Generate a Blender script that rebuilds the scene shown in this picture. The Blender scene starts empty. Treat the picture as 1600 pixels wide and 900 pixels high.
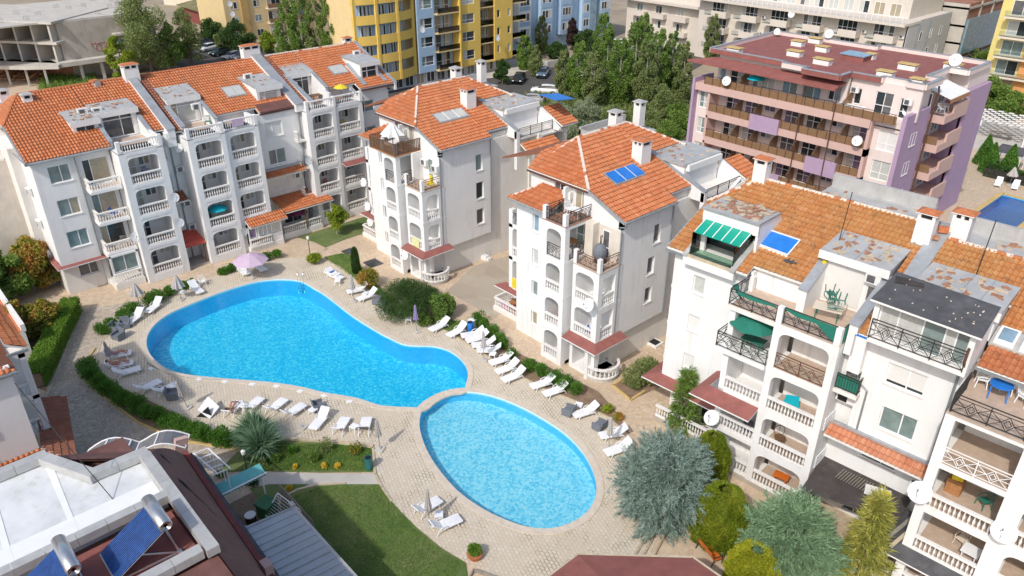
# Aerial view of a holiday complex with two pools; everything is built in metres,
# X and Y follow the walls of the buildings, the camera hangs 33 m above the origin.
SUN_E, SKY_E, EXPO = 2.45, .15, .13
import bpy, bmesh, math, random
import numpy as np
from mathutils import Vector, Matrix
random.seed(7)
S = bpy.context.scene
COL = S.collection
R = math.radians
CAMH = 33.0
F_PX, PITCH, ROLL, YAW = 1210.0, R(28.53), R(0.13), R(47.6)
_fh = Vector((-math.sin(YAW), math.cos(YAW), 0)); _rt = Vector((math.cos(YAW), math.sin(YAW), 0))
_fw = _fh*math.cos(PITCH) - Vector((0, 0, 1))*math.sin(PITCH); _up = _rt.cross(_fw)
C_RT = _rt*math.cos(ROLL) + _up*math.sin(ROLL); C_UP = _up*math.cos(ROLL) - _rt*math.sin(ROLL)

def G(px, py, z=0.0):
    "survey helper: the point of the site at height z seen at (px, py) of the 1600 px photograph"
    d = _fw*F_PX + C_RT*(px-800) - C_UP*(py-450)
    t = (z-CAMH)/d.z
    return Vector((d.x*t, d.y*t, z))

def G2(px, py, z=0.0):
    p = G(px, py, z); return (p.x, p.y)

# ------------------------------------------------------------------ materials
MATS = {}
def _new(name):
    m = bpy.data.materials.new(name); m.use_nodes = True
    nt = m.node_tree; b = nt.nodes['Principled BSDF']
    MATS[name] = m
    return m, nt, b
def N(nt, t, **kw):
    n = nt.nodes.new(t)
    for k, v in kw.items():
        if k in n.inputs: n.inputs[k].default_value = v
        else: setattr(n, k, v)
    return n
def ramp(nt, fac, stops, interp='LINEAR'):
    r = nt.nodes.new('ShaderNodeValToRGB'); r.color_ramp.interpolation = interp
    el = r.color_ramp.elements
    while len(el) > 1: el.remove(el[0])
    el[0].position = stops[0][0]; c = stops[0][1]; el[0].color = (c[0], c[1], c[2], 1)
    for p, c in stops[1:]:
        e = el.new(p); e.color = (c[0], c[1], c[2], 1)
    nt.links.new(fac, r.inputs[0]); return r.outputs[0]
def mixc(nt, fac, a, b, mode='MIX'):
    m = nt.nodes.new('ShaderNodeMix'); m.data_type = 'RGBA'; m.blend_type = mode
    for i, v in ((0, fac), (6, a), (7, b)):
        if isinstance(v, (int, float)): m.inputs[i].default_value = v
        elif isinstance(v, (tuple, list)): m.inputs[i].default_value = (v[0], v[1], v[2], 1)
        else: nt.links.new(v, m.inputs[i])
    return m.outputs[2]
def mth(nt, op, a, b=None, c=None, clamp=False):
    m = nt.nodes.new('ShaderNodeMath'); m.operation = op; m.use_clamp = clamp
    for i, v in enumerate((a, b, c)):
        if v is None: continue
        if isinstance(v, (int, float)): m.inputs[i].default_value = v
        else: nt.links.new(v, m.inputs[i])
    return m.outputs[0]
def pos(nt, scale=(1, 1, 1), rot=(0, 0, 0), src='Position'):
    if src == 'Position': s = nt.nodes.new('ShaderNodeNewGeometry').outputs['Position']
    else: s = nt.nodes.new('ShaderNodeTexCoord').outputs[src]
    mp = nt.nodes.new('ShaderNodeMapping'); mp.inputs['Scale'].default_value = scale; mp.inputs['Rotation'].default_value = rot
    nt.links.new(s, mp.inputs[0]); return mp.outputs[0]
def noise(nt, vec, scale=1, detail=4, rough=.6):
    n = N(nt, 'ShaderNodeTexNoise', Scale=scale, Detail=detail, Roughness=rough)
    nt.links.new(vec, n.inputs['Vector']); return n.outputs['Fac']
def bump(nt, b, h, strength=.3, dist=.02):
    bp = N(nt, 'ShaderNodeBump', Strength=strength, Distance=dist)
    nt.links.new(h, bp.inputs['Height']); nt.links.new(bp.outputs[0], b.inputs['Normal'])

def pm(name, col, rough=.75, var=.12, scale=2.0, bmp=0.0, bscale=30, metal=0.0, grime=0.0, gcol=None, spec=None):
    m, nt, b = _new(name)
    p = pos(nt)
    n = noise(nt, p, scale, 5)
    lo = tuple(c*(1-var) for c in col); hi = tuple(min(1, c*(1+var)) for c in col)
    out = ramp(nt, n, [(.3, lo), (.7, hi)])
    if grime > 0:
        g1 = noise(nt, pos(nt, (2.2, 2.2, .22)), 1.0, 6, .65)
        g2 = noise(nt, p, .45, 4)
        g = mth(nt, 'MULTIPLY', ramp(nt, g1, [(.50, (0, 0, 0)), (.74, (1, 1, 1))]), ramp(nt, g2, [(.35, (0, 0, 0)), (.65, (1, 1, 1))]))
        g = mth(nt, 'MULTIPLY', g, grime)
        out = mixc(nt, g, out, gcol or (.33, .29, .24))
    nt.links.new(out, b.inputs['Base Color'])
    b.inputs['Roughness'].default_value = rough; b.inputs['Metallic'].default_value = metal
    if spec is not None: b.inputs['Specular IOR Level'].default_value = spec
    if bmp > 0: bump(nt, b, noise(nt, p, bscale, 4), bmp, .02)
    return m

pm('plaster', (.80, .795, .78), .9, .035, .7, .15, 22, grime=.33)
pm('plaster_warm', (.77, .745, .70), .9, .05, .7, .12, 22, grime=.32)
pm('plaster_dirty', (.68, .62, .54), .9, .10, 1.1, .2, 14, grime=.45)
pm('white_paint', (.82, .81, .79), .6, .03, 3, grime=.18)
pm('baluster_white', (.80, .785, .76), .65, .05, 5, grime=.30, gcol=(.45, .34, .24))
pm('pvc', (.84, .84, .84), .35, .02)
pm('plastic_white', (.85, .86, .88), .32, .03, 6)
pm('plastic_green', (.03, .17, .12), .4, .1)
pm('plastic_blue', (.03, .22, .55), .4, .1)
pm('rattan', (.16, .18, .21), .7, .18, 30, .4, 60)
pm('zinc', (.37, .39, .41), .55, .16, 1.6, .1, 8, metal=.25, grime=.3)
pm('lead', (.50, .50, .485), .5, .14, 1.2, .1, 8, metal=.2, grime=.5)
pm('bitumen_red', (.28, .10, .085), .85, .16, 1.3, .25, 30, grime=.35, gcol=(.38, .17, .13))
pm('bitumen_maroon', (.15, .068, .058), .8, .22, .8, .25, 25, grime=.5, gcol=(.24, .13, .11))
pm('bitumen_grey', (.085, .085, .09), .8, .25, 1.5, .2, 25, grime=.4, gcol=(.2, .19, .19))
pm('bitumen_dark', (.06, .05, .048), .85, .3, 1.2, .2, 20, grime=.5, gcol=(.17, .15, .13))
pm('red_tin', (.48, .07, .045), .5, .12, 2)
pm('terrace_tile', (.52, .40, .31), .6, .12, 3, .15, 12)
pm('terrace_brown', (.33, .18, .12), .6, .15, 3)
pm('iron', (.035, .032, .03), .5, .2)
pm('iron_rust', (.13, .065, .04), .6, .3, 6)
pm('iron_white', (.8, .8, .79), .5, .03)
pm('pipe_grey', (.27, .30, .32), .5, .12, metal=.3)
pm('pipe_brown', (.11, .05, .04), .5, .15)
pm('ac_white', (.76, .76, .74), .5, .06)
pm('black', (.012, .012, .014), .5, .2)
pm('dish', (.78, .78, .77), .45, .04, 8)
pm('wood', (.40, .19, .075), .6, .25, 5)
pm('wood_orange', (.62, .15, .02), .5, .12, 5)
pm('wood_dark', (.16, .09, .05), .65, .25, 6)
pm('wood_grey', (.30, .27, .23), .85, .2, 4, .3, 20)
pm('deck_yellow', (.60, .34, .12), .7, .15, 6)
pm('fab_lavender', (.55, .42, .54), .9, .06, 4)
pm('fab_mauve', (.40, .33, .36), .9, .08, 4)
pm('fab_violet', (.30, .22, .42), .9, .1, 4)
pm('fab_greige', (.46, .43, .41), .9, .08, 4)
pm('fab_white', (.78, .78, .76), .9, .05, 4)
pm('fab_green', (.015, .17, .12), .85, .1, 4)
pm('fab_turquoise', (.0, .40, .50), .8, .1, 4)
pm('fab_purple', (.16, .03, .09), .8, .3, 6)
pm('fab_yellow', (.75, .58, .03), .85, .1, 4)
pm('fab_blue', (.03, .12, .45), .85, .15, 4)
pm('fab_red', (.50, .03, .05), .85, .15, 4)
pm('fab_pink', (.7, .08, .35), .85, .15, 4)
pm('fab_lemon', (.72, .72, .36), .85, .08, 4)
pm('skin', (.46, .23, .15), .55, .08, 8)
pm('hair', (.04, .025, .02), .6, .2)
pm('teal_metal', (.02, .16, .17), .45, .1)
pm('bin_green', (.03, .13, .05), .5, .15)
pm('concrete', (.42, .38, .33), .9, .16, .6, .3, 6, grime=.6, gcol=(.16, .14, .12))
pm('concrete_pale', (.52, .49, .44), .9, .12, .6, .3, 6, grime=.4)
pm('brick_raw', (.36, .16, .10), .9, .3, 1.2, .3, 10, grime=.4)
pm('pool_white', (.62, .76, .82), .5, .06, 4)
pm('coping', (.62, .545, .45), .85, .10, 3, .2, 30, grime=.5, gcol=(.42, .33, .24))
pm('curb', (.53, .45, .32), .9, .16, 2.5, .2, 20, grime=.4)
pm('curb_yellow', (.58, .42, .17), .9, .18, 2.5, .2, 20)
pm('chrome', (.6, .62, .63), .2, .03, metal=.9)
pm('tank', (.60, .61, .62), .28, .05, 3, metal=.8)
pm('solar_blue', (.02, .08, .28), .25, .3, 4)
pm('tarp_blue', (.02, .19, .62), .45, .12, 2)
pm('tarp_white', (.80, .81, .80), .7, .04, 2)
pm('awn_green', (.01, .34, .24), .35, .08, 2)
pm('awn_teal', (.12, .42, .43), .7, .08, 2)
pm('roof_metal', (.46, .49, .51), .45, .08, .8, metal=.35, grime=.3, gcol=(.3, .31, .31))
pm('trunk', (.16, .12, .09), .95, .3, 4, .5, 12)
pm('trunk_pale', (.34, .31, .27), .95, .2, 4, .4, 12)
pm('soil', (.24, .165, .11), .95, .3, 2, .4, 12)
pm('cream', (.70, .62, .50), .9, .04, .8, grime=.3)
pm('cream_yellow', (.70, .54, .28), .9, .05, .8, grime=.35)
pm('beige', (.64, .58, .51), .9, .04, .8, grime=.3)
pm('grey_wall', (.50, .50, .50), .9, .04, .8, grime=.3)
pm('yellow', (.78, .53, .12), .85, .04, .8, grime=.1)
pm('yellow_pale', (.72, .60, .22), .85, .04, .8, grime=.1)
pm('ochre', (.50, .33, .12), .85, .05, .8)
pm('sky_blue', (.36, .50, .66), .85, .05, .8, grime=.1)
pm('blue_wall', (.45, .60, .74), .85, .05, .8)
pm('orange_wall', (.70, .34, .12), .85, .05, .8)
pm('pink_pale', (.75, .65, .61), .9, .035, .8, grime=.2, gcol=(.45, .33, .3))
pm('pink', (.60, .41, .36), .9, .04, .8, grime=.25, gcol=(.33, .2, .18))
pm('purple', (.42, .30, .43), .9, .05, .8, grime=.3, gcol=(.25, .17, .25))
pm('rail_amber', (.24, .14, .075), .3, .15, 3)
pm('terracotta', (.50, .17, .07), .85, .2, 5, .2, 20)
pm('tile_debris', (.38, .20, .125), .9, .35, 6, .3, 20)
pm('caulk_pink', (.70, .60, .52), .9, .12, 5, .3, 20)
pm('rubber', (.03, .03, .03), .8, .1)
pm('road_line', (.6, .6, .58), .8, .1)
pm('timber_pile', (.42, .24, .13), .9, .3, 1.5, .5, 4)
pm('graffiti_pink', (.42, .22, .20), .9, .1)
pm('graffiti_green', (.12, .22, .17), .9, .1)
pm('scrape_white', (.66, .68, .69), .55, .12, .6, .1, 6, grime=.9, gcol=(.46, .44, .38))
pm('maroon_wall', (.22, .06, .05), .8, .15)
pm('sand', (.56, .44, .32), .95, .14, .5, .3, 8)

def glass(name, col, rough=.08, var=.25, scale=1.4):
    m = pm(name, col, rough, var, scale); m.node_tree.nodes['Principled BSDF'].inputs['Specular IOR Level'].default_value = .6
    return m
glass('glass_dark', (.035, .045, .05)); glass('glass_green', (.20, .26, .25)); glass('glass_curtain', (.52, .53, .50), .15, .12, 5)
glass('glass_beige', (.38, .33, .24), .15, .15, 5); glass('glass_sky', (.22, .33, .42)); glass('glass_purple', (.22, .17, .27), .2)
glass('glass_smoke', (.13, .13, .135)); glass('car_glass', (.02, .025, .03))
pm('sheet_grey', (.19, .19, .195), .3, .08)
m = pm('shutter', (.72, .71, .68), .6, .03)
for nm, c in (('white', (.75, .76, .78)), ('black', (.018, .02, .024)), ('silver', (.36, .38, .40)), ('green', (.015, .03, .025)), ('blue', (.10, .15, .21)), ('grey', (.12, .125, .13))):
    mm = pm('car_'+nm, c, .22, .03); mm.node_tree.nodes['Principled BSDF'].inputs['Coat Weight'].default_value = .6

# roof tiles: colour of each tile from its cell in UV space
def tile_mat(name, cols, mossc, mossamt):
    m, nt, b = _new(name)
    uv = nt.nodes.new('ShaderNodeTexCoord').outputs['UV']
    f = N(nt, 'ShaderNodeVectorMath', operation='FLOOR'); nt.links.new(uv, f.inputs[0])
    w = N(nt, 'ShaderNodeTexWhiteNoise', noise_dimensions='2D'); nt.links.new(f.outputs[0], w.inputs['Vector'])
    c = ramp(nt, w.outputs['Value'], [(i/(len(cols)-1), k) for i, k in enumerate(cols)])
    p = pos(nt)
    big = noise(nt, p, .35, 3); c = mixc(nt, ramp(nt, big, [(.42, (0, 0, 0)), (.68, (.5, .5, .5))]), c, mossc)
    n2 = noise(nt, p, 2.6, 6, .7)
    c = mixc(nt, mth(nt, 'MULTIPLY', ramp(nt, n2, [(.54, (0, 0, 0)), (.72, (1, 1, 1))]), mossamt), c, (.16, .10, .06))
    n3 = noise(nt, p, 11, 3); c = mixc(nt, mth(nt, 'MULTIPLY', ramp(nt, n3, [(.60, (0, 0, 0)), (.8, (1, 1, 1))]), .35), c, (.60, .50, .38))
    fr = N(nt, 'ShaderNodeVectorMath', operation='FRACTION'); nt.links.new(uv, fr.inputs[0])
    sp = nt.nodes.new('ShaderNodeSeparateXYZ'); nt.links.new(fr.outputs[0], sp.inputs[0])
    # noise-masked darker brown lines along the ribs and tile courses, for contrast
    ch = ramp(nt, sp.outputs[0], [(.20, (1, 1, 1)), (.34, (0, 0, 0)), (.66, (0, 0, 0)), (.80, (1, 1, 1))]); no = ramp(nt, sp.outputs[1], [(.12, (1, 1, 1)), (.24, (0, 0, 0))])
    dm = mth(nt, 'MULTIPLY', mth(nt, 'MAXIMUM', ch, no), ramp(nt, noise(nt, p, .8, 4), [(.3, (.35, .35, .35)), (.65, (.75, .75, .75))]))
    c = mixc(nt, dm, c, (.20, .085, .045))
    nt.links.new(c, b.inputs['Base Color']); b.inputs['Roughness'].default_value = .8
    bump(nt, b, noise(nt, p, 25, 3), .25, .02)
    return m
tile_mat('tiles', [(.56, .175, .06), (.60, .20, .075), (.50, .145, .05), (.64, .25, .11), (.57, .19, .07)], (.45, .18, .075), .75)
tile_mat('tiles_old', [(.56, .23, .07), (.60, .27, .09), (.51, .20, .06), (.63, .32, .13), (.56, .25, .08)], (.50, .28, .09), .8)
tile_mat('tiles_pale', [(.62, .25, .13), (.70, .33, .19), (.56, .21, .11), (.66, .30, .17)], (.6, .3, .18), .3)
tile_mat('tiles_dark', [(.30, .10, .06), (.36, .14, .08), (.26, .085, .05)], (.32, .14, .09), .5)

def paving_mat(name, scale, cols, grout, gw, big, rnd=1.0, weeds=.5, gmask=True):
    m, nt, b = _new(name)
    p = pos(nt)
    wob = N(nt, 'ShaderNodeTexNoise', Scale=1.3, Detail=2); nt.links.new(p, wob.inputs['Vector'])
    v1 = N(nt, 'ShaderNodeTexVoronoi', Scale=scale, Randomness=rnd, feature='F1'); nt.links.new(p, v1.inputs['Vector'])
    v2 = N(nt, 'ShaderNodeTexVoronoi', Scale=scale, Randomness=rnd, feature='DISTANCE_TO_EDGE'); nt.links.new(p, v2.inputs['Vector'])
    s = nt.nodes.new('ShaderNodeSeparateColor'); nt.links.new(v1.outputs['Color'], s.inputs[0])
    c = ramp(nt, s.outputs[0], [(i/(len(cols)-1), k) for i, k in enumerate(cols)])
    bn = noise(nt, p, .22, 5, .7)
    c = mixc(nt, ramp(nt, bn, [(.42, (0, 0, 0)), (.66, (.75, .75, .75))]), c, big)
    fn = noise(nt, p, 9, 4); c = mixc(nt, mth(nt, 'MULTIPLY', fn, .3), c, grout)
    e = ramp(nt, v2.outputs['Distance'], [(0, (1, 1, 1)), (gw, (0, 0, 0))])
    if gmask:
        msk = ramp(nt, noise(nt, p, .55, 5, .7), [(.42, (.25, .25, .25)), (.62, (1, 1, 1))]); e = mth(nt, 'MULTIPLY', e, msk)
    c = mixc(nt, e, c, grout)
    nt.links.new(c, b.inputs['Base Color']); b.inputs['Roughness'].default_value = .9
    bump(nt, b, v2.outputs['Distance'], .35, .03)
    return m
paving_mat('crazy_paving', 4.2, [(.60, .47, .33), (.68, .54, .39), (.52, .40, .29), (.71, .58, .44), (.58, .44, .29)], (.38, .28, .19), .05, (.53, .42, .31))
paving_mat('path_paving', 4.4, [(.50, .42, .33), (.62, .53, .42), (.42, .35, .28), (.68, .59, .47), (.56, .47, .36)], (.17, .14, .11), .07, (.46, .39, .32))
paving_mat('stained_concrete', .5, [(.42, .36, .28), (.46, .40, .31), (.39, .33, .26)], (.28, .23, .18), .01, (.50, .45, .37))

def hex_mat():
    m, nt, b = _new('hex_pavers')
    p = pos(nt, rot=(0, 0, .35))
    wob = N(nt, 'ShaderNodeTexNoise', Scale=3.0, Detail=2); nt.links.new(p, wob.inputs['Vector'])
    ad = N(nt, 'ShaderNodeVectorMath', operation='MULTIPLY_ADD'); nt.links.new(wob.outputs['Color'], ad.inputs[0]); ad.inputs[1].default_value = (.10, .10, 0); nt.links.new(p, ad.inputs[2])
    br = nt.nodes.new('ShaderNodeTexBrick'); nt.links.new(ad.outputs[0], br.inputs['Vector'])
    br.inputs['Scale'].default_value = 1; br.inputs['Brick Width'].default_value = .30; br.inputs['Row Height'].default_value = .21
    br.inputs['Mortar Size'].default_value = .022; br.inputs['Mortar Smooth'].default_value = .4
    br.inputs['Color1'].default_value = (.60, .525, .42, 1); br.inputs['Color2'].default_value = (.67, .60, .49, 1); br.inputs['Mortar'].default_value = (.5, .43, .34, 1)
    c = br.outputs['Color']
    bn = noise(nt, p, .3, 5, .7); c = mixc(nt, ramp(nt, bn, [(.40, (0, 0, 0)), (.7, (.6, .6, .6))]), c, (.55, .46, .35))
    wd = ramp(nt, noise(nt, p, .5, 6, .75), [(.50, (0, 0, 0)), (.60, (1, 1, 1))])
    g = mth(nt, 'MULTIPLY', ramp(nt, br.outputs['Fac'], [(.2, (0, 0, 0)), (.75, (1, 1, 1))]), wd)
    wc = ramp(nt, noise(nt, p, 4, 2), [(.45, (.20, .15, .09)), (.6, (.17, .18, .07))])
    c = mixc(nt, mth(nt, 'MULTIPLY', g, .85), c, wc)
    nt.links.new(c, b.inputs['Base Color']); b.inputs['Roughness'].default_value = .9
    bump(nt, b, mth(nt, 'SUBTRACT', 1.0, br.outputs['Fac']), .3, .02)
hex_mat()

def grass_mat(name, a, c2, dry, dryamt):
    m, nt, b = _new(name); p = pos(nt)
    n1 = noise(nt, p, 14, 6, .8); n2 = noise(nt, p, .45, 5, .7)
    c = ramp(nt, n1, [(.3, a), (.7, c2)])
    c = mixc(nt, mth(nt, 'MULTIPLY', ramp(nt, n2, [(.40, (0, 0, 0)), (.66, (1, 1, 1))]), dryamt), c, dry)
    nt.links.new(c, b.inputs['Base Color']); b.inputs['Roughness'].default_value = .95
    bump(nt, b, noise(nt, p, 40, 4), .7, .05)
grass_mat('grass', (.07, .13, .03), (.13, .20, .05), (.24, .24, .10), .7)
grass_mat('scrub', (.11, .12, .04), (.20, .19, .08), (.30, .25, .14), .8)
pm('asphalt', (.085, .08, .075), .9, .2, .5, .2, 30)
pm('earth', (.34, .28, .20), .95, .2, .15, .3, 3)

def mosaic(name, cols, rough=.5):
    m, nt, b = _new(name); p = pos(nt, (7, 7, 7), (0, 0, .3))
    f = N(nt, 'ShaderNodeVectorMath', operation='FLOOR'); nt.links.new(p, f.inputs[0])
    w = N(nt, 'ShaderNodeTexWhiteNoise', noise_dimensions='3D'); nt.links.new(f.outputs[0], w.inputs['Vector'])
    n = noise(nt, pos(nt), 1.2, 4)
    fac = mth(nt, 'ADD', mth(nt, 'MULTIPLY', w.outputs['Value'], .62), mth(nt, 'MULTIPLY', n, .42), clamp=True)
    c = ramp(nt, fac, [(i/(len(cols)-1), k) for i, k in enumerate(cols)])
    nt.links.new(c, b.inputs['Base Color']); b.inputs['Roughness'].default_value = rough
mosaic('mosaic', [(.10, .50, .74), (.34, .74, .88), (.66, .88, .94), (.90, .95, .97)])
mosaic('mosaic_deep', [(.03, .52, .76), (.06, .64, .86), (.12, .72, .90), (.42, .88, .95), (1, 1, 1)])
mosaic('mosaic_wall', [(.10, .50, .80), (.15, .58, .86), (.20, .64, .90)])

def water(name, tint, wav=1.0):
    m, nt, b = _new(name); nt.nodes.remove(b)
    out = nt.nodes['Material Output']
    t = N(nt, 'ShaderNodeBsdfTransparent'); t.inputs[0].default_value = (*tint, 1)
    g = N(nt, 'ShaderNodeBsdfGlossy'); g.inputs['Roughness'].default_value = .03
    fr = N(nt, 'ShaderNodeFresnel', IOR=1.33)
    mx = nt.nodes.new('ShaderNodeMixShader'); nt.links.new(fr.outputs[0], mx.inputs[0]); nt.links.new(t.outputs[0], mx.inputs[1]); nt.links.new(g.outputs[0], mx.inputs[2])
    p = pos(nt); n = noise(nt, p, 2.2, 4, .6)
    bp = N(nt, 'ShaderNodeBump', Strength=.35*wav, Distance=.06); nt.links.new(n, bp.inputs['Height'])
    nt.links.new(bp.outputs[0], g.inputs['Normal']); nt.links.new(bp.outputs[0], fr.inputs['Normal'])
    nt.links.new(mx.outputs[0], out.inputs['Surface'])
water('water', (.40, .885, .985)); water('water_shallow', (.66, .93, .985)); water('water_dark', (.12, .50, .70))

def clear_glass(name, tint, alpha=.5):
    m, nt, b = _new(name); nt.nodes.remove(b); out = nt.nodes['Material Output']
    t = N(nt, 'ShaderNodeBsdfTransparent'); t.inputs[0].default_value = (*tint, 1)
    g = N(nt, 'ShaderNodeBsdfGlossy'); g.inputs['Roughness'].default_value = .05
    fr = N(nt, 'ShaderNodeFresnel', IOR=1.5)
    mx = nt.nodes.new('ShaderNodeMixShader'); nt.links.new(fr.outputs[0], mx.inputs[0]); nt.links.new(t.outputs[0], mx.inputs[1]); nt.links.new(g.outputs[0], mx.inputs[2])
    nt.links.new(mx.outputs[0], out.inputs['Surface'])
clear_glass('clear_green', (.62, .78, .68)); clear_glass('amber_glass', (.42, .25, .12)); clear_glass('blue_sheet', (.10, .32, .80)); clear_glass('clear', (.85, .9, .92)); clear_glass('smoke_sheet', (.33, .33, .34))

def foliage(name, cols, clump=.6, trans=.4, cs=.8):
    m, nt, b = _new(name)
    ri = nt.nodes.new('ShaderNodeNewGeometry').outputs['Random Per Island']
    p = pos(nt); n = noise(nt, p, cs, 3)
    f = mth(nt, 'ADD', mth(nt, 'MULTIPLY', ri, 1-clump), mth(nt, 'MULTIPLY', ramp(nt, n, [(.35, (0, 0, 0)), (.65, (1, 1, 1))]), clump), clamp=True)
    c = ramp(nt, f, [(i/(len(cols)-1), k) for i, k in enumerate(cols)])
    nt.links.new(c, b.inputs['Base Color']); b.inputs['Roughness'].default_value = .6
    b.inputs['Specular IOR Level'].default_value = .25
    tr = nt.nodes.new('ShaderNodeBsdfTranslucent'); nt.links.new(c, tr.inputs[0])
    mx = nt.nodes.new('ShaderNodeMixShader'); mx.inputs[0].default_value = trans
    nt.links.new(b.outputs[0], mx.inputs[1]); nt.links.new(tr.outputs[0], mx.inputs[2])
    nt.links.new(mx.outputs[0], nt.nodes['Material Output'].inputs['Surface'])
foliage('leaf_mid', [(0.102, 0.191, 0.0381), (0.191, 0.305, 0.0636), (0.305, 0.432, 0.102)])
foliage('leaf_olive', [(0.152, 0.204, 0.0636), (0.255, 0.317, 0.115), (0.395, 0.432, 0.179)])
foliage('leaf_grey', [(0.179, 0.23, 0.127), (0.332, 0.381, 0.23), (0.51, 0.56, 0.356)])
foliage('leaf_dark', [(0.0352, 0.0882, 0.0235), (0.0686, 0.138, 0.0352), (0.117, 0.196, 0.0587)])
foliage('leaf_hedge', [(0.0587, 0.157, 0.0235), (0.108, 0.255, 0.0352), (0.177, 0.352, 0.0587)], .3)
foliage('leaf_clip', [(0.1, 0.217, 0.025), (0.184, 0.333, 0.0416), (0.267, 0.4, 0.0667)], .4)
foliage('leaf_bright', [(0.124, 0.193, 0.0207), (0.276, 0.373, 0.0414), (0.442, 0.497, 0.069)])
foliage('leaf_autumn', [(0.0828, 0.138, 0.0276), (0.276, 0.29, 0.0414), (0.455, 0.304, 0.069), (0.497, 0.179, 0.0552)], .75, .25, .9)
foliage('leaf_cedar', [(0.124, 0.193, 0.166), (0.235, 0.324, 0.276), (0.386, 0.497, 0.428)], .35, .1)
foliage('leaf_juniper', [(0.0972, 0.178, 0.0972), (0.194, 0.308, 0.162), (0.324, 0.47, 0.275)], .35, .1)
foliage('leaf_thuja', [(0.0828, 0.138, 0.00828), (0.166, 0.235, 0.0166), (0.276, 0.331, 0.0276), (0.373, 0.345, 0.0552)], .45, .15)
foliage('leaf_thuja_gold', [(0.193, 0.221, 0.011), (0.359, 0.386, 0.0276), (0.524, 0.511, 0.0414)], .45, .15)
foliage('leaf_purple', [(0.0414, 0.0248, 0.0276), (0.0828, 0.0483, 0.0483), (0.124, 0.0828, 0.069)])
foliage('leaf_yucca', [(0.0834, 0.167, 0.0834), (0.167, 0.283, 0.167), (0.283, 0.416, 0.267)], .3, .1)
foliage('leaf_larch', [(0.177, 0.196, 0.0392), (0.332, 0.332, 0.0686), (0.489, 0.451, 0.117)], .5, .15)
foliage('leaf_flower', [(0.69, 0.483, 0.0414), (0.897, 0.69, 0.11)], .3, .2)
foliage('leaf_grass', [(0.0834, 0.184, 0.0333), (0.167, 0.3, 0.05), (0.3, 0.4, 0.1)], .5, .2)

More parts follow.
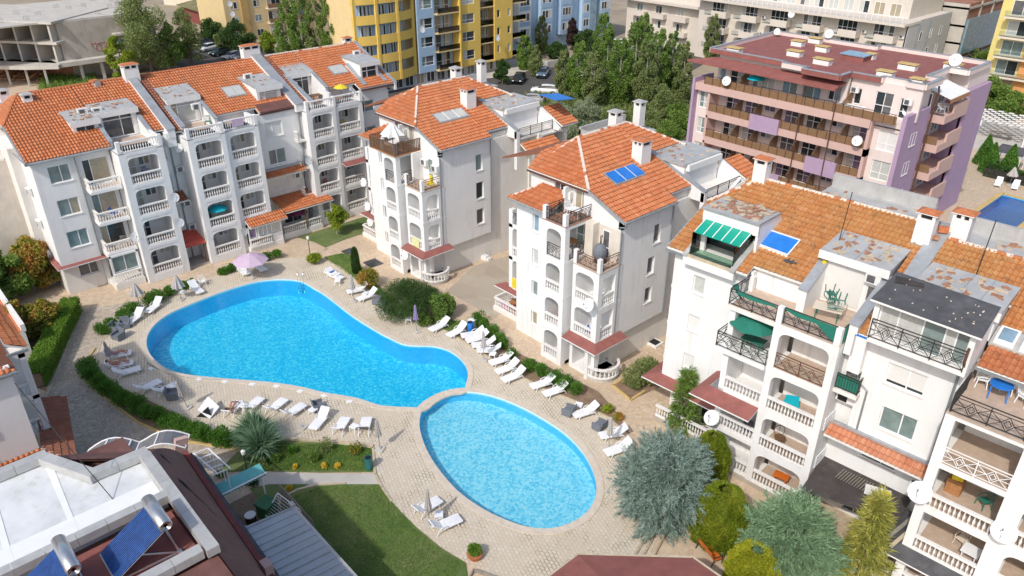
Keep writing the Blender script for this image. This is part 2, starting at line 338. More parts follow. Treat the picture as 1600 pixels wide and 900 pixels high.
# ------------------------------------------------------------------ mesh builder
class MB:
    def __init__(s, ox=0, oy=0, oz=0):
        s.v = []; s.f = []; s.m = []; s.o = (ox, oy, oz); s.mats = []; s.g = []
    def mi(s, mat):
        if mat not in s.mats: s.mats.append(mat)
        return s.mats.index(mat)
    def add(s, vs, fs, mat):
        b = len(s.v); o = s.o; k = s.mi(mat); s.g.append((b, len(s.f)))
        s.v += [(p[0]-o[0], p[1]-o[1], p[2]-o[2]) for p in vs]
        for f in fs: s.f.append([b+i for i in f]); s.m.append(k)
    def box(s, x0, x1, y0, y1, z0, z1, mat):
        if x0 > x1: x0, x1 = x1, x0
        if y0 > y1: y0, y1 = y1, y0
        if z0 > z1: z0, z1 = z1, z0
        s.add([(x0, y0, z0), (x1, y0, z0), (x1, y1, z0), (x0, y1, z0), (x0, y0, z1), (x1, y0, z1), (x1, y1, z1), (x0, y1, z1)],
              [(0, 3, 2, 1), (4, 5, 6, 7), (0, 1, 5, 4), (1, 2, 6, 5), (2, 3, 7, 6), (3, 0, 4, 7)], mat)
    def cbox(s, c, sx, sy, sz, mat, rz=0):
        cs, sn = math.cos(rz), math.sin(rz); vs = []
        for dz in (0, sz):
            for dx, dy in ((-sx/2, -sy/2), (sx/2, -sy/2), (sx/2, sy/2), (-sx/2, sy/2)):
                vs.append((c[0]+dx*cs-dy*sn, c[1]+dx*sn+dy*cs, c[2]+dz))
        s.add(vs, [(0, 3, 2, 1), (4, 5, 6, 7), (0, 1, 5, 4), (1, 2, 6, 5), (2, 3, 7, 6), (3, 0, 4, 7)], mat)
    def poly(s, pts, mat): s.add(pts, [tuple(range(len(pts)))], mat)
    def prism(s, pts, vec, mat, mat2=None):
        n = len(pts); q = [(p[0]+vec[0], p[1]+vec[1], p[2]+vec[2]) for p in pts]
        s.add(list(pts)+q, [tuple(range(n)), tuple(range(2*n-1, n-1, -1))], mat2 or mat)
        s.add(list(pts)+q, [(i, (i+1) % n, n+(i+1) % n, n+i) for i in range(n)], mat)
    def beam(s, a, b, w, h, mat):
        a = Vector(a); b = Vector(b); d = (b-a)
        if d.length < 1e-6: return
        d.normalize(); up = Vector((0, 0, 1)) if abs(d.z) < .95 else Vector((1, 0, 0))
        sd = d.cross(up).normalized(); u2 = sd.cross(d).normalized(); vs = []
        for p in (a, b):
            for i, j in ((-1, -1), (1, -1), (1, 1), (-1, 1)): vs.append(tuple(p+sd*(i*w/2)+u2*(j*h/2)))
        s.add(vs, [(0, 1, 2, 3), (7, 6, 5, 4), (0, 4, 5, 1), (1, 5, 6, 2), (2, 6, 7, 3), (3, 7, 4, 0)], mat)
    def tube(s, pts, r, mat, n=6, cap=True):
        pts = [Vector(p) for p in pts]; rr = r if isinstance(r, (list, tuple)) else [r]*len(pts)
        vs = []; 
        for i, p in enumerate(pts):
            d = (pts[min(i+1, len(pts)-1)]-pts[max(i-1, 0)]).normalized()
            up = Vector((0, 0, 1)) if abs(d.z) < .9 else Vector((1, 0, 0))
            a = d.cross(up).normalized(); b = a.cross(d)
            for k in range(n):
                t = 2*math.pi*k/n; vs.append(tuple(p+a*(math.cos(t)*rr[i])+b*(math.sin(t)*rr[i])))
        fs = [(i*n+k, i*n+(k+1) % n, (i+1)*n+(k+1) % n, (i+1)*n+k) for i in range(len(pts)-1) for k in range(n)]
        if cap: fs += [tuple(range(n)), tuple(range(len(vs)-1, len(vs)-n-1, -1))]
        s.add(vs, fs, mat)
    def lathe(s, c, prof, mat, n=10, cap=True):
        vs = []; m = len(prof)
        for r, z in prof:
            for k in range(n):
                t = 2*math.pi*k/n; vs.append((c[0]+r*math.cos(t), c[1]+r*math.sin(t), c[2]+z))
        fs = [(i*n+k, i*n+(k+1) % n, (i+1)*n+(k+1) % n, (i+1)*n+k) for i in range(m-1) for k in range(n)]
        if cap: fs += [tuple(range(n-1, -1, -1)), tuple(range((m-1)*n, m*n))]
        s.add(vs, fs, mat)
    def ball(s, c, rx, ry, rz, mat, n=8, m=5):
        prof = []
        vs = []; fs = []
        for i in range(m+1):
            t = math.pi*i/m - math.pi/2
            for k in range(n):
                a = 2*math.pi*k/n; vs.append((c[0]+rx*math.cos(t)*math.cos(a), c[1]+ry*math.cos(t)*math.sin(a), c[2]+rz*math.sin(t)))
        fs = [(i*n+k, i*n+(k+1) % n, (i+1)*n+(k+1) % n, (i+1)*n+k) for i in range(m) for k in range(n)]
        s.add(vs, fs, mat)
    def build(s, name, parent=None, smooth=False, loc=None, rz=0):
        me = bpy.data.meshes.new(name); me.from_pydata(s.v, [], s.f)
        for k in s.mats: me.materials.append(MATS[k])
        if len(s.mats) > 1: me.polygons.foreach_set('material_index', s.m)
        if smooth: me.polygons.foreach_set('use_smooth', [True]*len(s.f))
        me.update()
        o = bpy.data.objects.new(name, me); COL.objects.link(o)
        if parent: o.parent = parent
        if loc is not None: o.location = loc
        if rz: o.rotation_euler.z = rz
        return o

def tag(o, label=None, cat=None, group=None, kind=None):
    if label: o['label'] = label
    if cat: o['category'] = cat
    if group: o['group'] = group
    if kind: o['kind'] = kind
    return o
def empty(name, loc=(0, 0, 0), rz=0.0, label=None, cat=None, group=None):
    o = bpy.data.objects.new(name, None); COL.objects.link(o); o.location = loc; o.rotation_euler = (0, 0, rz)
    o.empty_display_size = .3
    return tag(o, label, cat, group)
def clone(o, parent=None):
    c = o.copy(); COL.objects.link(c)
    if parent: c.parent = parent
    for ch in list(o.children): clone(ch, c)
    return c
def place(proto, used, x, y, z, rz, label, group=None, s=1.0):
    "first use moves the prototype itself, later uses are copies"
    o = proto if not used.get(proto.name) else clone(proto)
    used[proto.name] = True
    o.location = (x, y, z); o.rotation_euler[2] = rz; o['label'] = label
    if s != 1.0: o.scale = (s, s, s)
    if group: o['group'] = group
    return o
USED = {}
# ------------------------------------------------------------------ building library
class Bld:
    "a building: local axes x to the right along its front, y into it, z up; coordinates are measured from the site origin turned by yaw"
    def __init__(s, name, ox, oy, yaw, label, cat='apartment building', group=None):
        s.ox, s.oy, s.yaw = ox, oy, yaw
        c, sn = math.cos(yaw), math.sin(yaw)
        s.root = empty(name, (ox*c-oy*sn, ox*sn+oy*c, 0), yaw, label, cat, group)
    def mb(s): return MB(s.ox, s.oy, 0)
    def w(s, x, y, z=0):
        c, sn = math.cos(s.yaw), math.sin(s.yaw); return Vector((x*c-y*sn, x*sn+y*c, z))
    def part(s, mb, name, parent=None, smooth=False):
        if not mb.f: return None
        if name in ('blade_wall', 'gutter', 'balcony_floor', 'divider', 'balcony_slab', 'skylight_bars', 'side_balcony_slab', 'pillar') and len(mb.g) > 1:
            g = mb.g+[(len(mb.v), len(mb.f))]
            for (v0, f0), (v1, f1) in zip(g, g[1:]):
                q = MB(); q.v = mb.v[v0:v1]; q.f = [[i-v0 for i in f] for f in mb.f[f0:f1]]; k = mb.m[f0]; q.mats = mb.mats; q.m = mb.m[f0:f1]; o = q.build(name, parent or s.root, smooth)
            return o
        return mb.build(name, parent or s.root, smooth)

def fb(mb, face, pl, u0, u1, w0, w1, z0, z1, mat):
    "box on a facade: face f looks to -y, r to +x, l to -x, b to +y; w runs into the building"
    if face == 'f': mb.box(u0, u1, pl+w0, pl+w1, z0, z1, mat)
    elif face == 'b': mb.box(u0, u1, pl-w1, pl-w0, z0, z1, mat)
    elif face == 'r': mb.box(pl-w1, pl-w0, u0, u1, z0, z1, mat)
    else: mb.box(pl+w0, pl+w1, u0, u1, z0, z1, mat)

def wall(mb, face, pl, u0, u1, z0, z1, th, ops, mat):
    us = sorted({u0, u1} | {min(max(o[i], u0), u1) for o in ops for i in (0, 1)})
    zs = sorted({z0, z1} | {min(max(o[i], z0), z1) for o in ops for i in (2, 3)})
    for a, b in zip(zs, zs[1:]):
        run = None
        for c, d in zip(us, us[1:]):
            hole = any(o[0]-1e-6 <= c and d <= o[1]+1e-6 and o[2]-1e-6 <= a and b <= o[3]+1e-6 for o in ops)
            if hole:
                if run: fb(mb, face, pl, run[0], run[1], 0, th, a, b, mat); run = None
            else: run = [run[0], d] if run else [c, d]
        if run: fb(mb, face, pl, run[0], run[1], 0, th, a, b, mat)

GL = ['glass_dark', 'glass_curtain', 'glass_green', 'glass_curtain', 'glass_beige', 'glass_dark', 'glass_smoke', 'glass_green']
def window(B, face, pl, u0, u1, z0, z1, split=(.5,), rec=.10, gl=None, sill=True, door=False, frame='pvc', name='window', trans=(), shutter=0.0):
    "frame with mullions, panes as a child"
    m = B.mb(); p = B.mb(); w = .065
    fb(m, face, pl, u0, u1, rec, rec+.06, z0, z0+w, frame); fb(m, face, pl, u0, u1, rec, rec+.06, z1-w, z1, frame)
    fb(m, face, pl, u0, u0+w, rec, rec+.06, z0+w, z1-w, frame); fb(m, face, pl, u1-w, u1, rec, rec+.06, z0+w, z1-w, frame)
    for t in split:
        x = u0+(u1-u0)*t; fb(m, face, pl, x-w/2, x+w/2, rec-.005, rec+.055, z0+w, z1-w, frame)
    for t in trans:
        z = z0+(z1-z0)*t; fb(m, face, pl, u0+w, u1-w, rec-.003, rec+.05, z-w/2, z+w/2, frame)
    if sill: fb(m, face, pl, u0-.06, u1+.06, -.06, rec+.01, z0-.05, z0-.005, 'plaster_warm')
    o = B.part(m, name)
    es = [u0+w]+[u0+(u1-u0)*t for t in split]+[u1-w]
    for a, b in zip(es, es[1:]):
        g = gl if isinstance(gl, str) else (random.choice(gl) if gl else random.choice(GL))
        fb(p, face, pl, a, b, rec+.03, rec+.045, z0+w, z1-w, g)
    if shutter: fb(p, face, pl, u0+w, u1-w, rec+.012, rec+.026, z1-w-(z1-z0-2*w)*shutter, z1-w, 'shutter')
    B.part(p, 'pane', o)
    return o

BAL = [(.045, 0), (.045, .04), (.028, .09), (.062, .22), (.055, .30), (.026, .44), (.026, .52), (.045, .56), (.045, .60)]
def balustrade(B, a, b, z, h=.9, mat='baluster_white', sp=.20, name='balustrade', parent=None, mb=None, n=6):
    m = mb or B.mb(); a = Vector((a[0], a[1], z)); b = Vector((b[0], b[1], z)); L = (b-a).length
    m.beam(a+Vector((0, 0, .06)), b+Vector((0, 0, .06)), .16, .12, mat)
    m.beam(a+Vector((0, 0, h-.06)), b+Vector((0, 0, h-.06)), .20, .12, mat)
    k = max(1, int(L/sp)); hh = h-.24; sc = hh/.60
    for i in range(k):
        p = a.lerp(b, (i+.5)/k); m.lathe((p.x, p.y, z+.12), [(r, zz*sc) for r, zz in BAL], mat, n, False)
    return None if mb else B.part(m, name, parent)

def iron_rail(B, a, b, z, h=.95, mat='iron', name='railing', style='diamond', mb=None):
    m = mb or B.mb(); a = Vector((a[0], a[1], z)); b = Vector((b[0], b[1], z)); L = (b-a).length; d = (b-a)/L; up = Vector((0, 0, 1))
    t = .035
    m.beam(a+up*h, b+up*h, .05, .04, mat); m.beam(a+up*.1, b+up*.1, t, t, mat); m.beam(a+up*(h-.16), b+up*(h-.16), t*.8, t*.8, mat)
    k = max(1, round(L/1.45))
    for i in range(k+1):
        p = a.lerp(b, i/k); m.beam(p, p+up*h, .045, .045, mat)
    if style == 'bars':
        q = int(L/.13)
        for i in range(1, q): p = a.lerp(b, i/q); m.beam(p+up*.1, p+up*h, .022, .022, mat)
        return None if mb else B.part(m, name)
    for i in range(k):
        p = a.lerp(b, i/k); q = a.lerp(b, (i+1)/k); c = (p+q)/2; w = (q-p).length
        z0, z1 = .1, h-.16; zc = (z0+z1)/2
        if style == 'diamond':
            for s, hw in ((1, .26), (.55, .15)):
                pts = [c+up*(zc+(z1-z0)*.5*s), c+d*hw+up*zc, c+up*(zc-(z1-z0)*.5*s), c-d*hw+up*zc]
                for u in range(4): m.beam(pts[u], pts[(u+1) % 4], t*.8, t*.8, mat)
            for e, sg in ((p, -1), (q, 1)):
                m.beam(e+up*z0, c+d*(sg*.26)+up*zc, t*.7, t*.7, mat); m.beam(e+up*z1, c+d*(sg*.26)+up*zc, t*.7, t*.7, mat)
                m.beam(e+up*zc, c+d*(sg*.26)+up*zc, t*.7, t*.7, mat)
        else:   # scrolls
            for kx in range(4):
                cc = p.lerp(q, (kx+.5)/4); r = min(w/9, (z1-z0)/2.3)
                for zz, rr in ((zc+.13, r), (zc-.16, r*.8)):
                    pts = [cc+d*(rr*math.cos(tt*.7))+up*(zz+rr*math.sin(tt*.7)) for tt in range(10)]
                    m.tube(pts, .014, mat, 3, False)
                m.beam(cc+up*z0, cc+up*z1, .018, .018, mat)
    return None if mb else B.part(m, name)

def arch(mb, x0, x1, y0, y1, zt, r, mat, n=5):
    "rounded top corners of an opening"
    for s, xc in ((1, x0), (-1, x1)):
        pts = [(xc, y0, zt)]
        for i in range(n+1):
            t = math.pi/2*i/n
            pts.append((xc+s*(r-r*math.cos(t)), y0, zt-r+r*math.sin(t)))
        mb.prism(pts, (0, y1-y0, 0), mat)
def arch_r(mb, pl, y0, y1, x0, x1, zt, r, mat, n=5):
    for s, yc in ((1, y0), (-1, y1)):
        pts = [(x0, yc, zt)]
        for i in range(n+1):
            t = math.pi/2*i/n; pts.append((x0, yc+s*(r-r*math.cos(t)), zt-r+r*math.sin(t)))
        mb.prism(pts, (x1-x0, 0, 0), mat)

def tile_roof(B, poly, mat='tiles', name='roof', parent=None, cw=.26, cl=.40, th=.10, amp=.085, under='plaster_warm', mb_parent=None):
    "real barrel tiles laid on a convex planar polygon (site coordinates), clipped to its outline"
    P = [Vector(p) for p in poly]
    n = (P[1]-P[0]).cross(P[2]-P[0]).normalized()
    if n.z < 0: n = -n
    s = Vector((n.x*n.z, n.y*n.z, -(n.x*n.x+n.y*n.y))).normalized()     # down the slope
    a = s.cross(n).normalized(); o = P[0]
    A = [(p-o).dot(a) for p in P]; Sx = [(p-o).dot(s) for p in P]
    a0, a1, s0, s1 = min(A)-.02, max(A)+.02, min(Sx)-.02, max(Sx)+.02
    nc = int(math.ceil((a1-a0)/cw)); nr = int(math.ceil((s1-s0)/cl)); s0 = s1-nr*cl
    prof = [(0, 0.0), (.16, .55), (.34, 1.0), (.56, 1.0), (.74, .55), (.90, 0)]
    aa = [(k+f)*cw+a0 for k in range(nc) for f, _ in prof]; hh = [h for k in range(nc) for _, h in prof]
    bm = bmesh.new(); uvl = bm.loops.layers.uv.new('UVMap'); off = random.randint(0, 400)
    ox, oy = (B.ox, B.oy) if B else (0, 0)
    O = o-Vector((ox, oy, 0))
    for r in range(nr):
        sa, sb = s0+r*cl, s0+(r+1)*cl
        v0 = [bm.verts.new(O+a*x+s*sa+n*(h*amp+.008)) for x, h in zip(aa, hh)]
        v1 = [bm.verts.new(O+a*x+s*sb+n*(h*amp*1.12+.065)) for x, h in zip(aa, hh)]
        for i in range(len(aa)-1):
            f = bm.faces.new((v0[i], v0[i+1], v1[i+1], v1[i])); k = i//len(prof)
            for l, (uu, vv) in zip(f.loops, ((.2, .1), (.8, .1), (.8, .9), (.2, .9))): l[uvl].uv = (k+uu+off, r+vv)
        v2 = [bm.verts.new(O+a*x+s*sb+n*(h*amp+.004)) for x, h in zip(aa, hh)]
        for i in range(len(aa)-1):
            f = bm.faces.new((v1[i], v1[i+1], v2[i+1], v2[i])); k = i//len(prof)
            for l, (uu, vv) in zip(f.loops, ((.2, .8), (.8, .8), (.8, .9), (.2, .9))): l[uvl].uv = (k+uu+off, r+vv)
    cen = sum(P, Vector())/len(P)
    for i in range(len(P)):
        p, q = P[i], P[(i+1) % len(P)]
        e = (q-p).cross(n).normalized()
        if e.dot(cen-p) > 0: e = -e
        bmesh.ops.bisect_plane(bm, geom=bm.verts[:]+bm.edges[:]+bm.faces[:], plane_co=p-Vector((ox, oy, 0)), plane_no=e, clear_outer=True)
    # underside board
    top = [bm.verts.new(p-Vector((ox, oy, 0))) for p in P]; bot = [bm.verts.new(p-Vector((ox, oy, 0))-Vector((0, 0, th))) for p in P]
    fs = [bm.faces.new(top), bm.faces.new(bot[::-1])]+[bm.faces.new((top[i], top[(i+1) % len(P)], bot[(i+1) % len(P)], bot[i])) for i in range(len(P))]
    for f in fs: f.material_index = 1
    me = bpy.data.meshes.new(name); bm.to_mesh(me); bm.free()
    me.materials.append(MATS[mat]); me.materials.append(MATS[under])
    ob = bpy.data.objects.new(name, me); COL.objects.link(ob)
    ob.parent = parent or (B.root if B else None)
    return ob

def ridge(B, a, b, mat='caulk_pink', r=.13, name='ridge_tiles', mat2='terracotta'):
    m = B.mb(); a = Vector(a); b = Vector(b); L = (b-a).length; k = max(1, int(L/.38))
    for i in range(k):
        p = a.lerp(b, i/k); q = a.lerp(b, (i+.93)/k)
        m.tube([p, q], [r*.85, r], mat if i % 2 or mat2 is None else (mat if random.random() < .6 else mat2), 6)
    return B.part(m, name)

def debris(mb, x0, x1, y0, y1, zf, n, mat='tile_debris', s=.3):
    for i in range(n):
        x, y = random.uniform(x0, x1), random.uniform(y0, y1); z = zf(x, y)
        mb.cbox((x, y, z), random.uniform(.4, 1)*s*1.5, random.uniform(.4, 1)*s, .03+random.random()*.03, random.choice([mat, mat, mat if mat == 'caulk_pink' else 'sand', 'curb']), random.uniform(-.5, .5)+random.choice([0, 1.57]))

def chimney(B, x, y, z0, w=.7, d=.6, h=1.3, name='chimney', double=False, cap='terracotta'):
    m = B.mb(); m.box(x-w/2, x+w/2, y-d/2, y+d/2, z0, z0+h-.35, 'white_paint')
    m.box(x-w/2-.07, x+w/2+.07, y-d/2-.07, y+d/2+.07, z0-.05, z0+.18, 'zinc')
    t = z0+h-.35
    for sx in (-1, 0, 1) if w > .9 else (-1, 1):
        for sy in (-1, 1): m.box(x+sx*(w/2-.08)-.08, x+sx*(w/2-.08)+.08, y+sy*(d/2-.08)-.08, y+sy*(d/2-.08)+.08, t, t+.28, 'white_paint')
    m.box(x-w/2+.12, x+w/2-.12, y-d/2+.12, y+d/2-.12, t, t+.27, 'black')
    m.box(x-w/2-.10, x+w/2+.10, y-d/2-.10, y+d/2+.10, t+.28, t+.34, 'white_paint')
    o = B.part(m, name); c = B.mb(); z = t+.34
    X0, X1, Y0, Y1 = x-w/2-.12, x+w/2+.12, y-d/2-.12, y+d/2+.12
    c.add([(X0, Y0, z), (X1, Y0, z), (X1, Y1, z), (X0, Y1, z), (x-w/5, y, z+.17), (x+w/5, y, z+.17)], [(0, 1, 5, 4), (1, 2, 5), (2, 3, 4, 5), (3, 0, 4), (3, 2, 1, 0)], cap)
    B.part(c, 'chimney_cap', o); return o

def ac_unit(B, face, pl, u, z, name='air_conditioner'):
    m = B.mb(); fb(m, face, pl, u-.4, u+.4, -.36, -.06, z, z+.55, 'ac_white')
    fb(m, face, pl, u-.3, u+.12, -.375, -.36, z+.07, z+.48, 'glass_smoke')
    fb(m, face, pl, u-.3, u-.25, -.3, 0, z-.05, z, 'ac_white'); fb(m, face, pl, u+.25, u+.3, -.3, 0, z-.05, z, 'ac_white')
    return B.part(m, name)

def dish(B, x, y, z, aim=(0.25, -1, .35), r=.42, arm=(0, .5, 0), name='satellite_dish'):
    m = B.mb(); d = Vector(aim).normalized(); up = Vector((0, 0, 1)); a = d.cross(up).normalized(); b = a.cross(d)
    c = Vector((x, y, z)); vs = [tuple(c)]; n = 16
    for rr, dd in ((.55, .04), (1, .13)):
        for k in range(n):
            t = 2*math.pi*k/n; vs.append(tuple(c+a*(math.cos(t)*r*rr)+b*(math.sin(t)*r*rr)+d*(dd*r*1.3)))
    fs = [(0, 1+k, 1+(k+1) % n) for k in range(n)]+[(1+k, 1+n+k, 1+n+(k+1) % n, 1+(k+1) % n) for k in range(n)]
    m.add(vs, fs, 'dish'); m.add([tuple(Vector(v)-d*.015) for v in vs], fs, 'dish')
    m.beam(c-b*r*.8, c+d*r*1.1-b*.05, .02, .02, 'pipe_grey'); m.cbox(tuple(c+d*r*1.1-Vector((0, 0, .05))), .07, .07, .1, 'pipe_grey')
    m.beam(c, c+Vector(arm), .04, .04, 'pipe_grey')
    return B.part(m, name, None, True)

def pipe(B, pts, mat='pipe_grey', r=.055, name='drainpipe'):
    m = B.mb(); m.tube(pts, r, mat, 6); return B.part(m, name)

def dormer(B, x0, x1, yf, zf, zt, yb, zb, slope, wins=(), gl=None, ov=.25, sink=1.6, deb=14, zbase=None, roofm='lead'):
    "box dormer: front wall at yf from zf to zt, roof rising back to (yb, zb); wins = list of (u0,u1,z0,z1,split,trans)"
    m = B.mb(); th = .16
    wall(m, 'f', yf, x0, x1, zf, zt-.12, th, [(w[0], w[1], w[2], w[3]) for w in wins], 'plaster')
    for xa, xb in ((x0, x0+.15), (x1-.15, x1)):
        m.prism([(xa, yf+th, zf), (xa, yb, zb-sink), (xa, yb, zb-.12), (xa, yf+th, zt-.12)], (xb-xa, 0, 0), 'plaster')
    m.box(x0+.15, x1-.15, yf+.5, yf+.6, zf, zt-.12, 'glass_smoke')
    d = B.part(m, 'dormer')
    r = B.mb()
    A, Bp = (yf-ov, zt-.12-(zb-zt)/(yb-yf)*ov), (yb, zb-.12)
    r.prism([(x0-.15, A[0], A[1]), (x1+.15, A[0], A[1]), (x1+.15, Bp[0], Bp[1]), (x0-.15, Bp[0], Bp[1])], (0, 0, .12), 'zinc', roofm)
    r.box(x0-.17, x1+.17, A[0]-.03, A[0], A[1]-.34, A[1]+.14, 'white_paint')
    zfn = lambda x, y: A[1]+.12+(y-A[0])*(Bp[1]-A[1])/(Bp[0]-A[0])
    for k in range(1, 4): x = x0+(x1-x0)*k/4; r.beam((x, A[0], A[1]+.13), (x, Bp[0], Bp[1]+.13), .03, .03, 'zinc')
    debris(r, x0+.2, x1-.3, A[0]+.3, yb-.2, zfn, deb)
    B.part(r, 'dormer_roof', d)
    for w in wins:
        o = window(B, 'f', yf, *w[:4], split=w[4], trans=w[5], rec=.05, gl=gl, sill=False)
    return d

def cheek(B, xa, xb, ya, za, yb, zb, zbot, name='parapet'):
    "sloping side parapet with a zinc cap, from (ya,za) up to (yb,zb)"
    m = B.mb(); m.prism([(xa, ya, zbot), (xa, yb, zbot), (xa, yb, zb), (xa, ya, za)], (xb-xa, 0, 0), 'plaster')
    c = [(xa-.05, ya-.06, za-.02), (xa-.05, yb, zb), (xa-.05, yb, zb+.06), (xa-.05, ya-.06, za+.05)]
    m.prism(c, (xb-xa+.10, 0, 0), 'zinc')
    return B.part(m, name)

def skylight(B, x0, x1, y0, y1, pl, mat='glass_sky', split=2, name='skylight', fr='zinc'):
    "pl(x,y) -> z of the roof plane"
    m = B.mb(); c = [(x0, y0), (x1, y0), (x1, y1), (x0, y1)]; q = [Vector((x, y, pl(x, y)-.05)) for x, y in c]
    m.prism([tuple(v) for v in q], (0, 0, .23), fr); o = B.part(m, name); p = B.mb()
    for k in range(split):
        xa = x0+.08+(x1-x0-.16)*k/split+.03; xb = x0+.08+(x1-x0-.16)*(k+1)/split-.03
        p.prism([(x, y, pl(x, y)+.185) for x, y in ((xa, y0+.1), (xb, y0+.1), (xb, y1-.1), (xa, y1-.1))], (0, 0, .015), mat)
    B.part(p, 'pane', o); return o

def door_win(B, face, pl, u0, u1, zf, h=2.1, gl=None, **k):
    return window(B, face, pl, u0, u1, zf+.02, zf+h, split=k.get('split', (.5,)), trans=(.42,), rec=.04, gl=gl, sill=False, name='balcony_door')
# ------------------------------------------------------------------ the long row on the left (front looks to +X)
B1 = Bld('apartment_row', 29, 73, R(90), 'long white apartment row with orange roofs and arched balconies left of the pool')
FL = [.65, 3.5, 6.35, 9.2, 12.05]
B1W = lambda x, y, z=0: B1.w(x, y, z)
def loggias(B, x0, x1, o0, o1, yf, yb, fl, tops, rails=None, mat='plaster', doors=True, arch_r_=.42, floor0=True, gl=None, slabmat='plaster_warm', skip=(), topmat='baluster_white'):
    """stack of arched loggias: outer x0..x1, opening o0..o1, front yf, back yb; fl = floor levels, last one the terrace"""
    m = B.mb(); n = len(fl)-1; zt = fl[-1]
    m.box(x0, o0, yf, yb, 0, zt, mat); m.box(o1, x1, yf, yb, 0, zt, mat)      # side walls with the pier fronts
    m.box(o0, o1, yb-.02, yb+.1, 0, zt-.3, mat)
    for i, z in enumerate(fl):
        zb = max(0, z-.28) if i else 0
        m.box(o0, o1, yf-.02, yb-.02, zb, z-.004, mat)
        if i:
            m.box(o0, o1, yf+.02, yf+.24, z-.55, z-.28, mat)
            arch(m, o0, o1, yf+.0, yf+.24, z-.55, arch_r_, mat)
    B.part(m, 'loggia')
    f = B.mb()
    for i, z in enumerate(fl[:-1]): f.box(o0+.01, o1-.01, yf+.05, yb-.03, z-.003, z+.012, 'terrace_tile')
    B.part(f, 'balcony_floor')
    for i, z in enumerate(fl[:-1]):
        if i in skip: continue
        st = (rails or {}).get(i, 'white')
        if st == 'white': balustrade(B, (o0, yf+.10), (o1, yf+.10), z, .92)
        elif st: iron_rail(B, (o0, yf+.08), (o1, yf+.08), z, .95, 'iron_rust' if st != 'iron' else 'iron', style=('scroll' if st == 'scroll' else 'diamond'))
    if doors:
        for i, z in enumerate(fl[:-1]):
            w = o1-o0; ds = window(B, 'f', yb-.04, o0+.12, o0+.12+w*.42, z+.02, z+2.12, split=(.5,), trans=(.42,), rec=-.03, sill=False, name='balcony_door', gl=gl)
            if random.random() < .8: window(B, 'f', yb-.04, o0+w*.56, o1-.15, z+.9, z+2.1, split=(.5,), rec=-.03, sill=False, gl=gl)
    return m

def recess_back(B, x0, x1, y, z0, z1, mat='plaster', th=.25, ops=()):
    m = B.mb(); wall(m, 'f', y, x0, x1, z0, z1, th, list(ops), mat); return B.part(m, 'wall')

# main bodies behind the facades
m = B1.mb()
m.box(11.6, 22.4, 70.4, 84, 0, 12.0, 'plaster_warm'); m.box(22.4, 35.2, 70.4, 84, 0, 12.0, 'plaster_warm'); m.box(35.2, 46.2, 70.9, 84, 0, 12.0, 'plaster_warm')
m.box(10.6, 11.6, 73, 82, 0, 12.6, 'plaster_warm')                        # left side bay
m.prism([(11.6, 70.4, 12.0), (11.6, 77.3, 12.0), (11.6, 77.3, 14.9), (11.6, 70.4, 12.4)], (.1, 0, 0), 'plaster')
m.prism([(46.1, 70.4, 12.0), (46.1, 84.3, 12.0), (46.1, 77.3, 15.4), (46.1, 70.4, 12.5)], (.1, 0, 0), 'plaster')
B1.part(m, 'main_body')
# section one
W1 = [(12.35, 14.0, 10.15, 11.6), (12.35, 14.0, 7.25, 8.7), (12.35, 14.0, 4.35, 5.85)]
m = B1.mb(); wall(m, 'f', 69.3, 11.3, 14.55, 3.0, 12.25, .3, W1, 'plaster'); m.box(11.3, 11.6, 69.6, 84, 3.0, 12.3, 'plaster')
m.box(11.3, 14.55, 69.6, 70.4, 3.0, 3.15, 'plaster')
B1.part(m, 'wall')
for w in W1: window(B1, 'f', 69.3, *w, split=(.56,), gl=['glass_green', 'glass_green', 'glass_beige'])
GWIN = (12.6, 14.2, 1.35, 2.7)
m = B1.mb(); wall(m, 'f', 69.85, 11.7, 14.6, 0, 3.0, .3, [GWIN], 'plaster_warm'); m.box(11.4, 11.7, 69.85, 84, 0, 3.0, 'plaster_warm'); B1.part(m, 'ground_floor_wall')
window(B1, 'f', 69.85, *GWIN, split=(.56,), gl='glass_smoke')
m = B1.mb(); m.prism([(10.9, 68.9, 2.82), (14.9, 68.9, 2.82), (14.9, 69.8, 3.05), (11.5, 69.8, 3.05)], (0, 0, .09), 'white_paint', 'bitumen_red')
m.prism([(10.9, 68.9, 2.82), (11.5, 69.8, 3.05), (11.5, 76, 3.05), (10.9, 76, 2.82)], (0, 0, .088), 'white_paint', 'bitumen_red'); B1.part(m, 'canopy')
# protruding small balconies
opsb = [(15.0, 17.05, z+.05, z+2.3) for z in FL[1:4]]
m = B1.mb(); wall(m, 'f', 69.5, 14.55, 17.3, 3.0, 12.2, .25, opsb, 'plaster'); wall(m, 'f', 69.5, 14.55, 17.3, 0, 3.0, .25, [(14.9, 17.1, .7, 2.6)], 'plaster')
B1.part(m, 'wall')
for z in FL[1:4]:
    window(B1, 'f', 69.5, 15.0, 17.05, z+.05, z+2.3, split=(.30,), trans=(), rec=.12, sill=False, name='balcony_door', gl=['glass_dark', 'glass_green', 'glass_beige'])
    m = B1.mb(); m.box(14.75, 17.25, 67.95, 69.5, z-.25, z, 'white_paint'); m.box(14.95, 17.2, 68.15, 69.45, z, z+.012, 'terrace_tile'); B1.part(m, 'balcony_slab')
    m = B1.mb(); balustrade(B1, (14.85, 68.08), (17.2, 68.08), z, .9, mb=m); balustrade(B1, (14.85, 68.2), (14.85, 69.45), z, .9, mb=m); B1.part(m, 'balustrade')
m = B1.mb(); m.box(14.7, 17.2, 67.75, 69.5, 0, .6, 'plaster_warm'); m.box(14.75, 14.9, 67.9, 68.05, .6, 3.25, 'pvc'); m.box(17.0, 17.15, 67.9, 68.05, .6, 3.25, 'pvc'); m.box(14.75, 17.15, 67.9, 69.5, 3.1, 3.25, 'white_paint')
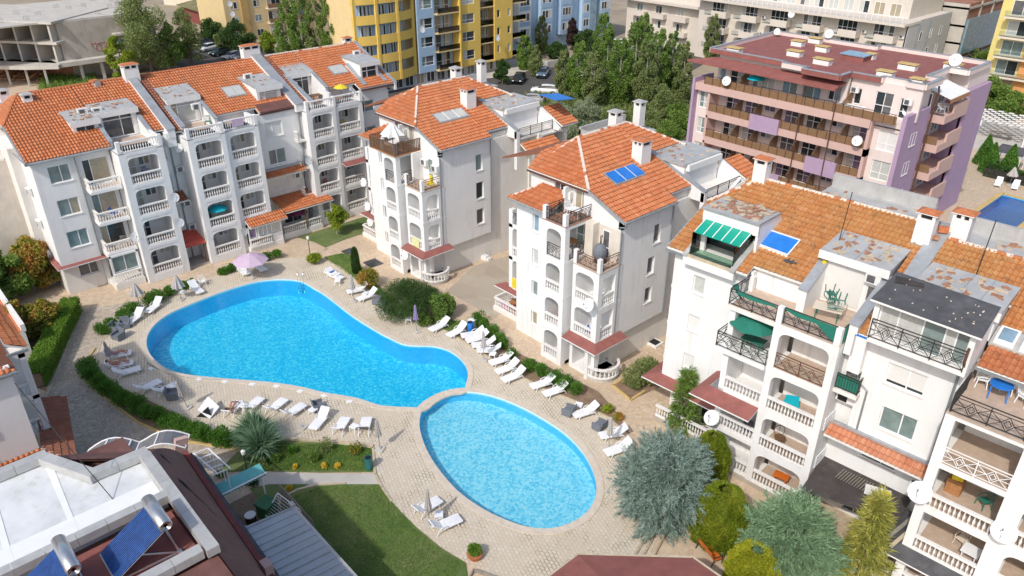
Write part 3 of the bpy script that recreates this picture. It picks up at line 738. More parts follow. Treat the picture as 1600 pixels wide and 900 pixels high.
B1.part(m, 'enclosed_balcony'); balustrade(B1, (14.8, 67.85), (17.1, 67.85), .6, .95)
window(B1, 'f', 68.0, 14.9, 17.0, 1.6, 3.1, split=(.5,), rec=0, sill=False, gl=['glass_green', 'glass_purple'])
loggias(B1, 17.35, 21.05, 17.95, 20.45, 67.3, 69.45, FL, 1)
balustrade(B1, (17.5, 67.42), (20.9, 67.42), 12.05, .92)
m = B1.mb()
for xa in (17.35, 20.75): m.box(xa, xa+.3, 67.3, 67.6, 12.05, 13.05, 'plaster')
m.box(17.35, 21.05, 67.3, 71.7, 11.98, 12.046, 'terrace_tile'); m.box(20.8, 21.05, 67.6, 69.9, 12.05, 12.9, 'plaster'); B1.part(m, 'terrace')
# recess between section one and two
recess_back(B1, 21.05, 23.3, 69.9, 0, 12.1, 'plaster', ops=[(21.5, 22.0, 9.9, 11.5), (21.5, 22.0, 7.0, 8.6), (21.5, 22.0, 4.1, 5.7)])
for z in (9.9, 7.0, 4.1): window(B1, 'f', 69.9, 21.5, 22.0, z, z+1.6, split=(), gl='glass_smoke')
pipe(B1, [(22.35, 69.75, 12.2), (22.35, 69.75, 6.9), (22.35, 69.75, .2)], 'pipe_grey', .07)
m = B1.mb(); m.box(22.05, 22.82, 69.06, 69.88, 11.2, 12.45, 'plaster'); B1.part(m, 'wall_pier')
def awning(B, x0, x1, yb, zb, yf, zf, mat='tiles', nm='tiled_awning'):
    tile_roof(B, [(x0, yf, zf), (x1, yf, zf), (x1, yb, zb), (x0, yb, zb)], mat, nm)
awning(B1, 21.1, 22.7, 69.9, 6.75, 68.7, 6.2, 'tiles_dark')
for z in (8.6, 5.3, 2.9): ac_unit(B1, 'f', 69.9, 22.85, z)
# entrance shelter with red tin roof
m = B1.mb(); m.prism([(21.2, 68.0, 2.35), (23.05, 68.0, 2.35), (22.9, 69.8, 2.95), (21.2, 69.8, 2.95)], (0, 0, .07), 'red_tin'); m.prism([(21.2, 67.75, 2.1), (23.1, 67.75, 2.1), (23.05, 68.0, 2.35), (21.2, 68.0, 2.35)], (0, 0, .06), 'red_tin')
m.beam((22.95, 67.9, 0), (22.95, 67.9, 2.25), .12, .12, 'wood_dark'); m.box(21.1, 21.3, 67.9, 69.9, 0, 2.3, 'plaster'); m.box(21.1, 23.1, 67.7, 69.9, 0, .1, 'concrete'); B1.part(m, 'entrance_shelter')
# section two
loggias(B1, 23.15, 26.55, 23.7, 26.1, 67.3, 69.6, FL, 1, gl=['glass_green', 'glass_smoke', 'glass_curtain'])
F2 = list(FL)
loggias(B1, 26.55, 29.85, 27.0, 29.4, 67.55, 69.6, FL, 1, gl=['glass_beige', 'glass_dark', 'glass_curtain'], skip=(0,))
balustrade(B1, (23.3, 67.42), (26.3, 67.42), 12.05, .92); balustrade(B1, (26.8, 67.7), (29.7, 67.7), 12.05, .92)
m = B1.mb()
for xa, y in ((23.15, 67.3), (26.25, 67.3), (29.55, 67.55)): m.box(xa, xa+.3, y, y+.3, 12.05, 13.0, 'plaster')
m.box(23.15, 26.55, 67.3, 72.1, 11.98, 12.046, 'terrace_tile'); m.box(26.55, 29.85, 67.55, 70.6, 11.98, 12.046, 'terrace_tile'); m.box(29.6, 29.85, 67.85, 69.7, 12.05, 12.8, 'plaster')
B1.part(m, 'terrace')
m = B1.mb(); m.box(26.9, 31.0, 70.55, 70.7, 12.0, 12.85, 'plaster'); B1.part(m, 'wall')
W2 = [(31.35, 33.15, 10.0, 11.45), (31.35, 33.15, 7.2, 8.7)]
m = B1.mb(); wall(m, 'f', 69.5, 29.85, 34.95, 6.3, 12.35, .3, W2, 'plaster'); B1.part(m, 'wall')
window(B1, 'f', 69.5, *W2[0], split=(.45,), gl='shutter'); window(B1, 'f', 69.5, *W2[1], split=(.45,), gl=['glass_smoke', 'glass_green'])
m = B1.mb(); wall(m, 'f', 70.0, 29.85, 34.95, 0, 6.3, .3, [(31.5, 33.2, 4.2, 5.5), (32.2, 34.2, .5, 2.5)], 'plaster_warm'); B1.part(m, 'wall')
window(B1, 'f', 70.0, 31.5, 33.2, 4.2, 5.5, split=(.45,), gl='shutter'); window(B1, 'f', 70.0, 32.2, 34.2, .5, 2.5, split=(.5,), gl='glass_dark', sill=False, name='balcony_door')
awning(B1, 30.2, 34.7, 69.5, 6.75, 68.6, 6.25)
m = B1.mb(); m.box(30.1, 34.8, 69.2, 69.55, 6.75, 6.95, 'zinc'); B1.part(m, 'flashing')
ac_unit(B1, 'f', 70.0, 34.2, 5.2)
# porch on the ground floor
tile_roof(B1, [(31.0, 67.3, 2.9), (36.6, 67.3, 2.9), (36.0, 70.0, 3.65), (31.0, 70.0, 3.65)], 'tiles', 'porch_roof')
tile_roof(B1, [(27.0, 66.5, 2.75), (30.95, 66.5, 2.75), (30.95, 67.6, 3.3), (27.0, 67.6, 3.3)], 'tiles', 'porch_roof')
m = B1.mb(); m.box(30.8, 35.2, 67.6, 69.9, 0, .5, 'plaster_warm'); m.beam((33.4, 67.6, .5), (33.4, 67.6, 2.9), .12, .12, 'wood_dark'); m.beam((36.3, 67.6, .0), (36.3, 67.6, 2.9), .14, .14, 'white_paint'); B1.part(m, 'porch')
m = B1.mb(); balustrade(B1, (30.9, 67.7), (35.1, 67.7), .5, .9, mb=m); balustrade(B1, (35.1, 67.8), (35.1, 69.9), .5, .9, mb=m); B1.part(m, 'balustrade')
m = B1.mb(); m.box(26.9, 30.4, 66.9, 67.6, 0, .55, 'plaster_warm'); m.box(29.3, 30.3, 66.95, 67.05, .55, 1.4, 'pvc')
for x in (26.95, 27.9, 28.8, 29.25, 30.3): m.box(x, x+.09, 66.95, 67.05, .55, 2.75, 'pvc')
m.box(26.95, 30.35, 66.95, 67.05, 2.65, 2.75, 'pvc'); B1.part(m, 'enclosed_porch'); balustrade(B1, (26.95, 66.85), (29.2, 66.85), .55, .9)
window(B1, 'f', 67.05, 27.04, 29.2, 1.45, 2.65, split=(.33, .66), rec=0, sill=False, gl=['glass_purple', 'glass_curtain', 'glass_purple'])
window(B1, 'f', 67.05, 29.34, 30.3, 1.45, 2.65, split=(), rec=0, sill=False, gl='glass_curtain')
# section three, set back
loggias(B1, 35.2, 38.4, 35.75, 38.0, 68.2, 70.3, FL, 1, gl=['glass_smoke', 'glass_beige', 'glass_dark'])
loggias(B1, 38.4, 41.6, 38.75, 41.15, 68.3, 70.3, FL, 1, gl=['glass_dark', 'glass_curtain', 'glass_smoke'], arch_r_=.06)
balustrade(B1, (35.4, 68.32), (38.3, 68.32), 12.05, .95); balustrade(B1, (38.6, 68.42), (41.4, 68.42), 12.05, .95)
m = B1.mb()
for xa in (35.2, 38.2, 41.3): m.box(xa, xa+.3, 68.2, 68.5, 12.05, 13.05, 'plaster')
m.box(35.2, 41.6, 68.3, 73.8, 11.98, 12.046, 'terrace_brown'); m.box(38.4, 38.62, 69.2, 71.4, 12.05, 13.2, 'plaster'); m.box(38.6, 42.5, 71.35, 71.5, 12.0, 13.05, 'plaster'); B1.part(m, 'terrace')
m = B1.mb(); m.prism([(38.5, 67.5, 5.85), (41.8, 67.5, 5.85), (41.8, 68.3, 6.1), (38.5, 68.3, 6.1)], (0, 0, .07), 'white_paint', 'bitumen_red'); B1.part(m, 'canopy')
WR = (42.4, 44.3, 10.1, 11.3)
recess_back(B1, 41.6, 46.2, 70.4, 0, 12.4, ops=[WR, (42.4, 44.3, 7.2, 8.5)])
window(B1, 'f', 70.4, *WR, split=(.4,), gl=['glass_dark', 'glass_green']); window(B1, 'f', 70.4, 42.4, 44.3, 7.2, 8.5, split=(.4,))
for (xa, xb) in ((34.6, 35.2),):
    m = B1.mb()
    for z in FL[1:4]: m.box(xa-.3, xb, 68.9, 70, z-.2, z, 'plaster_warm')
    B1.part(m, 'side_balcony_slab')
    for z in FL[1:4]: balustrade(B1, (34.35, 68.9), (34.35, 69.9), z, .9, 'plaster_warm')
pipe(B1, [(34.95, 69.3, 12.2), (34.95, 69.3, .2)], 'pipe_grey', .07); pipe(B1, [(14.5, 69.15, 12.1), (14.5, 69.15, 3.2), (14.7, 69.6, 2.6), (14.7, 69.7, .1)], 'pipe_grey', .06)
dish(B1, 34.7, 68.1, 7.3, (0.2, -1, .3), .45, (0, .8, 0)); dish(B1, 20.95, 67.0, 7.4, (.2, -1, .3), .42, (0, .5, 0)); dish(B1, 17.1, 67.6, 4.6, (.2, -1, .3), .42, (0, .5, 0)); dish(B1, 20.9, 67.0, 5.0, (.2, -1, .3), .42, (0, .5, 0)); dish(B1, 26.6, 67.1, 2.4, (.5, -1, .3), .42, (0, .5, 0)); dish(B1, 41.5, 67.6, 4.6, (.3, -1, .3), .45, (0, .5, 0)); dish(B1, 41.9, 67.6, 2.2, (.3, -1, .3), .45, (0, .5, 0)); dish(B1, 22.9, 69.0, 11.0, (-.8, -.6, .3), .4, (0, .5, 0))
# roofs, plane z = 12.3 + .42 (y - 69)
ZR = lambda x, y: 12.3+.42*(y-69)
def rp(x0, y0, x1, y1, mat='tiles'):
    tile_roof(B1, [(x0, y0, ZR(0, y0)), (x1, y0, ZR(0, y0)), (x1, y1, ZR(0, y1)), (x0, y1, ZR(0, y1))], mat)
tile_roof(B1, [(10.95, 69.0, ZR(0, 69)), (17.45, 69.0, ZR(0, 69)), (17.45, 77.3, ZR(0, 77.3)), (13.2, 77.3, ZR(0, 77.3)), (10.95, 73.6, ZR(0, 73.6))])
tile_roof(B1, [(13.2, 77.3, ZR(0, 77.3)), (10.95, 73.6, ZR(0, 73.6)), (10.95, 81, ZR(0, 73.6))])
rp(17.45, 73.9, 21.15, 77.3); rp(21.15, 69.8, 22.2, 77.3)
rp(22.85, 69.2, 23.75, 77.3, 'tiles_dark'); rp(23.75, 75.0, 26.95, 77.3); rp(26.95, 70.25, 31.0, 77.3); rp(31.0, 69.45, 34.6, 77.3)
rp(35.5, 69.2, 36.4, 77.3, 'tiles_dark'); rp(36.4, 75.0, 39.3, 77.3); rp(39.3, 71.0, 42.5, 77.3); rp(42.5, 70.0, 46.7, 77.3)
m = B1.mb()
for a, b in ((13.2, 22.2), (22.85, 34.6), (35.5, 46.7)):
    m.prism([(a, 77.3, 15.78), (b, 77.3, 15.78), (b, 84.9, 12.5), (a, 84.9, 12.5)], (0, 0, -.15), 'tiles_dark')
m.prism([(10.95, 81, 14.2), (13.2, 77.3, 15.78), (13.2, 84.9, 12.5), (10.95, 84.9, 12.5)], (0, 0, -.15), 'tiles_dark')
B1.part(m, 'rear_roof')
ridge(B1, (13.2, 77.3, 15.85), (21.8, 77.3, 15.85), 'terracotta'); ridge(B1, (23.5, 77.3, 15.85), (34.4, 77.3, 15.85), 'terracotta'); ridge(B1, (36, 77.3, 15.85), (46.6, 77.3, 15.85)); ridge(B1, (13.2, 77.3, 15.8), (10.95, 73.6, 14.3), 'terracotta')
m = B1.mb(); m.box(10.88, 10.98, 69, 73.6, 12.2, 12.25, 'zinc')
m.prism([(10.85, 68.9, 12.15), (10.97, 68.9, 12.15), (10.97, 73.6, 14.1), (10.85, 73.6, 14.1)], (0, 0, .2), 'zinc'); m.box(10.9, 17.4, 68.9, 69.0, 12.12, 12.24, 'zinc'); m.box(31, 34.6, 69.33, 69.43, 12.28, 12.42, 'pipe_brown'); m.box(42.5, 46.7, 69.88, 69.98, 12.5, 12.66, 'pipe_brown'); B1.part(m, 'gutter')
cheek(B1, 22.2, 22.85, 69.0, 12.75, 77.0, 16.1, 12.0, 'fire_wall'); cheek(B1, 34.6, 35.5, 69.0, 12.75, 77.4, 16.25, 12.0, 'fire_wall'); cheek(B1, 46.7, 46.95, 69.8, 12.75, 77.3, 15.95, 12.0, 'fire_wall')
cheek(B1, 17.45, 17.7, 69.4, 12.6, 72.2, 13.75, 12.0); cheek(B1, 20.85, 21.15, 69.4, 12.7, 72.0, 13.7, 12.0); cheek(B1, 23.5, 23.85, 69.2, 12.7, 72.4, 13.9, 12.0); cheek(B1, 26.65, 26.95, 69.4, 12.8, 72.4, 13.85, 12.0)
cheek(B1, 36.2, 36.55, 69.0, 12.7, 74.0, 14.5, 12.0); cheek(B1, 39.05, 39.35, 70.9, 13.3, 74.1, 14.6, 12.0); cheek(B1, 41.6, 41.8, 68.4, 12.2, 70.6, 13.0, 12.0)
dormer(B1, 15.45, 17.5, 71.4, 12.9, 14.3, 74.1, 14.6, .42, [(15.7, 17.2, 13.05, 14.0, (.5,), ())], ['glass_dark'], deb=26)
dormer(B1, 17.7, 20.9, 72.1, 12.05, 14.5, 74.4, 14.75, .42, [(18.0, 20.5, 12.1, 14.15, (.6,), (.75,))], ['glass_smoke', 'glass_dark'])
dormer(B1, 23.9, 26.7, 72.6, 12.05, 14.5, 75.1, 15.0, .42, [(24.1, 26.3, 12.1, 14.15, (.25,), (.75,))], ['glass_beige', 'glass_curtain'])
dormer(B1, 31.75, 34.2, 71.0, 12.9, 14.55, 74.7, 14.85, .42, [(32.0, 33.9, 12.95, 14.2, (.3,), (.7,))], ['glass_green', 'glass_curtain'], deb=6)
dormer(B1, 36.6, 39.1, 73.8, 12.05, 14.6, 75.5, 15.1, .42, [(36.9, 38.8, 12.1, 14.25, (.62,), (.75,))], ['glass_curtain', 'glass_dark'], deb=3)
dormer(B1, 43.6, 45.8, 71.4, 13.1, 15.05, 74.9, 15.25, .42, [(43.8, 45.6, 13.25, 14.65, (.35,), (.6,))], ['glass_dark', 'glass_sky'], deb=0)
m = B1.mb(); m.prism([(31.1, 69.3, 12.48), (34.5, 69.3, 12.48), (34.5, 70.4, 12.95), (31.1, 70.4, 12.95)], (0, 0, .12), 'bitumen_maroon'); B1.part(m, 'roof_sheet')
cheek(B1, 43.2, 43.6, 70.4, 13.0, 73.6, 14.6, 12.6); cheek(B1, 45.8, 46.1, 70.4, 13.0, 73.6, 14.6, 12.6)
skylight(B1, 29.4, 31.3, 72.1, 73.6, ZR, 'glass_curtain'); skylight(B1, 41.2, 43.0, 72.6, 74.0, ZR, 'glass_curtain')
chimney(B1, 22.6, 76.9, 15.2, 1.3, .9, 1.9); chimney(B1, 13.7, 76.3, 15.0, .75, .6, 1.0, cap='lead'); chimney(B1, 12.4, 78.2, 15.0, .75, .6, 1.2, cap='lead'); chimney(B1, 34.7, 77.6, 15.2, 1.8, .8, 1.9); chimney(B1, 46.4, 78.2, 15.0, .9, .6, 1.3)
m = B1.mb(); m.cbox((19.5, 76.9, 15.4), .5, .7, .7, 'lead', .2); m.cbox((19.4, 76.9, 16.0), .6, .7, .15, 'terracotta', .3); B1.part(m, 'vent')
for x, y, z in ((17.95, 72.6, 14.25), (16.9, 73.0, 14.3), (26.1, 71.8, 13.3), (36.75, 73.2, 13.2), (45.3, 74.6, 15.0), (32.4, 73.9, 14.65)):
    m = B1.mb(); m.cbox((x, y, z), .8, .35, .55, 'ac_white'); m.cbox((x-.08, y-.19, z+.06), .42, .02, .42, 'glass_smoke'); B1.part(m, 'air_conditioner')
# side bay at the left end with its own roof edge, balustrade
m = B1.mb(); m.box(8.0, 10.6, 75, 84, 0, 11.2, 'plaster_dirty'); B1.part(m, 'side_wing'); balustrade(B1, (8.1, 75.1), (10.5, 75.1), 11.2, .9)
for z in (8.8, 5.9, 3.0):
    ac_unit(B1, 'l', 11.3, 72.2, z)
# ------------------------------------------------------------------ the two free-standing towers
def tower(name, X0, label, var):
    """right wall at x = X0, front pieces at y 35-38 (site coordinates)"""
    B = Bld(name, X0-4.5, 44.5, 0, label)
    X = lambda v: X0+v
    TF = [.3, 3.1, 5.9, 8.7]
    # body
    m = B.mb(); m.box(X(-8.8), X(-.30), 38.3, 53.5, 0, 11.55, 'plaster_warm')
    m.box(X(-9.0), X(-6.0), 38.3, 52, 0, 11.9, 'plaster'); B.part(m, 'main_body')
    RW = [(41.6, 42.4, 9.1, 10.6), (41.2, 42.0, 6.7, 8.1), (41.2, 42.0, 4.3, 5.6)] if var == 3 else [(41.9, 42.7, 9.1, 10.6), (41.9, 42.8, 6.4, 8.0), (41.9, 42.8, 3.9, 5.4)]
    m = B.mb(); wall(m, 'r', X(0), 37.95, 43.8, 2.7, 11.85, .3, RW, 'plaster')
    m.prism([(X(-3.6), 37.95, 11.3), (X(0), 37.95, 11.3), (X(0), 37.95, 11.85), (X(-3.0), 37.95, 13.05), (X(-3.6), 37.95, 13.1)], (0, .3, 0), 'plaster')
    m.box(X(-3.2), X(-.01), 37.96, 38.25, 2.7, 11.3, 'plaster')
    wall(m, 'r', X(-.55), 43.8, 46.2, 2.7, 12.0, .25, [(44.2, 44.7, 9.4, 10.7), (44.2, 44.7, 6.7, 8.0), (44.2, 44.7, 3.9, 5.2)], 'plaster_warm')
    m.box(X(-.8), X(-.02), 38.26, 43.78, 2.7, 2.85, 'plaster_warm')
    B.part(m, 'wall')
    for w in RW: window(B, 'r', X(0), *w, split=(), gl=['glass_smoke', 'glass_dark', 'glass_green'], rec=.14)
    for z in (9.4, 6.7, 3.9): window(B, 'r', X(-.55), 44.2, 44.7, z, z+1.3, split=(), gl='glass_smoke')
    m = B.mb(); wall(m, 'r', X(-.8), 38.3, 52.5, 0, 2.75, .25, [(41.7, 42.4, 1.2, 2.3), (45.3, 45.8, 1.6, 2.3)], 'plaster_dirty'); m.box(X(-.8), X(-.72), 38.2, 52.5, 0, .45, 'concrete'); B.part(m, 'ground_floor_wall')
    window(B, 'r', X(-.8), 41.7, 42.4, 1.2, 2.3, split=(), gl='glass_beige' if var == 2 else 'glass_dark'); window(B, 'r', X(-.8), 45.3, 45.8, 1.6, 2.3, split=(), gl='glass_dark')
    # set back rear wing with arched balconies on the right
    m = B.mb(); wall(m, 'r', X(-1.6), 46.2, 53.5, 0, 11.5, .25, [], 'plaster_warm')
    m.box(X(-1.6), X(1.1), 48.6, 48.85, 2.9, 11.4, 'plaster_warm'); m.box(X(-1.6), X(1.1), 52.1, 52.35, 2.9, 11.4, 'plaster_warm')
    for z in (3.1, 5.9, 8.7): m.box(X(-1.6), X(1.1), 48.85, 52.1, z-.25, z, 'plaster_warm'); arch_r(m, 0, 48.85, 52.1, X(.85), X(1.1), z+2.4, .5, 'plaster_warm'); m.box(X(.85), X(1.1), 48.85, 52.1, z+2.4, z+2.55, 'plaster_warm')
    B.part(m, 'rear_wing')
    for z in (3.1, 5.9): balustrade(B, (X(1.0), 48.9), (X(1.0), 52.1), z, .9)
    iron_rail(B, (X(1.0), 48.9), (X(1.0), 52.1), 8.7, .95, style='bars')
    for z in (8.9, 6.1, 3.3): window(B, 'r', X(-1.6), 46.5, 47.1, z+.3, z+1.5, split=(), gl='glass_smoke'); window(B, 'r', X(-1.6), 47.4, 48.0, z+.3, z+1.5, split=(), gl='glass_dark')
    # front module one (left, tall) and two (right, lower)
    def mod(x0, x1, o0, o1, yf, fl, skip, rails):
        yb = 38.25; m = B.mb()
        m.box(X(x0), X(o0), yf, yb, 0, fl[-1]-.02, 'plaster')
        m.box(X(o1), X(x1), yf, yf+.45, fl[0], fl[-1], 'plaster')
        for i, z in enumerate(fl):
            if i == 0: m.box(X(o0), X(x1), yf, yb, 0, z, 'plaster'); continue
            m.box(X(o0)-.012, X(x1)+.014, yf-.03, yb, z-.28, z-.004, 'plaster')
            m.box(X(o0), X(x1)-.02, yf+.02, yf+.22, z-.52, z-.28, 'plaster'); arch(m, X(o0), X(o1), yf, yf+.22, z-.52, .45, 'plaster')
        return m, yb
    fl1 = TF+[11.4]
    m, yb = mod(-4.85, -2.75, -4.55, -3.15, 35.3, fl1, (), {})
    m.box(X(-2.97), X(-2.75), 35.75, 38.25, 0, 8.7, 'plaster'); B.part(m, 'loggia')
    for i, z in enumerate(fl1[:-1]):
        if i < 3: balustrade(B, (X(-4.55), 35.4), (X(-3.15), 35.4), z, .9)
        else: iron_rail(B, (X(-4.55), 35.4), (X(-3.15), 35.4), z, 1.0, style='scroll'); iron_rail(B, (X(-2.85), 35.8), (X(-2.85), 38.0), z, 1.0, style='scroll')
        if i < 3: door_win(B, 'f', 38.2, X(-4.3), X(-3.3), z)
    door_win(B, 'f', 38.2, X(-4.4), X(-3.0), 8.7, gl=['glass_green', 'glass_dark'])
    # top terrace
    m = B.mb(); m.box(X(-5.0), X(-2.7), 35.25, 38.3, 11.38, 11.42, 'terrace_brown'); m.box(X(-5.0), X(-4.7), 35.3, 35.6, 11.4, 12.4, 'plaster'); m.box(X(-3.05), X(-2.75), 35.3, 35.6, 11.4, 12.3, 'plaster'); B.part(m, 'terrace')
    if var == 3:
        iron_rail(B, (X(-4.7), 35.4), (X(-3.05), 35.4), 11.42, .95, style='scroll'); iron_rail(B, (X(-2.85), 35.6), (X(-2.85), 38.2), 11.42, .95, style='scroll'); iron_rail(B, (X(-4.85), 35.6), (X(-4.85), 38.0), 11.42, .95, style='scroll')
    else:
        m = B.mb()
        for a, b in (((X(-6.4), 35.2), (X(-2.7), 35.2)), ((X(-2.7), 35.2), (X(-2.7), 38.2)), ((X(-6.4), 35.2), (X(-6.4), 37.0))):
            va, vb = Vector((*a, 0)), Vector((*b, 0)); k = int((vb-va).length/.16)
            m.beam((*a, 12.4), (*b, 12.4), .1, .05, 'wood_dark')
            for i in range(k+1): p = va.lerp(vb, i/k); m.cbox((p.x, p.y, 11.4), .09 if abs(vb.x-va.x) > 1 else .03, .03 if abs(vb.x-va.x) > 1 else .09, 1.0, 'wood_dark')
        m.box(X(-6.5), X(-2.65), 35.15, 38.2, 11.28, 11.37, 'wood'); B.part(m, 'railing')
    UW = [(X(-8.3), X(-7.0), 11.5, 13.0), (X(-6.6), X(-5.4), 11.45, 13.1), (X(-4.5), X(-3.1), 11.45, 13.2)]
    m = B.mb(); wall(m, 'f', 38.0, X(-9.0), X(-2.6), 11.3, 13.25, .2, UW[1:], 'plaster'); m.box(X(-9.0), X(-8.8), 38.2, 45, 11.3, 13.3, 'plaster'); m.box(X(-8.8), X(-3.0), 38.4, 38.45, 11.5, 13.2, 'glass_smoke')
    m.box(X(-5.0), X(-4.8), 37.3, 38.0, 11.4, 13.2, 'plaster'); m.box(X(-9.0), X(-6.2), 38.2, 44, 11.3, 13.2, 'plaster'); B.part(m, 'attic_wall')
    window(B, 'f', 38.0, *UW[1], split=(.5,), rec=.05, gl=['glass_dark', 'glass_smoke']); window(B, 'f', 38.0, *UW[2], split=(.45,), rec=.05, gl=['glass_green', 'glass_beige'], name='balcony_door', sill=False)
    ac_unit(B, 'f', 38.0, X(-5.05), 12.2)
    # module two
    fl2 = TF[:]
    m, yb = mod(-2.4, .05, -2.1, -.4, 35.85, fl2, (), {})
    m.box(X(-.25), X(.05), 37.6, 38.2, 2.9, 8.7, 'plaster')
    for z in (5.9, 8.7): m.box(X(-.18), X(.05), 36.3, 37.6, z-.52, z-.28, 'plaster')
    if var == 2:
        for z in (5.9, 8.7): arch_r(m, 0, 36.3, 37.6, X(-.18), X(.05), z-.52, .4, 'plaster')
    B.part(m, 'loggia')
    for z in (3.1, 5.9):
        balustrade(B, (X(-2.1), 35.95), (X(-.4), 35.95), z, .9); balustrade(B, (X(-.08), 36.3), (X(-.08), 37.6), z, .9)
        door_win(B, 'f', 38.1, X(-1.9), X(-.7), z)
    m = B.mb(); m.box(X(-2.4), X(.1), 35.8, 38.2, 8.68, 8.72, 'terrace_tile')
    for x in (-2.4, -.2): m.box(X(x), X(x+.28), 35.85, 36.12, 8.7, 9.75, 'plaster')
    B.part(m, 'terrace')
    iron_rail(B, (X(-2.1), 35.95), (X(-.2), 35.95), 8.72, .95, 'iron_rust', style='scroll'); iron_rail(B, (X(-.05), 36.1), (X(-.05), 38.0), 8.72, .95, 'iron_rust', style='scroll')
    # wall behind terrace two: dirty plaster on the third, door
    m = B.mb()
    if var == 3: m.box(X(-2.9), X(-.02), 37.93, 37.97, 8.7, 11.2, 'plaster_dirty'); m.box(X(-2.75), X(-2.0), 37.3, 37.95, 8.7, 11.3, 'plaster_dirty')
    else: m.box(X(-2.75), X(-2.5), 36.9, 37.95, 8.7, 11.3, 'plaster')
    B.part(m, 'terrace_wall')
    window(B, 'f', 37.92, X(-1.6), X(-.95), 8.75, 10.9, split=(), trans=(.4,), rec=-.03, sill=False, name='balcony_door', gl='glass_smoke' if var == 3 else 'glass_green')
    if var == 2:
        ac_unit(B, 'f', 37.9, X(-.4), 10.0); ac_unit(B, 'f', 37.9, X(-1.9), 10.2)
    # canopy over the entrance, L-shaped
    m = B.mb(); m.prism([(X(-2.45), 34.95, 2.82), (X(.85), 34.95, 2.82), (X(.1), 35.8, 3.08), (X(-2.45), 35.8, 3.08)], (0, 0, .09), 'white_paint', 'bitumen_red')
    m.prism([(X(.85), 34.95, 2.82), (X(.85), 38.5, 2.82), (X(.1), 38.5, 3.08), (X(.1), 35.8, 3.08)], (0, 0, .088), 'white_paint', 'bitumen_red'); B.part(m, 'canopy')
    # ground floor below module two: entrance pier, rounded balcony
    m = B.mb(); m.box(X(-2.9), X(-.8), 37.4, 38.3, 0, 2.8, 'plaster_warm'); m.box(X(-.55), X(-.25), 35.5, 35.8, 0, 2.8, 'white_paint')
    cx, cy, rr = X(-.1), 36.9, 1.25
    arc = [(cx+rr*math.cos(t), cy+rr*math.sin(t)) for t in [R(-120+15*i) for i in range(13)]]
    m.prism([(x, y, 0) for x, y in arc]+[(cx-.5, cy+1.2, 0), (cx-.7, cy-.6, 0)], (0, 0, .3), 'concrete_pale'); B.part(m, 'entrance')
    m = B.mb()
    for (a, b) in zip(arc[::1], arc[1::1]): balustrade(B, a, b, .3, .85, mb=m, sp=.17)
    balustrade(B, (X(-.4), 35.65), arc[0], .3, .85, mb=m); B.part(m, 'balustrade')
    # left piece: plain wall with a column of windows, small tiled roof, side loggias
    CW = [(X(-7.25), X(-6.6), 9.3, 10.7), (X(-7.25), X(-6.6), 6.6, 7.9), (X(-7.25), X(-6.6), 3.9, 5.2), (X(-7.25), X(-6.6), 1.3, 2.5)]
    m = B.mb(); wall(m, 'f', 36.5, X(-8.95), X(-4.85), 0, 11.5, .25, CW, 'plaster'); m.box(X(-8.95), X(-4.9), 36.8, 38.3, 0, 11.4, 'plaster'); B.part(m, 'wall')
    for i, w in enumerate(CW): window(B, 'f', 36.5, *w, split=(), gl=['glass_sky', 'glass_curtain', 'glass_green', 'glass_beige'][i], rec=.14)
    xr = -4.9 if var == 3 else -6.4
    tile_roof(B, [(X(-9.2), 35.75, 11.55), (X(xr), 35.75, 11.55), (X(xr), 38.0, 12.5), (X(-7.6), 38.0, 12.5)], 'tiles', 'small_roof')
    m = B.mb(); m.prism([(X(-9.2), 35.75, 11.54), (X(-7.6), 38, 12.49), (X(-9.2), 38.6, 11.6)], (0, 0, -.1), 'tiles_dark'); m.box(X(-9.2), X(xr), 35.68, 35.76, 11.42, 11.56, 'zinc'); B.part(m, 'small_roof')
    if var == 3: ridge(B, (X(-9.2), 35.75, 11.6), (X(-7.6), 38.0, 12.55), r=.1)
    # side loggias on the left
    m = B.mb(); m.box(X(-10.5), X(-10.1), 37.1, 37.5, 2.7, 9.9, 'plaster'); m.box(X(-10.5), X(-8.95), 40.5, 40.8, 2.7, 8.7, 'plaster_warm')
    for z in (3.1, 5.9, 8.7): m.box(X(-10.5), X(-8.95), 37.1, 40.5, z-.28, z, 'plaster')
    for z in (5.9, 8.7): arch(m, X(-10.1), X(-8.95), 37.15, 37.35, z-.28, .35, 'plaster')
    B.part(m, 'side_loggia')
    for z in (3.1, 5.9): balustrade(B, (X(-10.15), 37.2), (X(-8.95), 37.2), z, .9)
    m = B.mb(); iron_rail(B, (X(-10.4), 37.2), (X(-9.0), 37.2), 8.72, .95, style='scroll', mb=m); iron_rail(B, (X(-10.4), 37.2), (X(-10.4), 40), 8.72, .95, style='scroll', mb=m); B.part(m, 'railing')
    m = B.mb(); m.prism([(X(-11.8), 36.6, 2.82), (X(-8.95), 36.6, 2.82), (X(-8.95), 37.4, 3.05), (X(-11.2), 37.4, 3.05)], (0, 0, .09), 'white_paint', 'bitumen_red'); B.part(m, 'canopy')
    m = B.mb(); m.box(X(-12.6), X(-9.0), 37.2, 37.5, 0, .35, 'plaster_warm'); m.box(X(-12.6), X(-12.3), 37.5, 41, 0, .35, 'plaster_warm'); m.box(X(-12.3), X(-9), 37.5, 41, .0, .1, 'terracotta'); B.part(m, 'terrace_wall')
    m = B.mb(); balustrade(B, (X(-12.5), 37.3), (X(-9.0), 37.3), .35, .9, mb=m); balustrade(B, (X(-12.5), 37.4), (X(-12.5), 41), .35, .9, mb=m); B.part(m, 'balustrade')
    # roof: eave right z 12.05 at x = +.4, slope .39, ridge at x = -7.8
    ZT = lambda x, y: 12.05+.39*(.4-(x-X0))
    xr_, ya = -7.75, 41.6; zr = 12.05+.39*(.4+7.75)
    P = lambda x, y: (X(x), y, ZT(X(x), y))
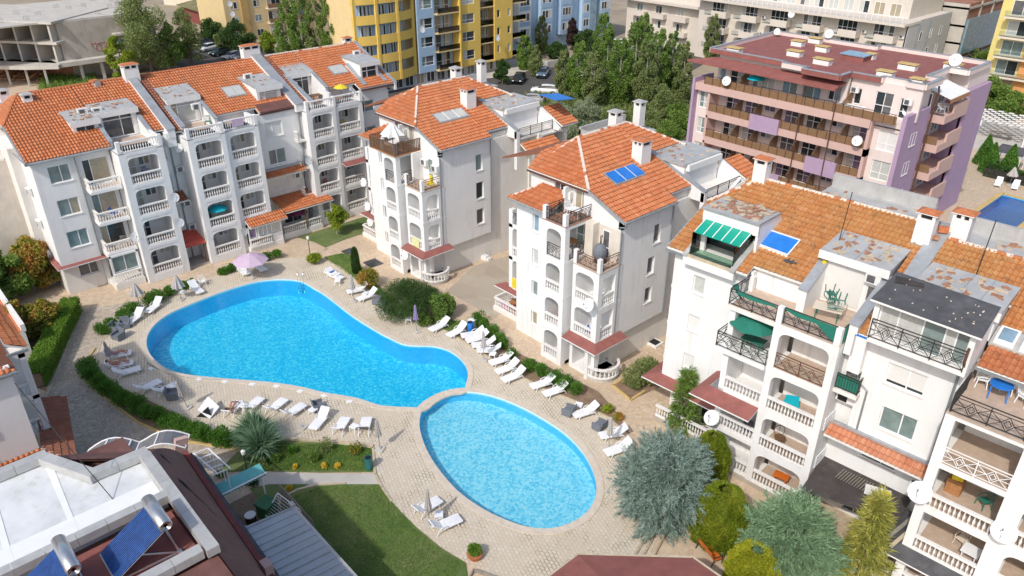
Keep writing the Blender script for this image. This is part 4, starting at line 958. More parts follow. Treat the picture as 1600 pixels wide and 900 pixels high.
    tile_roof(B, [P(.4, 37.7), P(.4, 43.5), P(xr_, 43.5), P(xr_, ya), P(-2.95, 37.7)])
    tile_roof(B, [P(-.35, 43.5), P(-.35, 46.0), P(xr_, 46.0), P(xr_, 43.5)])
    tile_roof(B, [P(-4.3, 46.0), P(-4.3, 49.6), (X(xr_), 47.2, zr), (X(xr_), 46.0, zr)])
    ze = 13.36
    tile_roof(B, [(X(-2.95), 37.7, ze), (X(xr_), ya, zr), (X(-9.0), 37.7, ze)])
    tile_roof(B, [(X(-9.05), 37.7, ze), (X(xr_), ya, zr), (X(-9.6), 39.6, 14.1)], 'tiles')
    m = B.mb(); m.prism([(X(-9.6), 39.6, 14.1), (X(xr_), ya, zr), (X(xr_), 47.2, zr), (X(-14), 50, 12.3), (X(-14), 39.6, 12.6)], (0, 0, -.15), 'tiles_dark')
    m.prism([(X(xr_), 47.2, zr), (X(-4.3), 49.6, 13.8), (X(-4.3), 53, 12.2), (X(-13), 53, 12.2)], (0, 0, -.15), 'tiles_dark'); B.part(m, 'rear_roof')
    ridge(B, (X(-2.95), 37.7, ze+.08), (X(xr_), ya, zr+.06)); ridge(B, (X(xr_), ya, zr+.05), (X(xr_), 47.2, zr+.05)); ridge(B, (X(xr_), 47.2, zr+.05), (X(-3.9), 49.9, 13.8)); ridge(B, (X(xr_), ya, zr+.05), (X(-9.05), 38.2, 13.5))
    m = B.mb(); m.prism([(X(.42), 37.62, 11.92), (X(.42), 37.72, 11.92), (X(-2.95), 37.72, 13.26), (X(-2.95), 37.62, 13.26)], (0, 0, .16), 'zinc'); m.box(X(.4), X(.5), 37.7, 43.5, 11.9, 12.02, 'zinc'); m.box(X(-9.1), X(-2.95), 37.6, 37.7, 13.2, 13.32, 'pipe_brown'); m.box(X(-.36), X(-.27), 43.5, 46, 12.2, 12.3, 'zinc'); B.part(m, 'gutter')
    pipe(B, [(X(.42), 38.05, 11.95), (X(.3), 38.0, 11.6), (X(-.1), 37.85, 11.5), (X(.06), 37.87, 11.2), (X(.06), 37.87, 3.1)]); pipe(B, [(X(-.75), 40.6, 2.6), (X(-.72), 40.6, .1)]); pipe(B, [(X(.06), 43.6, 11.9), (X(.06), 43.6, 2.8), (X(-.7), 43.9, 2.5), (X(-.72), 43.9, .1)])
    skylight(B, X(-3.75), X(-2.5), 40.1, 43.4, ZT, 'blue_sheet' if var == 3 else 'glass_curtain', 1)
    o = B.mb()
    for k in (1, 2): y = 40.1+3.3*k/3; o.beam((X(-3.7), y, ZT(X(-3.7), 0)+.21), (X(-2.55), y, ZT(X(-2.55), 0)+.21), .05, .03, 'white_paint')
    B.part(o, 'skylight_bars')
    if var == 3: m = B.mb(); m.prism([(X(-3.68), 40.2, ZT(X(-3.68), 0)+.2), (X(-3.68), 43.3, ZT(X(-3.68), 0)+.2), (X(-2.58), 43.3, ZT(X(-2.58), 0)+.2), (X(-2.58), 40.2, ZT(X(-2.58), 0)+.2)], (0, 0, .012), 'tarp_blue'); B.part(m, 'skylight_cover')
    chimney(B, X(-3.9), 44.4, 13.4, .95, 1.1, 2.0); chimney(B, X(-8.6), 46.8, 14.6, .8, .8, 1.5, cap='lead'); chimney(B, X(-9.2), 50.5, 13.9, .7, .7, 2.2, cap='lead')
    # rear dormer with a flat roof, roof balcony and small roofs behind the step in the eave
    m = B.mb(); m.box(X(-4.6), X(-1.2), 46.2, 50.6, 11.5, 13.65, 'plaster'); m.box(X(-1.2), X(-.9), 46.4, 50.6, 13.2, 13.66, 'white_paint'); m.box(X(-4.7), X(-1.1), 46.0, 50.7, 13.66, 13.78, 'lead')
    debris(m, X(-4.5), X(-1.4), 46.3, 50.4, lambda x, y: 13.78, 22); B.part(m, 'rear_dormer')
    cheek_pts = [(X(-4.0), 46.0, 13.9), (X(-.35), 46.0, 12.5)]
    m = B.mb(); m.prism([(X(-4.3), 46.0, 11.4), (X(.9), 46.0, 11.4), (X(.9), 46.0, 12.2), (X(-4.3), 46.0, 14.0)], (0, .3, 0), 'plaster'); m.prism([(X(-4.3), 45.95, 13.95), (X(.95), 45.95, 12.15), (X(.95), 45.95, 12.25), (X(-4.3), 45.95, 14.07)], (0, .4, 0), 'zinc'); m.box(X(.6), X(.95), 46.0, 46.35, 8.5, 12.1, 'plaster')
    m.box(X(-1.4), X(.9), 46.3, 51.0, 11.25, 11.42, 'plaster_warm'); m.prism([(X(-1.2), 50.7, 11.4), (X(1.6), 50.7, 11.4), (X(1.6), 50.7, 11.6), (X(-1.2), 50.7, 13.2)], (0, .3, 0), 'plaster'); B.part(m, 'roof_terrace')
    iron_rail(B, (X(.85), 46.4), (X(.85), 50.6), 11.42, .9, style='bars')
    tile_roof(B, [(X(.95), 46.4, 10.9), (X(1.9), 46.4, 10.4), (X(1.9), 50.6, 10.4), (X(.95), 50.6, 10.9)], 'tiles', 'small_roof'); tile_roof(B, [(X(-1.0), 51.0, 13.0), (X(1.7), 51.0, 11.8), (X(1.7), 53.2, 11.8), (X(-1.0), 53.2, 13.0)], 'tiles', 'small_roof')
    m = B.mb(); m.box(X(-12), X(-8.5), 46.5, 52, 11, 13.5, 'plaster'); m.box(X(-12.1), X(-8.4), 46.4, 46.6, 13.4, 13.9, 'lead'); m.box(X(-12.1), X(-11.9), 46.4, 52.1, 13.4, 14.1, 'lead'); m.box(X(-11.9), X(-8.4), 46.6, 52, 13.5, 13.56, 'lead'); debris(m, X(-11.5), X(-9), 47, 51.5, lambda x, y: 13.56, 10); B.part(m, 'rear_block')
    return B
T3 = tower('apartment_tower', -30.5, 'white tower block in the middle with blue sheeted skylight and black iron terrace rails', 3)
T2 = tower('apartment_tower', -50.7, 'white tower block next to the long row, with pale skylight and brown wooden terrace railing', 2)
dish(T3, -30.7, 35.3, 6.4, (-.2, -1, .45), .5, (0, .5, 0)); dish(T2, -52.4, 34.9, 2.5, (.2, -1, .3), .42, (0, .5, 0))
dish(T2, -61.6, 36.9, 6.3, (.2, -1, .3), .42, (0, .4, 0)); dish(T2, -61.3, 36.9, 3.9, (.2, -1, .3), .42, (0, .4, 0)); dish(T2, -60.9, 36.8, 2.4, (.2, -1, .3), .42, (0, .4, 0))
m = T2.mb(); m.prism([(-51.6, 50.5, 14.3), (-49.4, 50.5, 14.2), (-49.4, 53, 13.9), (-51.6, 53, 14.0)], (0, 0, .04), 'tarp_blue'); T2.part(m, 'blue_sheet_roof')
# ------------------------------------------------------------------ ground, paving, pools
def smooth_closed(pts, k=5):
    out = []; n = len(pts)
    for i in range(n):
        p0, p1, p2, p3 = [Vector(pts[(i+j-1) % n]).to_2d() for j in range(4)]
        for s in range(k):
            t = s/k
            out.append(tuple(.5*((2*p1)+(-p0+p2)*t+(2*p0-5*p1+4*p2-p3)*t*t+(-p0+3*p1-3*p2+p3)*t*t*t)))
    return out
def px(pts, z=0): return [G2(x, y, z) for x, y in pts]
def offset(poly, d):
    n = len(poly); area = sum(poly[i][0]*poly[(i+1) % n][1]-poly[(i+1) % n][0]*poly[i][1] for i in range(n))
    sg = 1 if area > 0 else -1; out = []
    for i in range(n):
        a, b, c = Vector(poly[i-1]), Vector(poly[i]), Vector(poly[(i+1) % n])
        t = (c-a).normalized(); out.append((b.x+t.y*d*sg, b.y-t.x*d*sg))
    return out
from mathutils.geometry import tessellate_polygon
def sheet(name, poly, z, mat, holes=(), kind='structure', thick=0.0):
    loops = [[Vector((x, y, 0)) for x, y in poly]]+[[Vector((x, y, 0)) for x, y in h] for h in holes]
    flat = [p for l in loops for p in l]; tri = tessellate_polygon(loops)
    m = MB(); m.add([(p.x, p.y, z) for p in flat], [t if ((flat[t[1]]-flat[t[0]]).cross(flat[t[2]]-flat[t[0]])).z > 0 else t[::-1] for t in tri], mat)
    if thick: 
        for l in loops:
            n = len(l); m.add([(p.x, p.y, z) for p in l]+[(p.x, p.y, z-thick) for p in l], [(i, (i+1) % n, n+(i+1) % n, n+i) for i in range(n)], mat)
    o = m.build(name); tag(o, kind=kind); return o
def ring(name, inner, outer, z0, z1, mat, kind='structure', kerb=True):
    n = len(inner); m = MB()
    vs = [(x, y, z1) for x, y in inner]+[(x, y, z1) for x, y in outer]+[(x, y, z0) for x, y in inner]+[(x, y, z0) for x, y in outer]
    fs = []
    for i in range(n):
        j = (i+1) % n; fs += [(i, j, n+j, n+i), (2*n+i, 2*n+j, j, i), (n+i, n+j, 3*n+j, 3*n+i)]
    m.add(vs, fs, mat); o = m.build(name); tag(o, kind=kind); return o
def band(name, pts, w, z0, h, mat, kind='structure', lbl=None, cat=None):
    m = MB()
    for a, b in zip(pts, pts[1:]):
        d = Vector((b[0]-a[0], b[1]-a[1])); 
        if d.length < 1e-3: continue
        e = d.normalized()*.02
        m.beam((a[0]-e.x, a[1]-e.y, z0+h/2), (b[0]+e.x, b[1]+e.y, z0+h/2), w, h, mat)
    o = m.build(name); 
    if kind: tag(o, kind=kind)
    else: tag(o, lbl, cat)
    return o

big = [(440,437),(470,440),(490,451),(510,463),(550,494),(590,519),(615,532),(632,539),(652,541),(675,541.5),(695,546),(709,553),(720,562),(728,573),(731,585),(729,597),(724,609),(705,612),(688,618),(673,627),(660,637),(640,637),(615,636),(590,633),(555,622),(507,614),(470,605),(432,599),(400,596),(350,592),(300,587),(268,580),(248,568),(234,553),(229,536),(233,520),(246,504),(268,489),(300,475),(335,461),(370,449),(405,440)]
small = [(661,640),(672,630),(690,620),(712,614),(735,613),(765,618),(800,630),(840,650),(880,676),(908,704),(926,735),(932,765),(924,792),(903,812),(870,825),(835,826),(800,817),(760,799),(720,772),(690,740),(668,706),(657,675),(656,655)]
Zw = -.10
bigw = smooth_closed(px(big, 0), 3); smw = smooth_closed(px(small, 0), 4)
deck_px = [(150,560),(158,533),(185,510),(220,485),(262,462),(312,437),(352,426),(402,414),(447,403),(500,404),(530,417),(566,446),(604,472),(652,499),(700,519),(742,545),(800,582),(852,608),(905,630),(955,655),(985,690),(1010,740),(1030,800),(1032,830),(1010,880),(960,935),(850,940),(770,900),(728,878),(690,855),(650,822),(612,784),(597,762),(586,742),(583,700),(520,692),(470,688),(420,684),(370,690),(318,668),(268,642),(222,620),(182,602),(155,585)]
deck = px(deck_px)
# hole outlines
big_o = offset(bigw, .42); sm_o = offset(smw, .45)
hole = None
BIGGND = [(-420, -260), (300, -260), (300, 620), (-420, 620)]
sheet('ground', BIGGND, -.03, 'earth', [offset(bigw, .3), offset(smw, .3), [(-23.6, 84.2), (-19.2, 84.2), (-19.2, 98), (-23.6, 98)]])
# tan stone paving around the buildings
pav = [(-76, 2), (-44, -6), (-25, 4), (-14, 16), (-6, 18), (8, 30), (8, 60), (-20, 60), (-76, 60)]
sheet('stone_paving', pav, -.012, 'crazy_paving', [offset(bigw, .3), offset(smw, .3)])
pathpoly = px([(108,488),(255,462),(230,480),(160,528),(130,590),(145,606),(180,636),(215,662),(280,690),(370,702),(395,712),(352,740),(330,760),(300,760),(200,800),(0,800),(70,640),(75,600)])
sheet('footpath', pathpoly, .0, 'path_paving')
sheet('pool_deck', deck, .02, 'hex_pavers', [offset(bigw, .3), offset(smw, .3)], thick=.06)
sheet('concrete_yard', px([(697,455),(742,415),(800,398),(800,470),(775,497),(762,490)]), -.004, 'stained_concrete')
ring('pool_coping', bigw, big_o, -.06, .06, 'coping'); ring('pool_coping', smw, sm_o, -.06, .066, 'coping')
def basin(name, poly, d, wm, fm):
    n = len(poly); m = MB()
    m.add([(x, y, .058) for x, y in poly]+[(x, y, -.16) for x, y in poly], [(i, (i+1) % n, n+(i+1) % n, n+i) for i in range(n)], 'pool_white')
    m.add([(x, y, -.16) for x, y in poly]+[(x, y, -d) for x, y in poly], [(i, (i+1) % n, n+(i+1) % n, n+i) for i in range(n)], wm)
    tri = tessellate_polygon([[Vector((x, y, 0)) for x, y in poly]]); m.add([(x, y, -d) for x, y in poly], tri, fm)
    tag(m.build(name), kind='structure')
ins = lambda p: offset(p, -.004)
basin('pool_basin', ins(bigw), 1.65, 'mosaic_wall', 'mosaic_deep'); basin('pool_basin', ins(smw), .75, 'mosaic_wall', 'mosaic')
sheet('pool_water', offset(bigw, -.01), -.05, 'water'); sheet('pool_water', offset(smw, -.01), -.05, 'water_shallow')
# lawns
Gs = lambda nm, pts, z=.03: sheet(nm, px(pts), z, 'grass')
Gs('lawn', [(464,371),(515,355),(580,336),(592,352),(577,362),(540,374),(508,387),(490,378)])
Gs('lawn', [(506,402),(534,396),(551,400),(575,432),(600,455),(640,480),(700,500),(742,506),(712,522),(652,499),(604,472),(566,446),(530,417)])
Gs('lawn', [(430,688),(520,693),(583,698),(584,738),(500,739),(400,736),(340,738),(372,705)])
Gs('lawn', [(390,764),(420,757),(484,757),(462,766),(440,778),(420,800)])
Gs('lawn', [(440,779),(470,766),(500,759),(540,757),(594,757),(612,786),(650,824),(690,857),(728,880),(735,930),(600,990),(470,900),(430,830)], .03)
sheet('concrete_walk', px([(352,742),(400,737),(500,740),(585,740),(594,757),(500,758),(465,764),(400,760),(365,757)]), .02, 'concrete_pale')
band('lawn_edging', px([(438,780),(465,766),(495,758.5),(540,756)]), .12, .0, .1, 'curb')
band('path_kerb', px([(148,545),(133,568),(129,590),(147,606),(180,634),(215,660),(250,676),(290,690),(370,702),(398,716)]), .14, 0, .09, 'curb_yellow')
band('path_kerb', px([(125,487),(105,540),(75,618)]), .12, 0, .08, 'curb')
band('deck_kerb', deck[31:]+deck[:1], .16, -.02, .10, 'curb')
band('deck_kerb', deck[:20], .16, -.02, .07, 'curb')
band('lawn_kerb', px([(583,698),(560,694),(500,690),(440,686),(425,684)]), .18, 0, .14, 'curb')
# planting bed soil
sheet('soil_bed', px([(128,588),(150,568),(185,600),(225,622),(270,645),(320,670),(372,690),(392,712),(370,700),(290,688),(250,674),(215,657),(180,632),(147,604)]), .012, 'soil')
sheet('soil_bed', px([(690,512),(742,505),(800,548),(842,566),(935,612),(960,640),(985,680),(955,655),(905,630),(852,608),(800,582),(742,545)]), .026, 'soil')
sheet('soil_bed', px([(957,603),(1003,575),(1045,598),(985,626)]), .012, 'soil'); band('bed_kerb', px([(957,603),(1000,577),(1008,580)]), .15, 0, .12, 'curb_yellow'); band('bed_kerb', px([(957,603),(985,626),(1007,612)]), .15, 0, .12, 'curb_yellow')
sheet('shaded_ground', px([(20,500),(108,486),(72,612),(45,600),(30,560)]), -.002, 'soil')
# steps down in the lower right
st = MB()
for k, (a, b) in enumerate((((1014,829),(990,868)), ((1025,829),(1003,868)), ((1040,829),(1020,868)))):
    p, q = G(*a), G(*b); st.beam((p.x, p.y, .06-.02*k), (q.x, q.y, .06-.02*k), .1, .07, 'curb'); st.beam((p.x+.12, p.y+.06, .03), (q.x+.12, q.y+.06, .03), .05, .05, 'soil')
tag(st.build('steps'), kind='structure')
# roads and yards further back
sheet('road', [(-104, 70), (-96, 84), (-88, 92), (-84, 120), (-100, 175), (-112, 170), (-104, 120), (-104, 105), (-112, 80), (-175, 58), (-175, 45)], -.022, 'asphalt')
sheet('forecourt', [(-116, 70), (-111, 72), (-104, 95), (-107, 110), (-114, 104)], -.018, 'concrete_pale')
sheet('car_park', [(-175, 56), (-140, 52), (-140, 72), (-175, 76)], -.018, 'asphalt')
sheet('sandy_ground', [(-150, 10), (-100, 8), (-98, 40), (-140, 36), (-170, 34), (-175, 15)], -.02, 'sand')
sheet('undergrowth', [(-96, 62), (-60, 62), (-50, 95), (-60, 112), (-84, 112), (-92, 88)], -.016, 'scrub')
sheet('paved_yard', [(-30, 84), (0, 84), (0, 130), (-45, 140), (-44, 118), (-27, 96)], -.014, 'crazy_paving', [[(-23.6, 84.2), (-19.2, 84.2), (-19.2, 98), (-23.6, 98)]])
m = MB(); m.box(-23.6, -19.2, 84.2, 98, -1.3, -1.25, 'mosaic_wall'); 
for a in ((-23.7, -23.55, 84.1, 98.1), (-19.25, -19.1, 84.1, 98.1), (-23.6, -19.2, 84.1, 84.25), (-23.6, -19.2, 97.95, 98.1)): m.box(a[0], a[1], a[2], a[3], -1.3, 0, 'mosaic_wall')
tag(m.build('rear_pool_basin'), kind='structure'); sheet('rear_pool_water', [(-23.55, 84.25), (-19.25, 84.25), (-19.25, 97.95), (-23.55, 97.95)], -.1, 'water_dark')
m = MB()
for a in ((-24.1, -23.55, 84, 98.6), (-19.25, -18.8, 84, 98.6), (-23.6, -19.2, 97.95, 98.6)): m.box(*a, -.02, .05, 'curb_yellow')
tag(m.build('rear_pool_coping'), kind='structure')
# ------------------------------------------------------------------ the large white building on the right (front looks to -Y, turned 3.6 degrees)
B4 = Bld('apartment_block', -10, 44, R(3.6), 'big white block at the right edge with weathered orange roof and stacked arched balconies')
V0 = 35.85
LV = [.3, 2.95, 5.7, 8.6, 11.4]
ZB = lambda x, y: 12.59+.42*(y-37.45)
m = B4.mb(); m.box(-22.4, -9.9, 39.0, 51.5, 0, 11.3, 'plaster_warm'); m.box(-9.9, 9, 38.4, 51.5, 0, 11.1, 'plaster_warm')
m.prism([(-22.55, 38.2, 11.0), (-22.55, 44.6, 11.0), (-22.55, 44.6, 15.3), (-22.55, 38.2, 12.6)], (.2, 0, 0), 'plaster'); m.box(-17.2, -9.9, 39.95, 51.5, 11.3, 12.6, 'plaster_warm'); B4.part(m, 'main_body')
# left plain wall with small windows, overhanging the ground floor
WL = [(-21.15, -20.35, 9.95, 11.15), (-21.15, -20.35, 7.25, 8.4), (-21.15, -20.35, 4.4, 5.5)]
m = B4.mb(); wall(m, 'f', 37.9, -22.6, -17.3, 3.0, 12.35, .3, WL, 'plaster'); m.box(-22.6, -22.3, 38.2, 51, 3.0, 12.3, 'plaster'); m.box(-22.6, -17.3, 38.2, 39.0, 3.0, 3.15, 'plaster'); B4.part(m, 'wall')
window(B4, 'f', 37.9, *WL[0], split=(), gl='glass_curtain'); window(B4, 'f', 37.9, *WL[1], split=(), gl='shutter'); window(B4, 'f', 37.9, *WL[2], split=(), gl='shutter')
m = B4.mb(); wall(m, 'f', 38.6, -22.0, -17.2, 0, 3.0, .3, [(-19.8, -18.6, .1, 2.2)], 'plaster_warm'); m.box(-22.0, -21.7, 38.9, 51, 0, 3.0, 'plaster_dirty'); B4.part(m, 'ground_floor_wall'); window(B4, 'f', 38.6, -19.8, -18.6, .1, 2.2, split=(.5,), gl='glass_dark', sill=False)
m = B4.mb(); m.prism([(-23.6, 37.0, 2.8), (-17.4, 37.0, 2.8), (-17.4, 37.95, 3.08), (-22.8, 37.95, 3.08)], (0, 0, .09), 'white_paint', 'bitumen_red'); m.prism([(-23.6, 37.0, 2.8), (-22.8, 37.95, 3.08), (-22.8, 42, 3.08), (-23.6, 42, 2.8)], (0, 0, .088), 'white_paint', 'bitumen_red'); B4.part(m, 'canopy')
m = B4.mb(); m.box(-22.3, -17.2, 36.9, 37.1, 0, .4, 'concrete'); B4.part(m, 'terrace_wall'); balustrade(B4, (-22.2, 37.0), (-17.4, 37.0), .4, .9)
# rear-left small balconies
m = B4.mb()
for z in (3.1, 5.9, 8.7): m.box(-23.9, -22.6, 40.0, 43.0, z-.28, z, 'plaster_warm')
m.box(-23.9, -23.6, 42.7, 43, 2.8, 11.3, 'plaster_warm'); B4.part(m, 'side_balcony_slab')
for z in (5.9, 8.7): balustrade(B4, (-23.8, 40.1), (-22.6, 40.1), z, .9); balustrade(B4, (-23.8, 40.2), (-23.8, 42.9), z, .9)
# left bay: set-back lower balconies and canopy, iron railed ones above
m = B4.mb()
m.box(-17.45, -17.1, V0, 37.9, 0, 11.15, 'plaster'); m.box(-17.1, -14.75, 37.95, 38.1, 0, 11.1, 'plaster')
for z in LV[1:]: m.box(-17.45, -14.75, V0, 38, z-.28, z-.004, 'plaster')
m.box(-17.9, -14.75, V0-.35, V0, LV[3]-.28, LV[3], 'plaster'); m.box(-17.6, -14.75, V0-.15, V0, LV[4]-.28, LV[4], 'plaster_warm'); m.box(-17.45, -14.75, V0, 38, 0, .3, 'plaster')
B4.part(m, 'loggia')
m = B4.mb(); m.prism([(-18.7, 34.7, 5.15), (-14.75, 34.7, 5.15), (-14.75, V0, 5.45), (-18.0, V0, 5.45)], (0, 0, .09), 'white_paint', 'bitumen_red'); m.prism([(-18.7, 34.7, 5.15), (-18.0, V0, 5.45), (-18.0, 38, 5.45), (-18.7, 38, 5.15)], (0, 0, .088), 'white_paint', 'bitumen_red'); B4.part(m, 'canopy')
for z in LV[:3]: balustrade(B4, (-17.1, V0+.1), (-14.75, V0+.1), z, .92)
m = B4.mb(); iron_rail(B4, (-17.85, V0-.28), (-14.75, V0-.28), LV[3], 1.0, mb=m); iron_rail(B4, (-17.85, V0-.28), (-17.85, 37.6), LV[3], 1.0, mb=m); B4.part(m, 'railing')
m = B4.mb(); iron_rail(B4, (-17.55, V0-.08), (-14.75, V0-.08), LV[4], 1.0, mb=m); iron_rail(B4, (-17.55, V0-.08), (-17.55, 38.2), LV[4], 1.0, style='bars', mb=m); B4.part(m, 'railing')
for z in LV[:4]:
    door_win(B4, 'f', 37.93, -16.6, -15.9, z, gl=['glass_dark', 'glass_smoke']); window(B4, 'f', 37.93, -15.7, -14.9, z+1.0, z+2.1, split=(), rec=-.03, sill=False)
# right bay
def bay(x0, x1, o0, o1, yf, yb, lv, rails, arches=True, topm='terrace_tile'):
    m = B4.mb(); m.box(x0, o0, yf, yf+.42, 0, lv[-1]+.0, 'plaster'); m.box(o1, x1, yf, yf+.42, 0, lv[-1], 'plaster'); m.box(x0, x0+.14, yf+.42, yb, 0, lv[-1], 'plaster'); m.box(o1+.1, x1-.001, yf+.42, yb, 0, lv[-1], 'plaster'); m.box(o0, o1, yb-.02, yb+.1, 0, lv[-1]-.3, 'plaster')
    for i, z in enumerate(lv):
        m.box(x0+.14, o1+.1, yf+.02 if i else yf, yb-.02, (z-.28) if i else 0, z-.004, 'plaster')
        if i and arches: m.box(o0, o1, yf+.03, yf+.25, z-.5, z-.28, 'plaster'); arch(m, o0, o1, yf+.02, yf+.25, z-.5, .45, 'plaster')
    B4.part(m, 'loggia')
    for i, z in enumerate(lv[:-1]):
        f = B4.mb(); f.box(o0+.01, o1-.01, yf+.06, yb-.04, z-.003, z+.012, topm if i < 3 else 'terrace_tile'); B4.part(f, 'balcony_floor')
        st = rails[i]
        if st == 'w': balustrade(B4, (o0, yf+.1), (o1, yf+.1), z, .92)
        elif st == 'i': iron_rail(B4, (o0, yf+.08), (o1, yf+.08), z, .98, 'iron_rust')
        elif st == 'm': iron_rail(B4, (o0, yf+.06), (o1, yf+.06), z, .95, 'iron_white')
        w = o1-o0
        window(B4, 'f', yb-.04, o0+.25, o0+w*.62, z+1.0, z+1.95, split=(.5,), rec=-.03, sill=False, gl=['glass_dark', 'glass_smoke', 'glass_green']); door_win(B4, 'f', yb-.04, o0+w*.68, o1-.12, z, gl=['glass_dark', 'glass_smoke'], split=())
bay(-14.75, -11.15, -14.35, -11.55, V0-.1, 37.9, LV, ['w', 'w', 'w', 'i'])
m = B4.mb()
for x in (-14.7, -11.5): m.box(x, x+.32, V0-.15, V0+.17, 11.4, 12.4, 'plaster')
m.box(-17.45, -11.15, V0-.1, 39.9, 11.39, 11.42, 'terrace_tile'); m.box(-17.6, -14.5, 38.45, 38.6, 11.4, 12.75, 'plaster'); m.box(-17.6, -17.4, 38.0, 38.5, 11.4, 12.6, 'plaster'); m.box(-11.15, -10.9, 37.0, 39.8, 8, 12.0, 'plaster'); B4.part(m, 'terrace')
m = B4.mb(); iron_rail(B4, (-14.35, V0), (-11.5, V0), 11.42, 1.0, mb=m); iron_rail(B4, (-11.2, V0+.2), (-11.2, 37.0), 11.42, 1.0, style='bars', mb=m); B4.part(m, 'railing')
# green cloths tied to the rail
def cloth(B, pts, mat, name, thick=.02):
    m = B.mb(); m.prism(pts, (0, thick, 0), mat); return B.part(m, name)
cloth(B4, [(-17.1, V0-.14, 12.40), (-14.8, V0-.14, 12.38), (-14.8, V0-.14, 12.30), (-15.6, V0-.16, 12.20), (-16.4, V0-.16, 12.15), (-17.1, V0-.14, 12.25)], 'fab_green', 'screen_cloth')
cloth(B4, [(-14.3, V0-.07, 12.42), (-11.5, V0-.07, 12.40), (-11.5, V0-.07, 11.5), (-12.6, V0-.09, 12.2), (-13.6, V0-.09, 12.15), (-14.3, V0-.07, 12.32)], 'fab_green', 'screen_cloth')
m = B4.mb(); m.box(-11.17, -11.14, V0+.2, 37.0, 11.5, 12.4, 'fab_green'); m.prism([(-17.6, 35.9, 12.5), (-17.6, 36.6, 12.4), (-17.0, 36.2, 11.6)], (0, .02, 0), 'fab_green'); B4.part(m, 'screen_cloth')
# roof of the left part
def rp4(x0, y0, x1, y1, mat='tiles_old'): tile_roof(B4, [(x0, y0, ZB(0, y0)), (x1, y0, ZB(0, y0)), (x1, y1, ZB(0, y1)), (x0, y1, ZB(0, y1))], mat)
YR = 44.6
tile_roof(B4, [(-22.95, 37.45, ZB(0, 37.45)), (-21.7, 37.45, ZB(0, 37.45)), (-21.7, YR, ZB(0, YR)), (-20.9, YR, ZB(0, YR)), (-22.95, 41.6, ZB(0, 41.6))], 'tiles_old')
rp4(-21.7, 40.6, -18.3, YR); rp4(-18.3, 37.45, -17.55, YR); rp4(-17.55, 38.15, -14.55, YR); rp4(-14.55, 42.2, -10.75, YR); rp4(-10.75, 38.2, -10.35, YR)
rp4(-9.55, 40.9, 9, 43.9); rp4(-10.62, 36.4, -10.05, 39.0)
ridge(B4, (-20.9, YR, ZB(0, YR)+.05), (-10.0, YR, ZB(0, YR)+.05)); ridge(B4, (-22.95, 41.6, ZB(0, 41.6)+.05), (-20.9, YR, ZB(0, YR)+.05)); ridge(B4, (-9.4, 43.9, ZB(0, 43.9)+.05), (9, 43.9, ZB(0, 43.9)+.05))
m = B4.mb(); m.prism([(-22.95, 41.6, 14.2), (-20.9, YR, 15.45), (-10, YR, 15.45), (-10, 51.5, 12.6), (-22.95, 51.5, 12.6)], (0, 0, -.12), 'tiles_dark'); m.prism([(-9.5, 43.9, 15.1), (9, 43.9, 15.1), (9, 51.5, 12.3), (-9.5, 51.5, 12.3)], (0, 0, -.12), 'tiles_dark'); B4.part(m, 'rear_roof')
m = B4.mb(); m.box(-23.0, -17.5, 37.36, 37.45, 12.36, 12.5, 'pipe_grey'); m.prism([(-23.05, 37.4, 12.35), (-22.95, 37.4, 12.35), (-22.95, 41.6, 14.1), (-23.05, 41.6, 14.1)], (0, 0, .2), 'zinc'); B4.part(m, 'gutter')
# glazed roof bay with a green awning
m = B4.mb(); m.box(-21.7, -18.3, 37.3, 39.9, 12.0, 12.45, 'white_paint'); m.prism([(-21.75, 37.25, 12.5), (-21.45, 37.25, 12.5), (-21.45, 40.6, 13.95), (-21.75, 40.6, 13.95)], (0, 0, .12), 'lead'); m.prism([(-18.6, 37.25, 12.5), (-18.25, 37.25, 12.5), (-18.25, 40.6, 13.95), (-18.6, 40.6, 13.95)], (0, 0, .12), 'lead'); m.box(-21.5, -18.5, 39.85, 40.0, 12.4, 14.4, 'glass_dark'); m.box(-21.4, -21.1, 38.6, 38.8, 12.4, 14.1, 'white_paint')
m.box(-21.5, -18.5, 37.35, 37.5, 12.45, 12.62, 'curb'); B4.part(m, 'roof_bay')
m = B4.mb(); m.box(-21.45, -18.55, 37.55, 37.58, 12.6, 13.1, 'clear_green'); m.box(-18.62, -18.59, 37.6, 39.8, 12.6, 14.0, 'clear_green'); m.box(-21.42, -21.39, 37.6, 39.8, 12.6, 14.0, 'clear_green'); B4.part(m, 'glass_screen')
m = B4.mb(); c = [(-21.4, 37.75, 13.95), (-18.4, 37.75, 13.95), (-18.35, 39.0, 14.42), (-21.45, 39.0, 14.42)]; m.prism(c, (0, 0, .04), 'awn_green')
for k in range(6): x = -21.4+3.0*k/5; m.beam((x, 37.75, 14.0), (x-.02, 39.0, 14.47), .05, .03, 'white_paint')
B4.part(m, 'awning')
m = B4.mb(); m.box(-21.65, -18.0, 38.95, 39.1, 14.35, 15.05, 'white_paint'); m.prism([(-21.7, 38.85, 15.05), (-17.95, 38.85, 15.05), (-17.95, 41.4, 15.0), (-21.7, 41.4, 15.0)], (0, 0, .12), 'zinc', 'lead'); m.prism([(-18.15, 39.0, 13.2), (-18.15, 42, 14.4), (-18.15, 41.4, 15.05), (-18.15, 39.0, 15.05)], (.15, 0, 0), 'white_paint'); m.prism([(-21.65, 39.0, 13.2), (-21.65, 42, 14.4), (-21.65, 41.4, 15.05), (-21.65, 39.0, 15.05)], (.15, 0, 0), 'white_paint'); debris(m, -21.4, -18.3, 39.2, 41.3, lambda x, y: 15.17, 75, s=.36); B4.part(m, 'bay_roof')
